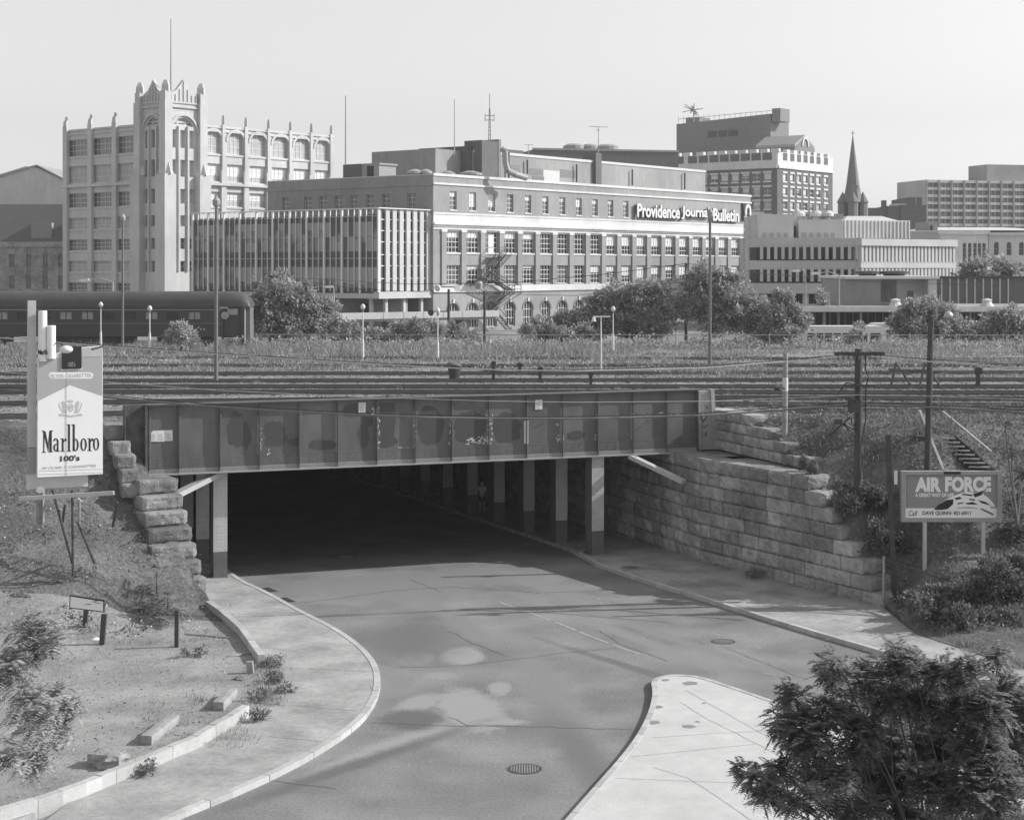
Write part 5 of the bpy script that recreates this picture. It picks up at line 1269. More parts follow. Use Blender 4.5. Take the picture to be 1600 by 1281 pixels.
# ---- bus station: round ended pavilion and long canopy
BY = 185; bs = thing('bus_station', P(1390, 480, BY), 'low bus station with a drum shaped brick pavilion above a long thin canopy', 'bus station')
def px(x): return unp(x, BY)
mb = MB(); kq = BY/F
mb.box(px(1320), px(1376), BY, BY+14, zat(478, BY), zat(436, BY)); 
mb.build('brick_wing', 'brick_light', bs)
mb = MB(); mb.box(px(1376)+.02, px(1460), BY+2, BY+13, zat(478, BY), zat(437, BY)); mb.box(px(1449), px(1462), BY-.5, BY+1.98, zat(474, BY), zat(437, BY)); dr = mb.build('pavilion', 'concrete', bs)
mb = MB()
for i, (a, b) in enumerate(((1379, 1389), (1390, 1398), (1399, 1407))): mb.box(px(a), px(b), BY+1.9, BY+1.98, zat(472, BY), zat(439, BY))
mb.build('window', 'glass_mid', bs)
mb = MB(); mb.box(px(1424), px(1434), BY+1.9, BY+1.98, zat(466, BY), zat(455, BY)); mb.build('window', 'glass_mid', bs)
mb = MB(); mb.box(px(1318), px(1464), BY-1.2, BY+15, zat(436, BY)+.01, zat(431.5, BY)); mb.build('roof', 'limestone', bs)
for x, w in ((1373, 1.6), (1416, 2.0)): mb = MB(); mb.lathe((px(x), BY+6, zat(431.5, BY)), [(w*.6, 0), (w*.6, .2), (w*.9, .22), (w*.9, .5), (w*.4, .6)], 14); mb.build('roof_vent', 'dark_metal', bs)
mb = MB(); mb.box(px(1237), px(1640), BY-9, BY+8, zat(485, BY-9)-.2, zat(480, BY-9)+.0); cn = mb.build('canopy', 'concrete_dark', bs)
mb = MB(); mb.box(px(1237)-.1, px(1640), BY-9.15, BY-9.02, zat(487, BY-9), zat(480, BY-9)+.05); mb.build('fascia', 'limestone', cn)
mb = MB(); mb.box(px(1260), px(1640), BY+2, BY+3, GZ, zat(486, BY)); mb.build('rear_wall', 'dark_metal', bs)
for k in range(34): mb = MB(); x = px(1265)+k*.85; mb.box(x, x+.12, BY+1.8, BY+1.99, GZ, zat(487, BY)); mb.build('mullion', 'grey_metal', bs)
for k in range(8): mb = MB(); x = px(1270)+k*3.9; mb.tube((x, BY-7, GZ), (x, BY-7, zat(486, BY-9)), .14); mb.build('column', 'grey_metal', bs)
for x in (1383, 1522): mb = MB(); mb.lathe((px(x), BY-5, zat(480, BY-9)), [(.8, 0), (.5, .4), (.5, .6), (.6, .65), (.2, .85)], 12); mb.build('roof_vent', 'roof_pale', bs)
dk = thing('dark_store', P(1500, 450, 200), 'dark glazed low store behind the canopy at the right edge', 'building'); mb = MB(); mb.box(unp(1465, 200), unp(1640, 200), 200, 212, GZ, zat(434, 200)); mb.build('wall', 'brick_dark', dk)
mb = MB(); mb.box(unp(1464, 200), unp(1640, 200), 199.6, 213, zat(434, 200)+.01, zat(432, 200)); mb.build('roof', 'dark_metal', dk)
for k in range(9): mb = MB(); x = unp(1470+k*13, 200); mb.box(x, x+.16, 199.85, 199.99, GZ, zat(435, 200)); mb.build('mullion', 'concrete', dk)

# buses and a van in the street beyond the fence
def bus(px0, Y, L, label, zg=4.42):
    x0 = unp(px0, Y); t = thing('bus', (x0+L/2, Y, zg), label, 'bus', 'buses in the street beyond the yard fence')
    prof = [(x0, .45), (x0, 2.4), (x0+.15, 2.85), (x0+.5, 3.05), (x0+L-.5, 3.05), (x0+L-.15, 2.8), (x0+L, 1.4), (x0+L, .45)]
    f = Fr(0, Y-1.25, d=(1, 0)); mb = MB(); mb.fpoly(f, [(a, zg+z) for a, z in prof], 0, 2.5); mb.build('body', 'bus_paint', t)
    for k in range(7):
        a = x0+.6+k*(L-2.2)/7; mb = MB(); mb.fb(f, a, a+(L-2.2)/7-.15, .004, .03, zg+1.5, zg+2.4); mb.build('window', 'bus_glass', t)
    mb = MB(); mb.fb(f, x0+L-1.45, x0+L-.5, .004, .03, zg+.6, zg+2.4); mb.build('door', 'bus_glass', t)
    mb = MB(); mb.face([(x0+L+.01, Y-1.1, zg+1.45), (x0+L+.01, Y+1.1, zg+1.45), (x0+L-.13, Y+1.1, zg+2.7), (x0+L-.13, Y-1.1, zg+2.7)]); mb.build('windscreen', 'bus_glass', t)
    for xx in (x0+2.2, x0+L-2.6):
        mb = MB(); mb.lathe((xx, Y-1.27, zg+.5), [(.5, 0), (.5, .3)], 16, (0, 1, 0)); mb.build('wheel', 'tyre', t)
    return t
bus(1248, 158, 8.0, 'pale bus behind the small tree, the nearer one with its long flat roof showing'); bus(1357, 166, 8.5, 'pale bus with its roof above the bushes left of the tall lamp pole'); bus(1420, 172, 9.0, 'pale bus half hidden by the bushes right of the tall lamp pole')
def van(px0, Y, label, flip=1):
    x0 = unp(px0, Y); zg = 4.42; t = thing('van', (x0+2, Y, zg), label, 'van'); f = Fr(x0, Y-.9, d=(1, 0))
    mb = MB(); mb.fpoly(f, [(0, zg+.4), (0, zg+1.9), (.3, zg+2.15), (3.4, zg+2.15), (4.0, zg+1.4), (4.7, zg+1.15), (4.8, zg+.4)], 0, 1.8); mb.build('body', 'bus_paint', t)
    mb = MB(); mb.fb(f, 2.4, 3.2, .004, .03, zg+1.3, zg+1.85); mb.build('window', 'bus_glass', t)
    mb = MB(); mb.fb(f, .4, 1.5, .004, .03, zg+1.3, zg+1.85); mb.build('window', 'bus_glass', t)
    for xx in (.9, 3.8): mb = MB(); mb.lathe(f.p(xx, .02, zg+.36), [(.36, 0), (.36, .25)], 14, (0, 1, 0)); mb.build('wheel', 'tyre', t)
van(584, 170, 'pale van parked under the ramp left of the bushes')
# ================================================================== RAIL YARD
def track(Y0, x0, x1, label, bend=None, weedy=False):
    """bend: function x -> dy"""
    bend = bend or (lambda x: 0.0)
    t = thing('railway_track', ((max(x0, -40)+min(x1, 40))/2, Y0, YZ), label, 'track', 'railway tracks across the yard')
    xs = np.arange(x0, x1+.1, 2.5)
    for sgn in (-.72, .72):
        mb = MB(); n = len(xs)
        for x in xs:
            y = Y0+bend(x)+sgn
            for dy, z in ((-.07, YZ+.05), (-.03, YZ+.07), (-.036, YZ+.19), (.036, YZ+.19), (.03, YZ+.07), (.07, YZ+.05)): mb.v.append((x, y+dy, z))
        for i in range(n-1):
            for j in range(5): k = i*6+j; mb.f.append((k, k+6, k+7, k+1))
        mb.build('rail', 'rail', t)
    mb = MB()
    for x in np.arange(x0, x1, .6 if Y0 < 95 else 1.2):
        y = Y0+bend(x); d = rng.uniform(-.12, .12); mb.box(x, x+.22, y-1.25+d, y+1.25+d, YZ-.05, YZ+.05+rng.uniform(-.02, .015))
    so_ = mb.build('sleepers', 'sleeper', t); so_['kind'] = 'stuff'
    mb = MB(); n = len(xs)
    for x in xs:
        y = Y0+bend(x); mb.v += [(x, y-1.9, YZ-.03), (x, y-1.35, YZ+.02), (x, y+1.35, YZ+.02), (x, y+1.9, YZ-.03)]
    for i in range(n-1):
        for j in range(3): k = i*4+j; mb.f.append((k, k+4, k+5, k+1))
    mb.build('ballast_bed', 'ballast', t)
def curveA(x): return -.035*(x-8) if x > 8 else 0
track(79.6, -42, 60, 'rail track running just behind the plate girder, the nearest of the yard', lambda x: (-.32*max(0, -x-2)+.0) if x < -2 else -.05*max(0, x-8))
track(83.6, -50, 62, 'second rail track behind the plate girder', lambda x: -.16*max(0, -x-2) - .05*max(0, x-8))
track(87.4, -50, 62, 'third rail track behind the plate girder', lambda x: -.03*max(0, x-8))
track(91.4, -55, 66, 'rail track in the middle of the yard just nearer than the short switch stand')
track(96.5, -55, 70, 'rail track in the middle of the yard just beyond the short switch stand', lambda x: .02*x)
track(103, -60, 75, 'rusty rail track among thin grass in the far half of the yard', lambda x: .02*x)
track(111, -60, 80, 'grass covered rail track nearer than the yard lamp posts')
track(120, -65, 85, 'overgrown rail track in the tall weeds nearest the wire fence', lambda x: -.03*x)
track(75.9, 12.5, 62, 'short rail track on the right that ends beside the bridge abutment', lambda x: -.04*(x-12))
track(137.2, -95, -18, 'rail track under the dark passenger coach')

# buffer bits and yard clutter
def stand(px_, py, Y, label):
    b = P(px_, py, Y); b.z = YZ; t = thing('switch_stand', b, label, 'switch stand')
    mb = MB(); mb.lathe(b, [(.34, 0), (.4, .15), (.3, .2), (.36, .5), (.42, .85)], 12); mb.build('drum', 'dark_metal', t)
    mb = MB(); mb.lathe((b.x, b.y, b.z+.86), [(.44, 0), (.46, .12), (.3, .2)], 12, (.25, 0, 1)); mb.build('lid', 'girder_rust', t)
stand(710, 590, 97.5, 'squat dark drum shaped switch stand in the middle of the yard')
for px_, Y, h, lb in ((771, 96, 1.25, 'short dark post left of the tall lattice of bushes, beside the drum shaped stand'), (844, 96, .95, 'short dark post between the yard tracks, middle one of three'), (923, 94, .75, 'short dark post between the yard tracks, right one of three'), (812, 104, .7, 'thin stub post in the yard grass behind the girder')):
    x = unp(px_, Y); mb = MB(); mb.box(x-.09, x+.09, Y-.08, Y+.08, YZ, YZ+h); mb.box(x-.16, x+.16, Y-.12, Y-.085, YZ+h-.2, YZ+h-.04); one(mb, 'marker_post', 'wood_dark', lb, 'post')
a = P(755, 557, 104); b = P(925, 573, 100); mb = MB(); mb.tube(a+Vector((0, 0, -.9)), b+Vector((0, 0, -.9)), .06, n=6); mb.v = [(x, y, max(z, YZ+.1)) for x, y, z in mb.v]; one(mb, 'fallen_pipe', 'dark_metal', 'long thin pipe lying slanting across the yard tracks', 'pipe')
a = P(1400, 575, 92); t = thing('buffer_frame', (a.x, a.y, YZ), 'rusty A shaped frame standing on the tracks between the two right hand poles', 'rail frame')
mb = MB()
for dx in (0, 1.6): mb.tube((a.x+dx-.3, 92, YZ), (a.x+dx, 92, YZ+1.4), .07); mb.tube((a.x+dx+.9, 92, YZ), (a.x+dx, 92, YZ+1.4), .06)
mb.build('struts', 'girder_rust', t); mb = MB(); mb.tube((a.x-.4, 92, YZ+1.0), (a.x+2.4, 92, YZ+.9), .09); mb.build('beam', 'girder_rust', t)
a = P(1528, 586, 92); mb = MB(); mb.box(a.x-.1, a.x+.1, 91.9, 92.1, YZ, YZ+1.15); mb.box(a.x-.22, a.x+.22, 91.86, 91.9, YZ+.75, YZ+1.1); one(mb, 'marker_post', 'dark_metal', 'short dark marker post on the tracks near the right edge', 'post')

# ---- passenger coach
TY = 136.0
tr = thing('passenger_coach', (unp(200, TY), TY+1.2, YZ+.2), 'dark heavyweight passenger coach with a rounded roof and a round emblem near its end', 'railway coach')
xe = unp(391, TY); xs_ = xe-26.5; zb, zw, ztop_ = zat(526, TY), zat(479.5, TY), zat(455.5, TY)
f = Fr(0, TY, d=(1, 0))
def roofsec(x, sc=1.0, dz=0.0):
    pts = []
    for i in range(13):
        a = math.pi*i/12; pts.append((x, TY+1.5-1.56*math.cos(a)*sc, zw+(ztop_-zw-dz)*(math.sin(a)**.75)))
    return pts
wins = []; 
for xx in range(14): 
    a = xe-3.9-1.75*xx; 
    if a-1.2 > xs_+1: wins.append((a-1.15, a-.2, zat(499, TY), zat(487.5, TY)))
mb = MB(); wall_holes(mb, f, xs_, xe-2.35, zb, zw, wins, .1); mb.box(xs_, xe-2.35, TY+.2, TY+3, zb, zw-.01); mb.build('body', 'train_body', tr)
mb = MB(); k = 0; secs = [roofsec(xs_)]+[roofsec(x) for x in (xe-3, xe-1.6)]+[roofsec(xe-.7, .99, .12), roofsec(xe-.25, .96, .5), roofsec(xe-.02, .9, 1.0)]
for s_ in secs: mb.v += s_
for i in range(len(secs)-1):
    for j in range(12): q = i*13+j; mb.f.append((q, q+1, q+14, q+13))
mb.f.append(tuple(range(len(mb.v)-13, len(mb.v)))); mb.build('roof', 'train_roof', tr, smooth=True)
for k, w in enumerate(wins):
    m2 = MB(); m2.fquad(f, w[0], w[1], -.09, w[2], w[3]); ww = m2.build('window', 'train_window' if k in (0, 2, 5, 6, 9) else 'glass', tr)
    m2 = MB(); m2.fb(f, w[0]-.04, w[1]+.04, .003, .03, w[3], w[3]+.06); m2.fb(f, w[0]-.04, w[1]+.04, .003, .03, w[2]-.06, w[2]); m2.fb(f, (w[0]+w[1])/2-.03, (w[0]+w[1])/2+.03, -.085, -.04, w[2], w[3]); m2.build('frame', 'train_body', ww)
mb = MB(); mb.fb(f, xs_, xe-2.36, .002, .02, zat(484.6, TY), zat(484, TY)); mb.fb(f, xs_, xe-2.36, .002, .02, zat(505.6, TY), zat(505.2, TY)); mb.build('stripe', 'stripe', tr)
mb = MB(); mb.fb(f, xs_, xe-2.36, .001, .05, zat(507.5, TY), zat(506, TY)); mb.fb(f, xs_, xe-2.36, .001, .06, zb, zb+.1); mb.build('belt_rail', 'train_body', tr)
# vestibule
mb = MB(); mb.box(xe-2.34, xe-.5, TY+.25, TY+2.8, zb-.1, zw); mb.box(xe-2.35, xe-2.2, TY, TY+.3, zb-.2, zw); mb.box(xe-.75, xe-.5, TY, TY+.3, zb-.7, zw); mb.build('vestibule', 'train_body', tr)
mb = MB(); mb.box(xe-2.15, xe-.8, TY+.15, TY+.24, zb, zat(483, TY)); dr = mb.build('door', 'train_body', tr)
mb = MB(); mb.box(xe-1.9, xe-1.05, TY+.11, TY+.148, zat(488, TY)-.2, zat(480.5, TY)-.1); mb.build('door_window', 'train_window', dr)
mb = MB(); mb.box(xe-.48, xe-.1, TY+.5, TY+2.5, zb-.5, zw+.4); mb.build('diaphragm', 'mid_metal', tr)
mb = MB(); mb.box(xe-.7, xe-.45, TY+.02, TY+.5, zb-.6, zw); mb.build('end_post', 'grey_metal', tr)
for k in range(4): mb = MB(); mb.box(xe-2.1, xe-.85, TY-.02+.08*k, TY+.2+.08*k, zb-.2-.27*(3-k), zb-.15-.27*(3-k)); mb.build('step', 'mid_metal', tr)
mb = MB(); mb.lathe((unp(351.5, TY), TY-.01, zat(493, TY)), [(.3, 0), (.3, .02)], 20, (0, -1, 0)); em = mb.build('emblem', 'stripe', tr)
mb = MB(); mb.lathe((unp(351.5, TY), TY-.035, zat(493, TY)), [(.19, 0), (.19, .012)], 16, (0, -1, 0)); mb.build('emblem_centre', 'train_window', em)
mb = MB(); mb.box(unp(343, TY), unp(357, TY), TY-.03, TY-.005, zat(478.5, TY)-.2, zat(475.5, TY)-.2); mb.build('name_board', 'stripe', tr)
mb = MB()
for px_ in (306, 313, 318): mb.box(unp(px_, TY), unp(px_+2, TY), TY-.03, TY-.005, zat(516, TY), zat(513, TY))
mb.build('numbers', 'stripe', tr)
for x in (xe-3.6, xe-5.3, xe-7.0, xs_+4, xs_+6):
    mb = MB(); mb.lathe((x, TY+.55, YZ+.19+.46), [(.46, 0), (.46, .14)], 20, (0, -1, 0)); wl_ = mb.build('wheel', 'dark_metal', tr)
    mb = MB(); mb.lathe((x, TY+.35, YZ+.19+.46), [(.16, 0), (.12, .15)], 10, (0, -1, 0)); mb.build('axle_box', 'mid_metal', wl_)
mb = MB(); mb.box(xe-7.7, xe-2.9, TY+.42, TY+.6, YZ+.55, YZ+.95); mb.box(xs_+3, xs_+7, TY+.42, TY+.6, YZ+.55, YZ+.95); mb.build('bogie_frame', 'dark_metal', tr)
mb = MB(); mb.box(xs_+9, xe-9.5, TY+.5, TY+1.2, zb-.6, zb-.01); mb.box(xe-13.5, xe-11, TY+.3, TY+1, zb-.75, zb-.01); mb.build('underframe', 'dark_metal', tr)

# ---- chain link fence across the back of the yard
FY = 134.0
fe_ = thing('wire_fence', (unp(850, FY), FY, YZ), 'low chain link fence with top rail along the back of the yard', 'fence')
mb = MB(); xa, xb = unp(400, FY), unp(1640, FY); mb.tube((xa, FY, YZ+1.25), (xb, FY, YZ+1.2), .035, n=5); mb.build('top_rail', 'grey_metal', fe_)
for k in range(18): mb = MB(); x = xa+(xb-xa)*k/17; mb.tube((x, FY, YZ-.1), (x, FY, YZ+1.35), .05, n=6); mb.build('post', 'grey_metal', fe_)
mb = MB()
for x in np.arange(xa, xb, .5): mb.tube((x, FY, YZ), (x+1.2, FY, YZ+1.2), .006, n=3, cap=False); mb.tube((x+1.2, FY, YZ), (x, FY, YZ+1.2), .006, n=3, cap=False)
mb.build('mesh', 'grey_metal', fe_)

# ---- poles
def pole(kind, m, pxb, pyb, pxt, pyt, Y, r0, r1, label, cat, zb_=None, group=None):
    zb_ = zat(pyb, Y) if zb_ is None else zb_
    b = Vector((unp(pxb, Y), Y, zb_)); tp = P(pxt, pyt, Y); t = thing(kind, b, label, cat, group)
    mb = MB(); mb.tube(b-Vector((0, 0, .2)), tp, r0, r1, 10); mb.build('pole', m, t); return t, b, tp
def lolly(px_, pyt, pyb, Y, label):
    t, b, tp = pole('yard_lamp', 'white_metal', px_, pyb, px_, pyt+7, Y, .05, .035, label, 'lamp post', None, 'post top lamps in the yard')
    mb = MB(); mb.lathe((tp.x, tp.y, tp.z), [(.05, 0), (.15, .08), (.18, .22), (.11, .36), (.03, .42)], 12); mb.build('globe', 'white_trim', t, smooth=True)
    mb = MB(); mb.lathe((tp.x, tp.y, tp.z-.14), [(.04, 0), (.09, .04), (.09, .11), (.05, .13)], 10); mb.build('collar', 'mid_metal', t)
    mb = MB(); mb.lathe((b.x, b.y, b.z), [(.09, 0), (.085, 1.0), (.05, 1.3)], 10); mb.build('base', 'white_metal', t)
lolly(157.5, 473, 543, 138-5, 'pale post top lamp rising just beside the cigarette billboard'); lolly(234, 479, 545, 126, 'pale post top lamp in front of the coach windows, second from left')
lolly(567, 477, 558, 118, 'pale post top lamp left of centre in the weedy yard'); lolly(684, 483, 560, 118, 'slim post top lamp below the corner of the brick newspaper building'); lolly(958, 480, 548, 128, 'pale post top lamp in front of the big central bushes')
def mast(px_, pyt, pyb, Y, label, r=.11):
    t, b, tp = pole('light_mast', 'mid_metal', px_, pyb, px_+.5, pyt+5, Y, r, r*.7, label, 'mast'); mb = MB(); mb.lathe(tp, [(.06, -.1), (.2, .1), (.22, .35), (.05, .6)], 10); mb.build('lamp', 'grey_metal', t); return t
mast(191.5, 341, 547, 133, 'tall dark mast crossing the coach roof on the left'); mast(337.5, 318, 598, 96, 'tallest dark mast passing in front of the coach and glass annex', .12)
mast(1109, 335, 573, 111, 'tall thin dark mast standing right of the central bushes', .12)
t, b, tp = pole('sign_post', 'white_metal', 939.5, 580, 939, 495, 106, .05, .04, 'thin T shaped white post in the yard beyond the girder', 'post'); mb = MB(); mb.tube(tp+Vector((-.5, 0, 0)), tp+Vector((.6, 0, 0)), .04); mb.build('arm', 'white_metal', t); mb = MB(); mb.lathe(tp+Vector((-.45, 0, -.3)), [(.16, 0), (.1, .28)], 8); mb.build('lamp', 'white_metal', t)
def cobra(pxb, pyb, pxt, pyt, dxp, Y, label, zb_):
    t, b, tp = pole('street_lamp', 'grey_metal', pxb, pyb, pxb, pyt+4, Y, .12, .08, label, 'street lamp', zb_); e = P(pxb+dxp, pyt+1, Y)
    mb = MB(); mid = (tp+e)/2+Vector((0, 0, .25)); mb.path([tp, mid, e], .06, 6); mb.build('arm', 'grey_metal', t); mb = MB(); s_ = 1 if dxp > 0 else -1
    f = Fr(e.x, e.y, d=(1, 0)); mb.fpoly(f, [(-.2*s_, e.z-.05), (0, e.z+.14), (.55*s_, e.z+.12), (.9*s_, e.z-.02), (.6*s_, e.z-.16), (0, e.z-.14)], .17, .34); mb.build('lamp_head', 'white_metal', t); return t
cobra(1258.5, 478, 1258, 422, -10, 180, 'street lamp in front of the concrete office, left of the pair', GZ); cobra(1311, 478, 1311, 426, -32, 180, 'street lamp with a long arm in front of the concrete office, right of the pair', GZ)
cobra(521.5, 492, 521, 447, -3, 186, 'slim street lamp standing on the ramp below the glass annex', 8.0); cobra(176, 468, 176, 437, -38, 150, 'street lamp with a long arched arm above the coach roof', GZ)
# wood poles in the distance
def wpole(px_, pyt, pyb, Y, label, r=.16, arm=None, zb_=None):
    t, b, tp = pole('utility_pole', 'wood_pole', px_, pyb, px_, pyt, Y, r, r*.8, label, 'utility pole', zb_)
    if arm: mb = MB(); mb.box(tp.x-arm, tp.x+arm, Y-.2, Y-.08, tp.z-.5, tp.z-.32); mb.build('crossarm', 'wood_dark', t)
    return t, tp
wpole(422.5, 422, 535, 146, 'dark wooden pole rising out of the left bushes', arm=.5, zb_=4.6); wpole(1072, 411, 530, 146, 'dark wooden pole rising out of the central bushes', zb_=4.6)
t, tp = wpole(757, 455, 530, 150, 'wooden pole standing in front of the fire escape', .14, None, 4.6)
mb = MB(); mb.lathe(tp+Vector((-.5, 0, .2)), [(.3, 0), (.35, .5), (.2, .7)], 10); mb.build('transformer', 'grey_metal', t)
t, tp = wpole(701, 452, 530, 150, 'floodlight pole at the foot of the brick newspaper building', .14, None, 4.6)
for dx, dz in ((-.8, .2), (.6, .2), (-1.4, -2.0)): mb = MB(); mb.lathe(tp+Vector((dx, 0, dz)), [(.1, 0), (.3, .3), (.32, .4)], 10, (-.4 if dx < 0 else .4, -.6, -.2)); mb.build('floodlight', 'dark_metal' if dz < 0 else 'white_metal', t); 
mb = MB(); mb.tube(tp+Vector((-.8, 0, .2)), tp+Vector((.6, 0, .2)), .05); mb.tube(tp+Vector((-1.4, 0, -2)), tp+Vector((0, 0, -2)), .05); mb.build('bracket', 'dark_metal', t)
# lattice mast by the newspaper sign
t = thing('lattice_tower', (unp(1165, 225), 225, GZ), 'thin lattice steel tower at the right corner of the newspaper building', 'tower')
xq, yq = unp(1165.5, 225), 225; h0, h1 = GZ, zat(345, 225)
mb = MB()
for k in range(3): a = 2.1*k; mb.tube((xq+.55*math.cos(a), yq+.55*math.sin(a), h0), (xq+.45*math.cos(a), yq+.45*math.sin(a), h1), .05, n=4)
z = h0
k = 0
while z < h1-.9:
    for q in range(3):
        a, b = 2.1*q, 2.1*((q+1) % 3); mb.tube((xq+.5*math.cos(a), yq+.5*math.sin(a), z), (xq+.5*math.cos(b), yq+.5*math.sin(b), z+.9), .03, n=3)
    z += .9
mb.build('lattice', 'grey_metal', t)
# roof masts and aerials
def rmast(px_, pyt, pyb, Y, label, r=.09, cross=()):
    t = thing('antenna', P(px_, pyb, Y), label, 'antenna'); mb = MB(); mb.tube(P(px_, pyb, Y), P(px_, pyt, Y), r, r*.6, 6); mb.build('mast', 'grey_metal', t)
    for py, a, b in cross: mb = MB(); mb.tube(P(px_+a, py, Y), P(px_+b, py+1, Y), r*.6, n=5); mb.build('element', 'grey_metal', t)
    return t
rmast(540, 150, 258, 229, 'tall thin flagpole on the small roof house', .12); rmast(710, 155, 243, 232, 'thin pole antenna on the roof left of the chimney', .08)
rmast(825.5, 226, 243, 240, 'small television aerial on the roof', .06, ((226, -6, 8),)); rmast(935, 198, 240, 240, 'T shaped aerial with a wide crossbar above the roof', .07, ((198, -14, 15), (203, -3, 3)))
rmast(1431, 300, 325, 380, 'thin aerial above the far brick factory', .07)
t = thing('radio_tower', P(765, 219, 226), 'small braced radio tower standing on the brick chimney block', 'antenna'); mb = MB()
mb.tube(P(763.3, 219, 226), P(764.5, 170, 226), .07, n=4); mb.tube(P(766.7, 219, 226), P(765.5, 170, 226), .07, n=4); mb.tube(P(765, 175, 226), P(765, 147, 226), .06, n=4)
for y in range(172, 218, 6): mb.tube(P(763.6, y, 226), P(766.4, y+6, 226), .04, n=3)
mb.tube(P(758, 181, 226), P(772, 181, 226), .06, n=4); mb.tube(P(758, 188, 226), P(772, 188, 226), .06, n=4); mb.tube(P(758, 178, 226), P(758, 190, 226), .06, n=4); mb.tube(P(772, 178, 226), P(772, 190, 226), .06, n=4); mb.build('tower', 'grey_metal', t)

# ---- near poles on the right bank
t = thing('utility_pole', P(1226.5, 675, 72), 'slim leaning pole with a wide pale band on the right bank', 'utility pole'); b = P(1226, 676, 72)
mb = MB(); mb.tube(b-Vector((0, 0, .3)), P(1227.5, 552, 72), .125, .1, 12); mb.build('pole', 'wood_grey', t)
mb = MB(); mb.tube(P(1226.8, 611, 72), P(1227, 590, 72), .128, .122, 12); mb.build('band', 'white_trim', t)
mb = MB(); mb.tube(P(1216, 604, 71.8), P(1226, 607, 71.9), .04); mb.lathe(P(1218, 606, 71.8), [(.1, 0), (.16, .2)], 8, (-1, 0, .3)); mb.build('bracket', 'dark_metal', t)
PYq = 65.5
t2 = thing('utility_pole', P(1341, 752, PYq), 'dark utility pole with a crossarm and transformer box in the middle of the right bank', 'utility pole'); 
mb = MB(); mb.tube(P(1340.5, 757, PYq), P(1341.5, 545, PYq), .17, .14, 12); mb.build('pole', 'wood_pole', t2)
mb = MB(); xq = unp(1341, PYq); z_ = zat(552.5, PYq); mb.box(xq-.98, xq+.98, PYq-.32, PYq-.18, z_-.06, z_+.08); mb.build('crossarm', 'wood_dark', t2); mb = MB(); mb.box(xq-.55, xq+.6, PYq-.32, PYq-.18, zat(603, PYq), zat(600, PYq)); mb.build('crossarm', 'wood_dark', t2)
mb = MB()
for k in range(9): x = xq-.85+k*.21; mb.lathe((x, PYq-.25, z_-.22), [(.05, 0), (.06, .08), (.035, .16)], 8)
mb.build('insulator', 'mid_metal', t2)
mb = MB(); mb.box(unp(1323, PYq), unp(1338, PYq), PYq-.6, PYq-.18, zat(643, PYq), zat(625, PYq)); mb.hexa([P(1323, 625, PYq-.6), P(1338, 629, PYq-.6), P(1338, 629, PYq-.18), P(1323, 625, PYq-.18), P(1311, 620, PYq-.6), P(1336, 622, PYq-.6), P(1336, 622, PYq-.18), P(1311, 620, PYq-.18)]); mb.build('transformer_box', 'dark_metal', t2)
mb = MB(); mb.path([P(x, y, PYq-.3) for x, y in ((1353, 556), (1352, 575), (1357, 590), (1353, 605), (1352, 640), (1353, 655), (1348, 680), (1345, 700), (1347, 720), (1344, 750))], .025); mb.path([P(x, y, PYq-.3) for x, y in ((1331, 652), (1330, 660), (1334, 664), (1339, 662))], .025); mb.path([P(x, y, PYq-.3) for x, y in ((1338, 681), (1320, 665), (1310, 655))], .03); mb.path([P(x, y, PYq-.3) for x, y in ((1337, 600), (1322, 598), (1310, 615))], .02); mb.build('riser_cable', 'wire', t2)
mb = MB(); mb.path([P(1292, 684, PYq-.4), P(1328, 652, PYq-.2)], .04); mb.path([P(1312, 658, PYq-.4), P(1338, 672, PYq-.1)], .03); mb.box(unp(1300, PYq), unp(1312, PYq), PYq-.6, PYq-.3, zat(661, PYq), zat(653, PYq)); mb.build('lamp_arm', 'dark_metal', t2)
P3Y = 65
t3 = thing('utility_pole', P(1450, 735, P3Y), 'tall dark pole with a pale round street lamp, in front of the wooden stairs', 'utility pole')
mb = MB(); mb.tube(P(1449, 742, P3Y), P(1455, 484, P3Y), .135, .11, 12); mb.build('pole', 'wood_pole', t3)
mb = MB(); mb.path([P(1455, 494, P3Y-.2), P(1470, 491.5, P3Y-.2)], .03); ar_ = mb.build('arm', 'grey_metal', t3)
mb = MB(); mb.ball(P(1481, 493, P3Y-.2), .2, 10, .85); lh = mb.build('lamp_head', 'galvanized', t3, smooth=True)
mb = MB(); mb.box(unp(1460, P3Y), unp(1463, P3Y), P3Y-.25, P3Y-.15, zat(497, P3Y), zat(470, P3Y)); mb.build('bracket', 'grey_metal', t3)
mb = MB(); mb.lathe(P(1471, 491, P3Y-.2), [(.07, 0), (.1, .12)], 8, (1, 0, 0)); mb.build('socket', 'dark_metal', ar_)
t4 = thing('timber_post', P(1397, 940, 63.5), 'leaning square timber post left of the framed recruiting billboard', 'post')
mb = MB(); beam(P(1398, 947, 63.5), P(1387.5, 679, 63.5), .085, .085).build('post', 'wood_dark', t4); mb = MB(); mb.box(unp(1396, 63.4), unp(1401, 63.4), 63.25, 63.3, zat(756, 63.4), zat(735, 63.4)); mb.build('notice', 'white_trim', t4)
gp1 = WR0+WRD*11.9
t5 = thing('pipe_railing', P(1380, 955, 63.1), 'thin pipe railing at the low end of the granite wall', 'railing')
mb = MB(); mb.tube(P(1380, 958, 63.0), P(1381, 869, 63.0), .05); mb.build('post', 'wood_grey', t5)
mb = MB(); mb.path([P(1329, 858, 65.2), P(1380, 873, 63.0), P(1420, 886, 62.6), P(1460, 900, 62.4), P(1520, 913, 62)], .025); mb.build('rail', 'dark_metal', t5)
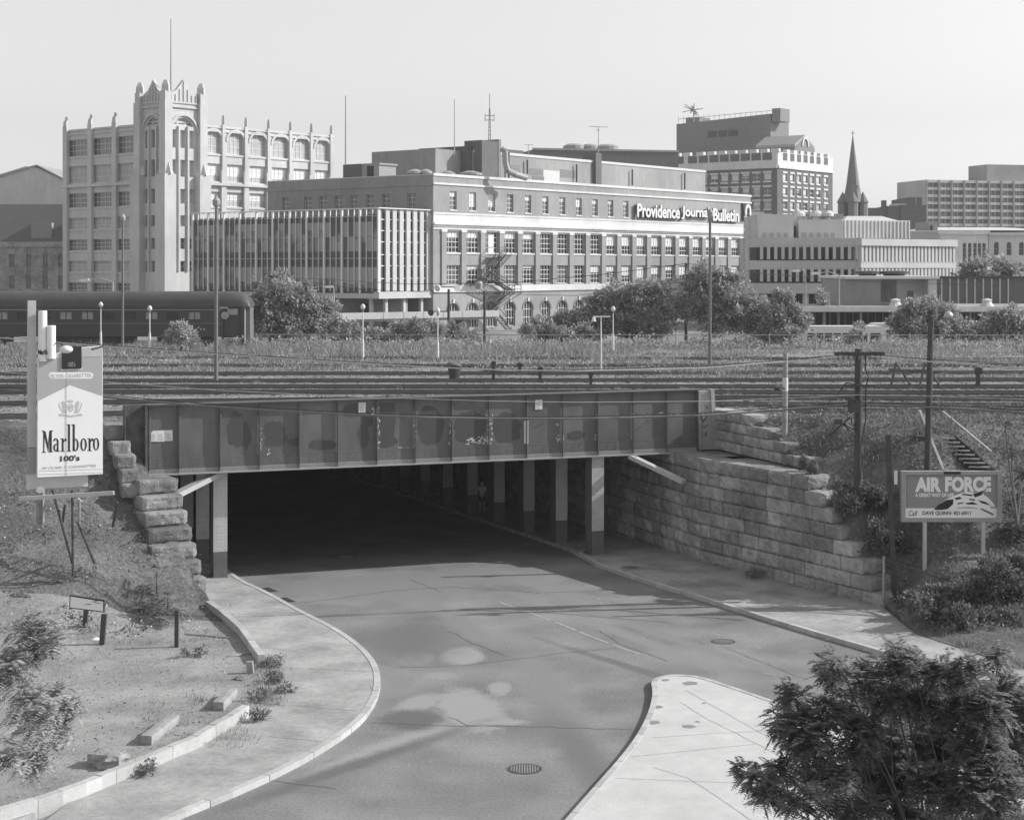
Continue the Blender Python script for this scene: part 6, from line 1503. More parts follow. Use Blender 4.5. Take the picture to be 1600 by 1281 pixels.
mb = MB(); mb.path([P(1329, 889, 65.2), P(1380, 901, 63.0)], .022); mb.path([P(1329, 858, 65.2), P(1329, 889, 65.2)], .02); mb.build('rail', 'dark_metal', t5)

# overhead cables
def wire(pts, r, m, label, sag=0.0):
    v = [P(*p) for p in pts]; out = []
    for i in range(len(v)-1):
        n = 14
        for k in range(n): out.append(v[i].lerp(v[i+1], k/n)-Vector((0, 0, sag*4*(k/n)*(1-k/n))))
    out.append(v[-1]); mb = MB(); mb.sweep(out, r, 6); one(mb, 'overhead_cable', m, label, 'cable', 'cables strung between the near poles', base=tuple(v[0]), smooth=True)
wire([(-60, 523, 66), (150, 540, 65), (340, 553.5, 64.5), (560, 568, 63.8), (760, 577.5, 63.6), (900, 580, 63), (1100, 575, 64.2), (1230, 565, 65), (1341, 555, 65.3), (1450, 565, 64.8), (1640, 578, 63)], .026, 'wire_light', 'pale thick cable sagging across the yard in front of the tracks')
wire([(-60, 519, 66), (150, 538, 65), (340, 552, 64.5), (560, 566, 63.8), (760, 575, 63.6), (900, 577.5, 63), (1100, 572, 64.2), (1230, 562, 65), (1341, 552, 65.3), (1450, 561, 64.8), (1640, 573, 63)], .012, 'wire', 'thin dark wire running just above the pale thick cable')
wire([(-60, 604, 66), (170, 621, 65), (300, 633, 64), (420, 641, 63), (560, 648, 62.8), (660, 652, 62), (760, 653.5, 62.5), (900, 654, 63), (1000, 652, 63.8), (1100, 649, 64.2), (1230, 640, 65), (1341, 632, 65.3), (1450, 636, 64.8), (1640, 647, 63)], .042, 'mid_metal', 'thickest dark cable bundle crossing in front of the plate girder')
wire([(-60, 601, 66), (170, 618, 65), (300, 629, 64), (420, 637.5, 63), (560, 645, 62.8), (760, 651, 62.5), (900, 651, 63), (1100, 645, 64.2), (1230, 636, 65), (1341, 628, 65.3), (1450, 632, 64.8), (1640, 643, 63)], .016, 'wire', 'thin wire lashed close above the thickest cable bundle')
wire([(-60, 575, 66), (170, 597, 65), (340, 610, 64), (560, 620, 63.4), (760, 626.5, 62.5), (900, 628.5, 63), (1100, 627, 64.2), (1230, 622, 65), (1341, 617, 65.3), (1450, 619, 64.8), (1640, 625, 63)], .012, 'wire_light', 'thin pale wire crossing near the top of the girder')
wire([(1072, 412, 146), (950, 428, 150), (800, 442, 155), (640, 444, 160), (422, 432, 146)], .03, 'wire', 'distant dark wire sagging left from the pole in the central bushes')
wire([(1072, 412, 146), (1200, 428, 150), (1350, 440, 155), (1560, 446, 160)], .03, 'wire', 'distant dark wire running right from the pole in the central bushes')
wire([(422, 432, 146), (560, 452, 148), (700, 458, 150), (900, 462, 150), (1072, 440, 146)], .022, 'wire', 'lower distant wire passing in front of the arched windows')

# ---- wooden stairs on the right bank
st0 = P(1472, 682, 68.2); st1 = P(1542, 740, 66.3)
t = thing('wooden_stairs', st1, 'weathered wooden stairs with slanting handrails climbing the right bank', 'stairs')
d = Vector((st1.x-st0.x, st1.y-st0.y)); L = d.length; f = Fr(st0.x, st0.y, d=(d.x, d.y)); zt_, zb_ = st0.z, st1.z
n = 9
fw = Fr(st0.x, st0.y, d=(1, -.12))
for k in range(n):
    u = (k+.5)/n; cx0 = st0.x+d.x*u; cy0 = st0.y+d.y*u; z = zt_+(zb_-zt_)*u; ff = Fr(cx0, cy0, d=(.97, -.24)); mb = MB(); mb.fb(ff, -.42, .42, -.02, .27, z, z+.05); mb.build('tread', 'wood_grey', t)
    mb = MB(); mb.fb(ff, -.4, .4, -.04, -.01, z-.2, z-.001); mb.build('riser', 'wood_dark', t)
for sx in (-.46, .46):
    a = Vector((st0.x+sx*.97, st0.y-sx*.24, zt_-.05)); b = Vector((st1.x+sx*.97, st1.y-sx*.24, zb_-.1)); beam(a, b, .04, .13).build('stringer', 'wood_dark', t)
def railing(pts, posts):
    pts = [P(*p) for p in pts]; beam(pts[0], pts[1], .05, .035).build('handrail', 'wood_grey', t)
    for x, y0, y1, Y in posts: mb = MB(); p = P(x, y1, Y); mb.box(p.x-.06, p.x+.06, p.y-.05, p.y+.05, p.z-.3, zat(y0, Y)); mb.build('rail_post', 'wood_grey', t)
railing([(1473, 643, 69.0), (1549, 706, 66.9)], [(1485, 652, 688, 68.6), (1525, 687, 722, 67.4)])
railing([(1437, 641, 68.6), (1474, 734, 65.9)], [(1440, 650, 697, 68.3)])
mb = MB(); mb.box(unp(1428, 68), unp(1444, 68), 67.8, 68.1, zat(688, 68), zat(681, 68)); mb.build('landing_board', 'wood_dark', t)

# ---- AIR FORCE billboard
SY = 63.4; sf = Fr(unp(1408, SY), SY, d=(1, .0)); sw = unp(1565, SY)-unp(1408, SY); zb_, zt_ = zat(815, SY), zat(736, SY); u = sw/157
sg = thing('billboard', (sf.ox+sw/2, SY, zat(878, SY)), 'framed recruiting billboard with a jet drawing on the right bank', 'billboard')
def zz(y): return zat(y, SY)
mb = MB(); mb.fb(sf, 0, sw, -.2, -.06, zb_, zt_); mb.build('backing', 'grey_metal', sg)
mb = MB()
for q in ((0, sw, zt_-5.5*u, zt_), (0, sw, zb_, zb_+6*u)): mb.fb(sf, q[0], q[1], -.059, .07, q[2], q[3])
for q in ((0, 6*u), (sw-7*u, sw)): mb.fb(sf, q[0], q[1], -.0585, .069, zb_+6*u, zt_-5.5*u)
mb.build('frame', 'grey_metal', sg)
mb = MB(); mb.fb(sf, 6*u, sw-7*u, -.055, -.03, zz(794), zt_-5.5*u); mb.build('panel', 'sign_mid', sg)
mb = MB(); mb.fb(sf, 6*u, sw-7*u, -.055, -.03, zb_+6*u, zz(794)-.002); mb.build('panel', 'sign_white', sg)
mb = MB(); mb.fb(sf, 6*u, sw-7*u, -.028, -.02, zb_+5.8*u, zb_+7*u); mb.fb(sf, 6*u, 7.2*u, -.0285, -.0205, zb_+6*u, zt_-5*u); mb.build('trim', 'sign_white', sg)
mb = MB(); mb.fb(sf, 66*u, 92*u, .0705, .09, zz(740.5), zz(736.2)); nb = mb.build('name_plate', 'ink', sg)
mb = text_mb('BLOOMING', sf, 69*u, 89*u, zz(739.6), zz(737.2), .0905, .004, .01); 
def stext(tx, x0, x1, y0, y1, m, bold=0, o=-.028, sh=0, nm='lettering'): text_mb(tx, sf, (x0-1408)*u, (x1-1408)*u, zz(y1), zz(y0), o, .006, bold, sh).build(nm, m, sg)
stext('AIR', 1430, 1471, 745.5, 768.5, 'sign_white', .055); stext('FORCE', 1477, 1549, 744.5, 768.5, 'sign_white', .055)
stext('A GREAT WAY OF LIFE', 1430, 1491, 770.5, 776.5, 'sign_white', .035)
stext('Call', 1420, 1434, 797.5, 806, 'ink', 0, sh=.4); stext('DAVE QUINN\u00b7 421-6911', 1441.5, 1517, 798.5, 805.5, 'ink', .015)
def spoly(pts, m, o=-.018, nm='jet'): mb = MB(); mb.fpoly(sf, [((x-1408)*u, zz(y)) for x, y in pts], o, .006); return mb.build(nm, m, sg)
spoly([(1459, 796), (1467, 788), (1479, 780), (1492, 774), (1503, 770), (1512, 768), (1524, 770), (1534, 766), (1541, 763), (1536, 772), (1545, 778), (1552, 786), (1556, 792), (1547, 791), (1552, 799), (1553, 804), (1536, 796), (1526, 793), (1512, 792), (1497, 793), (1490, 796), (1470, 796.5)], 'sign_white', -.016)
spoly([(1459, 796), (1467, 788), (1479, 781), (1490, 780), (1489, 788), (1481, 795), (1470, 796.6)], 'ink', -.009)
spoly([(1520, 772), (1540, 765), (1534, 773), (1524, 777)], 'ink', -.009, 'jet_detail')
for q in ([(1492, 778), (1500, 776), (1503, 779), (1494, 781)], [(1508, 786), (1520, 784), (1528, 788), (1512, 788)], [(1528, 781), (1540, 784), (1549, 790), (1534, 786)], [(1534, 794), (1553, 803), (1551, 804.5), (1532, 795)], [(1496, 786), (1506, 784.5), (1505, 786), (1497, 788)], [(1504, 771), (1520, 773), (1519, 775), (1503, 773)], [(1514, 779), (1524, 780), (1523, 782), (1515, 781)]): spoly(q, 'ink', -.008, 'jet_detail')
spoly([(1540, 763), (1544.5, 760), (1538, 769), (1533, 772)], 'sign_mid', -.008, 'jet_detail')
for px_ in (1443.5, 1534.5): mb = MB(); p = P(px_, 880, SY); mb.box(p.x-.065, p.x+.065, SY-.2+.0, SY-.05, zat(882, SY)-.2, zb_-.002); mb.build('leg', 'column_paint', sg)

# ---- cigarette pack billboard at left
MY = 61.0; mf = Fr(unp(59, MY), MY, d=(.91, .415)); mw = mf.s_of_px(161)
def mzx(x, y): return zat(y, mf.Y(mf.s_of_px(x))); u = mw/102
def mz(y): return zat(y, MY)
cb_ = thing('billboard', (mf.ox+mw/2, MY, mz(880)), 'tall white billboard cut out like a cigarette pack on the left bank', 'billboard')
mb = MB(); mb.fpoly(mf, [(0, mz(746)), (mw, mz(746)), (mw, mzx(161, 540.5)), (62*u, mzx(121, 544)), (8*u, mzx(67, 558)), (.6*u, mz(560))], -.05, .25); mb.build('panel', 'sign_white', cb_)
def mp(pts, m, o, nm, th=.006): mb = MB(); mb.fpoly(mf, [(mf.s_of_px(x), mzx(x, y)) for x, y in pts], o, th); return mb.build(nm, m, cb_)
mp([(60.5, 560), (160, 556), (160, 640 - 22), (111, 601), (61, 644 - 20 + 2)], 'sign_grey', -.04, 'pack_field')
mp([(60.5, 560), (160, 557), (160.5, 541), (120, 545), (70, 558)], 'concrete', -.03, 'pack_top')
mb = MB(); mb.fpoly(mf, [(mf.s_of_px(x), mzx(x, y)) for x, y in ((96.5, 542), (127.5, 541), (127.5, 575.5), (97.5, 576.5))], .0, .03); mb.fpoly(mf, [(mf.s_of_px(x), mzx(x, y)) for x, y in ((97, 549), (127, 548), (127, 576), (97, 577))], .01, .004); stp_ = mb.build('stamp', 'ink', cb_)
mp([(95.5, 575.5), (129, 574), (129, 577.5), (95.5, 579)], 'sign_white', -.037, 'stamp_edge')
def mtext(tx, x0, x1, y0, y1, m, bold=0, o=-.045): text_mb(tx, mf, mf.s_of_px(x0), mf.s_of_px(x1), mzx((x0+x1)/2, y1), mzx((x0+x1)/2, y0), o, .006, bold).build('lettering', m, cb_)
mtext("100's", 106, 117.5, 565.5, 573, 'sign_grey', 0, .014)
mb = MB(); N = 8; pts = []
for s_, cx0 in ((1, 141), (-1, 81)):
    for i in range(N+1): a = -math.pi/2+math.pi*i/N; pts.append((cx0+s_*5*math.cos(a), 586.8+5*math.sin(a)*s_))
mp(pts, 'sign_white', -.036, 'pill'); mtext('FILTER CIGARETTES', 79, 143, 584, 590, 'ink_pale', .02, -.0355)
# heavy condensed slab letters built by hand
def glyphs():
    mb = MB()
    X = lambda x: mf.s_of_px(x)
    def rect(x0, x1, y0, y1): mb.fpoly(mf, [(X(x0), mzx(x0, y1)), (X(x1), mzx(x1, y1)), (X(x1), mzx(x1, y0)), (X(x0), mzx(x0, y0))], -.043, .006)
    def poly(p): mb.fpoly(mf, [(X(a), mzx(a, b)) for a, b in p], -.0425, .006)
    def ring(cx, cy, rx, ry, tx, ty, a0=0, a1=360, n=20):
        for i in range(n):
            p, q = R(a0+(a1-a0)*i/n), R(a0+(a1-a0)*(i+1)/n)
            poly([(cx+rx*math.cos(p), cy-ry*math.sin(p)), (cx+(rx-tx)*math.cos(p), cy-(ry-ty)*math.sin(p)), (cx+(rx-tx)*math.cos(q), cy-(ry-ty)*math.sin(q)), (cx+rx*math.cos(q), cy-ry*math.sin(q))])
    B = 706.0
    # M
    rect(68, 69.8, 674, B+.8); rect(66, 72, B, B+1.4); rect(77.5, 81.3, 673.5, B); rect(76, 83, B-.8, B+.6); rect(66, 70, 673, 674.4); rect(78, 83, 672.6, 674)
    poly([(67.5, 674), (71.6, 674), (76.6, 700), (75.6, B)]); poly([(75.0, 700), (75.6, B), (78.6, 674), (77.6, 674)])
    # a
    ring(87.5, 689, 3.7, 4.4, 2.6, 1.3, 0, 180, 10); rect(89.3, 91.9, 688, B-1); poly([(89.3, B-2), (92.2, B-1.2), (93.8, B-2.0), (93.8, B-.6), (91.5, B), (89.3, B)])
    ring(87.6, 699.4, 3.8, 6.1, 2.6, 1.4, 60, 330, 16)
    # r
    rect(97, 99.8, 685, B-.8); rect(95, 102, B-1.2, B-.2); rect(95.2, 98, 685, 686.2); poly([(99.8, 689), (102, 685.2), (104, 685), (105, 688), (103.4, 690), (101.8, 688), (99.8, 692)])
    # l l(b ascender)
    rect(106.6, 109.8, 663, B-.8); rect(104.9, 111.4, B-1.5, B-.4); rect(105.2, 107, 663, 664.4)
    rect(114, 117.2, 663, B-1.2); rect(112.4, 115, 663, 664.4); ring(118.8, 695.3, 4.6, 9.8, 2.7, 1.3, -150, 150, 20)
    # o r o
    ring(131, 694.8, 5.1, 10, 2.9, 1.3); rect(139, 142, 685, B-1.8); rect(137, 144, B-2.2, B-1.2); rect(137.3, 140, 685, 686.2); poly([(142, 689), (143.8, 685), (145.8, 684.8), (146.8, 687.8), (145.2, 689.6), (143.6, 687.8), (142, 692)])
    ring(150.6, 694, 4.9, 9.8, 2.8, 1.3)
    return mb
glyphs().build('lettering', 'ink', cb_)
mtext("100's", 94.5, 125, 711.5, 720.5, 'ink', .03)
mtext('20 CLASS A CIGARETTES', 66, 151, 727.5, 731, 'ink_pale', .01)
mp([(61, 735.5), (160, 732.5), (160, 733.6), (61, 736.8)], 'ink_pale', -.046, 'border_line'); mp([(60.5, 741), (160, 738), (160, 739), (60.5, 742)], 'ink_pale', -.046, 'border_line')
mp([(103.6, 577.5), (104.2, 577.5), (104.2, 744), (103.6, 744)], 'grey_metal', -.034, 'panel_joint')
# crest: crowned shield between two rampant beasts
def crest():
    mb = MB(); X = lambda x: mf.s_of_px(x)
    def poly(p, o=-.044): mb.fpoly(mf, [(X(a), mzx(a, b)) for a, b in p], o, .004)
    cx0, cy0 = 110.5, 637
    for i in range(16):
        p, q = 2*math.pi*i/16, 2*math.pi*(i+1)/16
        poly([(cx0+4.8*math.cos(p), cy0+6.5*math.sin(p)), (cx0+3.4*math.cos(p), cy0+4.9*math.sin(p)), (cx0+3.4*math.cos(q), cy0+4.9*math.sin(q)), (cx0+4.8*math.cos(q), cy0+6.5*math.sin(q))])
    poly([(cx0-2.2, cy0-3), (cx0+2.2, cy0-3), (cx0+2.2, cy0+1.5), (cx0, cy0+4), (cx0-2.2, cy0+1.5)], -.0435)
    poly([(cx0-4, cy0-8), (cx0-4.5, cy0-12), (cx0-2, cy0-10), (cx0, cy0-13.5), (cx0+2, cy0-10), (cx0+4.5, cy0-12), (cx0+4, cy0-8)])
    for s_ in (-1, 1):
        poly([(cx0+s_*6, cy0+8), (cx0+s_*8, cy0+1), (cx0+s_*6.4, cy0-3), (cx0+s_*8.6, cy0-8), (cx0+s_*12, cy0-11), (cx0+s_*14, cy0-8), (cx0+s_*13, cy0-3), (cx0+s_*11.5, cy0+2), (cx0+s_*13, cy0+8), (cx0+s_*10, cy0+9), (cx0+s_*9.5, cy0+5), (cx0+s_*8, cy0+9)])
        poly([(cx0+s_*13, cy0+4), (cx0+s_*17, cy0-4), (cx0+s_*16, cy0-9), (cx0+s_*18.6, cy0-4), (cx0+s_*14, cy0+6)])
    poly([(cx0-17, cy0+9), (cx0-8, cy0+11), (cx0, cy0+12), (cx0+8, cy0+11), (cx0+17, cy0+9), (cx0+19, cy0+13), (cx0+9, cy0+13.5), (cx0, cy0+15), (cx0-9, cy0+13.5), (cx0-19, cy0+13)])
    return mb
crest().build('crest', 'ink_pale', cb_)
for (x, y0, y1, Yo) in ((66.5, 486, 560, -.1), (80, 509, 556, -.15)):
    mb = MB(); c = P(x, y1, MY+.2); c.z -= .1; h = zat(y0, MY)-c.z; mb.lathe(c, [(6.6*u, 0), (6.6*u, h-.02), (6.2*u, h)], 20); cg = mb.build('cigarette', 'sign_white', cb_, smooth=False)
    if x < 70:
        fq = Fr(unp(x, MY)-.17, MY+.2-6.7*u, d=(1, 0)); text_mb('Marlb', fq, .0, .34, mz(554), mz(546.5), .02, .005, .03).build('lettering', 'ink', cg)
mb = MB(); mb.fb(mf, -12*u, -.3*u, -.6, -.35, mz(700), mz(470)); mb.build('side_panel', 'concrete', cb_)
mb = MB(); mb.fb(mf, -13*u, 77*u, -.7, -.4, mz(766), mz(743)); mb.build('skirt_board', 'roof_pale', cb_)
mb = MB(); mb.fb(mf, -12.5*u, -.5*u, -.62, -.36, mz(766)+.6, mz(701)); mb.build('side_board', 'concrete_dark', cb_)
mb = MB(); beam(P(30, 779, MY-.9), P(178, 770, MY-.9), .06, .07).build('walkway_rail', 'column_paint', cb_)
for (x0, y0, x1, y1, m) in ((82, 765, 113, 880, 'wood_dark'), (63, 765, 63, 815, 'wood_grey'), (123.5, 779, 123.5, 818, 'column_paint'), (113, 765, 114, 900, 'wood_pole'), (101, 790, 98, 815, 'dark_metal'), (121, 815, 148, 880, 'wood_dark'), (184, 785, 176, 822, 'dark_metal')):
    mb = MB(); Yq = MY+.4 if y1 > 850 else MY+1.5; mb.tube(P(x0, y0, MY-.2 if m != 'wood_grey' else MY), P(x1, y1, Yq), .05 if m != 'wood_grey' else .16, n=7); mb.build('leg' if y1 > 850 or m == 'wood_grey' else 'brace', m, cb_)
mb = MB(); mb.ball(P(103.5, 546, MY-.9), .24, 8, .6); lp_ = mb.build('lamp', 'white_metal', cb_, smooth=True); mb = MB(); mb.path([P(103, 543, MY-.9), P(95, 537, MY-.6), P(87, 536, MY-.3), P(84, 540, MY)], .02); mb.build('lamp_arm', 'dark_metal', lp_)
mb = MB(); beam(P(144, 546, MY-.7), P(161, 541, MY-.3), .05, .03).build('lamp_arm', 'dark_metal', cb_)

# ---- left lot: small signs, posts, timbers
def post(x, y0, y1, Y, m, r, label, lean=0):
    mb = MB(); beam(P(x+lean, y1, Y)-Vector((0, 0, .15)), P(x, y0, Y), r, r).build('tmp', m) if False else None
    mb = beam(P(x+lean, y1, Y)-Vector((0, 0, .15)), P(x, y0, Y), r, r); one(mb, 'post', m, label, 'post')
Yp = 58.3; t = thing('small_sign', P(131, 996, Yp), 'low white weathered sign board with a dark frame on two posts', 'sign')
f = Fr(unp(108, Yp), Yp, d=(1, -.1)); w_ = unp(165, Yp)-unp(108, Yp)
mb = MB(); mb.fpoly(f, [(0, zat(950, Yp)), (w_, zat(955.5, Yp)), (w_, zat(936, Yp)), (.02, zat(929, Yp))], .0, .06); mb.build('frame', 'wood_dark', t)
mb = MB(); mb.fpoly(f, [(.04, zat(948.5, Yp)), (w_-.05, zat(953.5, Yp)), (w_-.05, zat(938.5, Yp)), (.06, zat(931.5, Yp))], .012, .01); bd = mb.build('board', 'sign_white', t)
mb = MB()
for _ in range(6): a = rng.uniform(.2, w_-.2); z = zat(942, Yp)+rng.uniform(-.1, .1); mb.fpoly(f, [(a, z), (a+rng.uniform(.1, .35), z+.02), (a+.2, z+.035)], .015, .001)
mb.build('scratches', 'ink', bd)
for x, y0, y1, r in ((133, 951, 998, .075),): beam(P(x-2, y1, Yp), P(x+2, y0, Yp), r, r).build('post', 'wood_dark', t)
post(163, 959, 1031, 56.6, 'wood_dark', .085, 'leaning dark post in front of the small white sign board', -6)
post(276.5, 953, 1027, 56.2, 'wood_dark', .065, 'upright dark post beside the feathery sumac on the left lot', -1)
post(390, 1033, 1067, 52.6, 'wood_grey', .1, 'short stub post near the curved kerb of the left lot', 3)
mb = MB(); c = P(150, 1008, 57.2); mb.lathe(c-Vector((.0, .0, .28)), [(.1, 0), (.2, .2), (.16, .5), (.05, .55)], 10); one(mb, 'rubbish_bag', 'paper', 'white bag of rubbish between the sign posts', 'rubbish')
def log(x0, y0, x1, y1, w, h, m, label):
    a, b = G(x0, y0, .2+h/2), G(x1, y1, .2+h/2); mb = MB(); rock_box(mb, Fr(a.x, a.y, d=(b.x-a.x, b.y-a.y)), 0, (b-a).length, -w, w, .17, .2+h, .02, x0, .12); one(mb, 'timber', m, label, 'timber')
log(228, 1156, 272, 1122, .17, .26, 'wood_grey', 'squared timber lying on the dirt nearer the white kerb'); log(341, 1103, 363, 1080, .17, .26, 'wood_grey', 'squared timber lying on the dirt near the stub post')
log(355, 1025, 396, 1019, .04, .06, 'wood_grey', 'dry branch lying across the left dirt lot'); log(290, 990, 362, 996, .03, .05, 'wood_grey', 'thin stick on the dirt below the granite steps'); log(45, 902, 108, 907, .1, .06, 'wood_grey', 'old plank lying on the left bank'); 
mb = MB(); c = G(172, 1195, .2); rock_box(mb, Fr(c.x, c.y, d=(.9, -.3)), -.5, .45, -.3, .3, .1, .55, .12, 5, .15); one(mb, 'boulder', 'granite', 'pale angular stone lying beside the white kerb at lower left', 'rock')
mb = MB(); c = G(375, 1061, .2); rock_box(mb, Fr(c.x, c.y, d=(1, 0)), -.16, .16, -.1, .1, .15, .3, .05, 9, .08); one(mb, 'boulder', 'granite_dark', 'small dark stone on the dirt beside the stub post', 'rock')
# low stone edging around the lot
def edging(pts, label, h=.32, w=.22):
    q = lerp_poly([V2(G(x, y, .35)) for x, y in pts], .5); mb = MB(); off = offset(q, w)
    for i in range(len(q)-1):
        g = .97 if i % 4 == 3 else 1.0
        a, b, c, d = q[i], q[i].lerp(q[i+1], g), off[i].lerp(off[i+1], g), off[i]; t1 = .15+h+.03*mnoise.noise(Vector((a.x, a.y, 0))*2)
        mb.hexa([(p.x, p.y, 0) for p in (a, b, c, d)]+[(p.x, p.y, t1) for p in (a, b, c, d)])
    one(mb, 'stone_edging', 'kerb_stone', label, 'kerb')
edging([(-60, 1290), (60, 1256), (135, 1230), (250, 1182), (310, 1156), (390, 1108)], 'long whitewashed stone edging along the front of the left lot')
edging([(414, 1028), (382, 984), (352, 958), (330, 943)], 'curved stone edging from the granite steps down to the weeds')

# debris on the left bank
mb = MB()
for _ in range(420):
    px_ = rng.uniform(-20, 320); py = rng.uniform(800, 1010); Y = 66-(py-800)*.042
    x = unp(px_, Y); z = hL(x, Y)+.05; s_ = rng.uniform(.02, .07); c = Vector((x, Y, z)); mb.face([c+Vector((rng.uniform(-s_, s_), rng.uniform(-s_, s_), rng.uniform(-.02, .06))) for _ in range(4)])
stuff(mb, 'litter_scatter', 'litter', 'scattered paper scraps and pale stones on the left bank', 'litter')
mb = MB()
for _ in range(500):
    x = rng.uniform(10, 22); Y = rng.uniform(60, 72)
    if x < interpX(Rb, Y)+.3: continue
    z = hR(x, Y)+.07; s_ = rng.uniform(.02, .07); c = Vector((x, Y, z)); mb.face([c+Vector((rng.uniform(-s_, s_), rng.uniform(-s_, s_), rng.uniform(-.02, .06))) for _ in range(4)])
stuff(mb, 'litter_scatter', 'litter', 'scattered pale stones and dead leaves on the right bank', 'litter')

# ================================================================== VEGETATION
def diamonds(c, d, up, L, Wd):
    """c (n,3) base, d direction, up normal-ish, L length, Wd width -> (n,4,3)"""
    side = np.cross(d, up); side /= np.linalg.norm(side, axis=1, keepdims=True)+1e-9
    L = L[:, None]; Wd = Wd[:, None]
    return np.stack([c, c+d*L*.45+side*Wd*.5, c+d*L, c+d*L*.45-side*Wd*.5], axis=1)
def rdir(n, zb=0.0):
    v = rng.normal(size=(n, 3)); v[:, 2] += zb; return v/np.linalg.norm(v, axis=1, keepdims=True)
def leafcloud(lobes, n, size, asp=.45, zb=.1):
    """lobes: (x,y,z,rx,ry,rz). leaves gathered in twig tufts through each lobe"""
    vol = np.array([l[3]*l[4]*l[5] for l in lobes])**.75; vol /= vol.sum(); out = []
    for l, w in zip(lobes, vol):
        m = int(n*w); nt_ = max(4, m//26); dv = rdir(nt_); rr = rng.uniform(.25, 1, nt_)**.5
        rr *= 1+.22*np.array([mnoise.noise(Vector((d[0]*2.4+l[0], d[1]*2.4+l[1], d[2]*2.4))) for d in dv])*1.6
        tc_ = np.array(l[:3])+dv*np.array(l[3:6])*rr[:, None]
        k = rng.integers(0, nt_, m); od = dv[k]; ts = min(l[3], l[5])*.2+size*.6
        c = tc_[k]+rng.normal(0, 1, (m, 3))*ts*.55
        d = od*.8+rdir(m, .2)*.9; d /= np.linalg.norm(d, axis=1, keepdims=True)
        up = rdir(m, 1.2); s_ = size*rng.uniform(.6, 1.3, m); out.append(diamonds(c, d, up, s_, s_*asp))
    return np.concatenate(out)
def tree(name, base, lobes, n, size, m, label, cat, trunk=.15, asp=.45, group=None, nl=6):
    t = thing(name, base, label, cat, group)
    if n > 800:
        ex = []
        for l in lobes:
            for q in range(4):
                d = rdir(1, .5)[0]; r = rng.uniform(.22, .42); ex.append((l[0]+d[0]*l[3]*1.05, l[1]+d[1]*l[4], l[2]+d[2]*l[5]*1.05, l[3]*r, l[4]*r, l[5]*r*1.2))
        lobes2 = [(l[0], l[1], l[2], l[3]*.9, l[4]*.9, l[5]*.9) for l in lobes]+ex
    else: lobes2 = lobes
    V = leafcloud(lobes2, n, size, asp); fast_mesh('crown', V, 4, m, t)
    mb = MB(); b = Vector(base); top = Vector(np.mean([l[:3] for l in lobes], axis=0)); fork = b.lerp(top, .45)
    mb.tube(b-Vector((0, 0, .3)), fork, trunk, trunk*.7, 8)
    for l in lobes[:nl*3]: 
        e = Vector(l[:3]); m1 = fork.lerp(e, .5)+Vector((rng.normal(0, .1), 0, .1))*l[3]; mb.tube(fork, m1, trunk*.5, trunk*.3, 5); mb.tube(m1, e, trunk*.3, trunk*.12, 5)
        for q in range(3): mb.tube(m1, e+Vector(rdir(1)[0])*l[3]*.7, trunk*.2, trunk*.06, 4)
    mb.build('trunk', 'bark', t); return t
def plobes(lst, Y, dy=1.0):
    """lst of (px,py,rpx,rpy) -> lobes at depth Y"""
    out = []
    for i, (x, y, rx, ry) in enumerate(lst):
        Yq = Y+rng.uniform(-dy, dy); p = P(x, y, Yq); out.append((p.x, p.y, p.z, rx/F*Y, (rx+ry)/2/F*Y*1.0, ry/F*Y))
    return out
def bush(px_, Y, lst, n, size, m, label, cat='bush', zb_=None, name='bush', trunk=.12, dy=1.0, asp=.5):
    z = zb_ if zb_ is not None else YZ; return tree(name, (unp(px_, Y), Y, z), plobes(lst, Y, dy), n, size, m, label, cat, trunk, asp)
bush(460, 141, [(415, 470, 22, 22), (440, 455, 26, 22), (470, 472, 30, 20), (500, 482, 26, 18), (410, 505, 28, 24), (450, 505, 34, 28), (495, 510, 30, 20), (525, 510, 18, 16), (475, 458, 18, 12), (408, 450, 10, 12)], 19800, .3, 'leaf_far', 'large spreading tree mass right behind the end of the coach', 'tree', 5.5, 'tree')
bush(1010, 144, [(850, 513, 22, 15), (882, 510, 22, 17), (910, 500, 20, 18), (936, 487, 22, 20), (960, 465, 26, 20), (990, 458, 26, 18), (1020, 462, 26, 20), (1050, 470, 28, 28), (930, 510, 30, 20), (980, 500, 36, 26), (1030, 500, 34, 28), (965, 452, 12, 8)], 26400, .3, 'leaf_far', 'wide spreading tree mass in the centre behind the yard fence', 'tree', 5, 'tree')
bush(1100, 142, [(1100, 440, 24, 20), (1095, 425, 12, 12), (1120, 455, 30, 24), (1150, 465, 30, 26), (1085, 475, 28, 30), (1120, 495, 36, 30), (1165, 495, 34, 28), (1130, 437, 14, 12), (1185, 485, 20, 22), (1100, 415, 7, 7)], 22000, .3, 'leaf_far', 'tallest spreading tree just right of the centre, around the thin mast', 'tree', 5, 'tree')
bush(1225, 139, [(1218, 475, 16, 15), (1228, 465, 10, 9), (1235, 487, 20, 14), (1215, 500, 26, 18), (1250, 505, 18, 14), (1232, 520, 28, 14), (1205, 515, 20, 16)], 9900, .3, 'leaf_far', 'small round headed tree left of the pale bus', 'tree', 5.5, 'tree')
bush(1338, 140, [(1338, 522, 10, 8), (1345, 512, 7, 6), (1330, 530, 8, 6)], 2500, .2, 'leaf_pale', 'thin young tree in front of the pale buses', 'tree', 5.9, 'tree', .05)
bush(1440, 142, [(1430, 485, 22, 18), (1455, 478, 18, 14), (1475, 492, 22, 18), (1415, 510, 22, 18), (1450, 512, 32, 22), (1490, 515, 22, 16)], 15400, .3, 'leaf_far', 'bushy tree behind the tall lamp pole at right', 'tree', 5.5, 'tree')
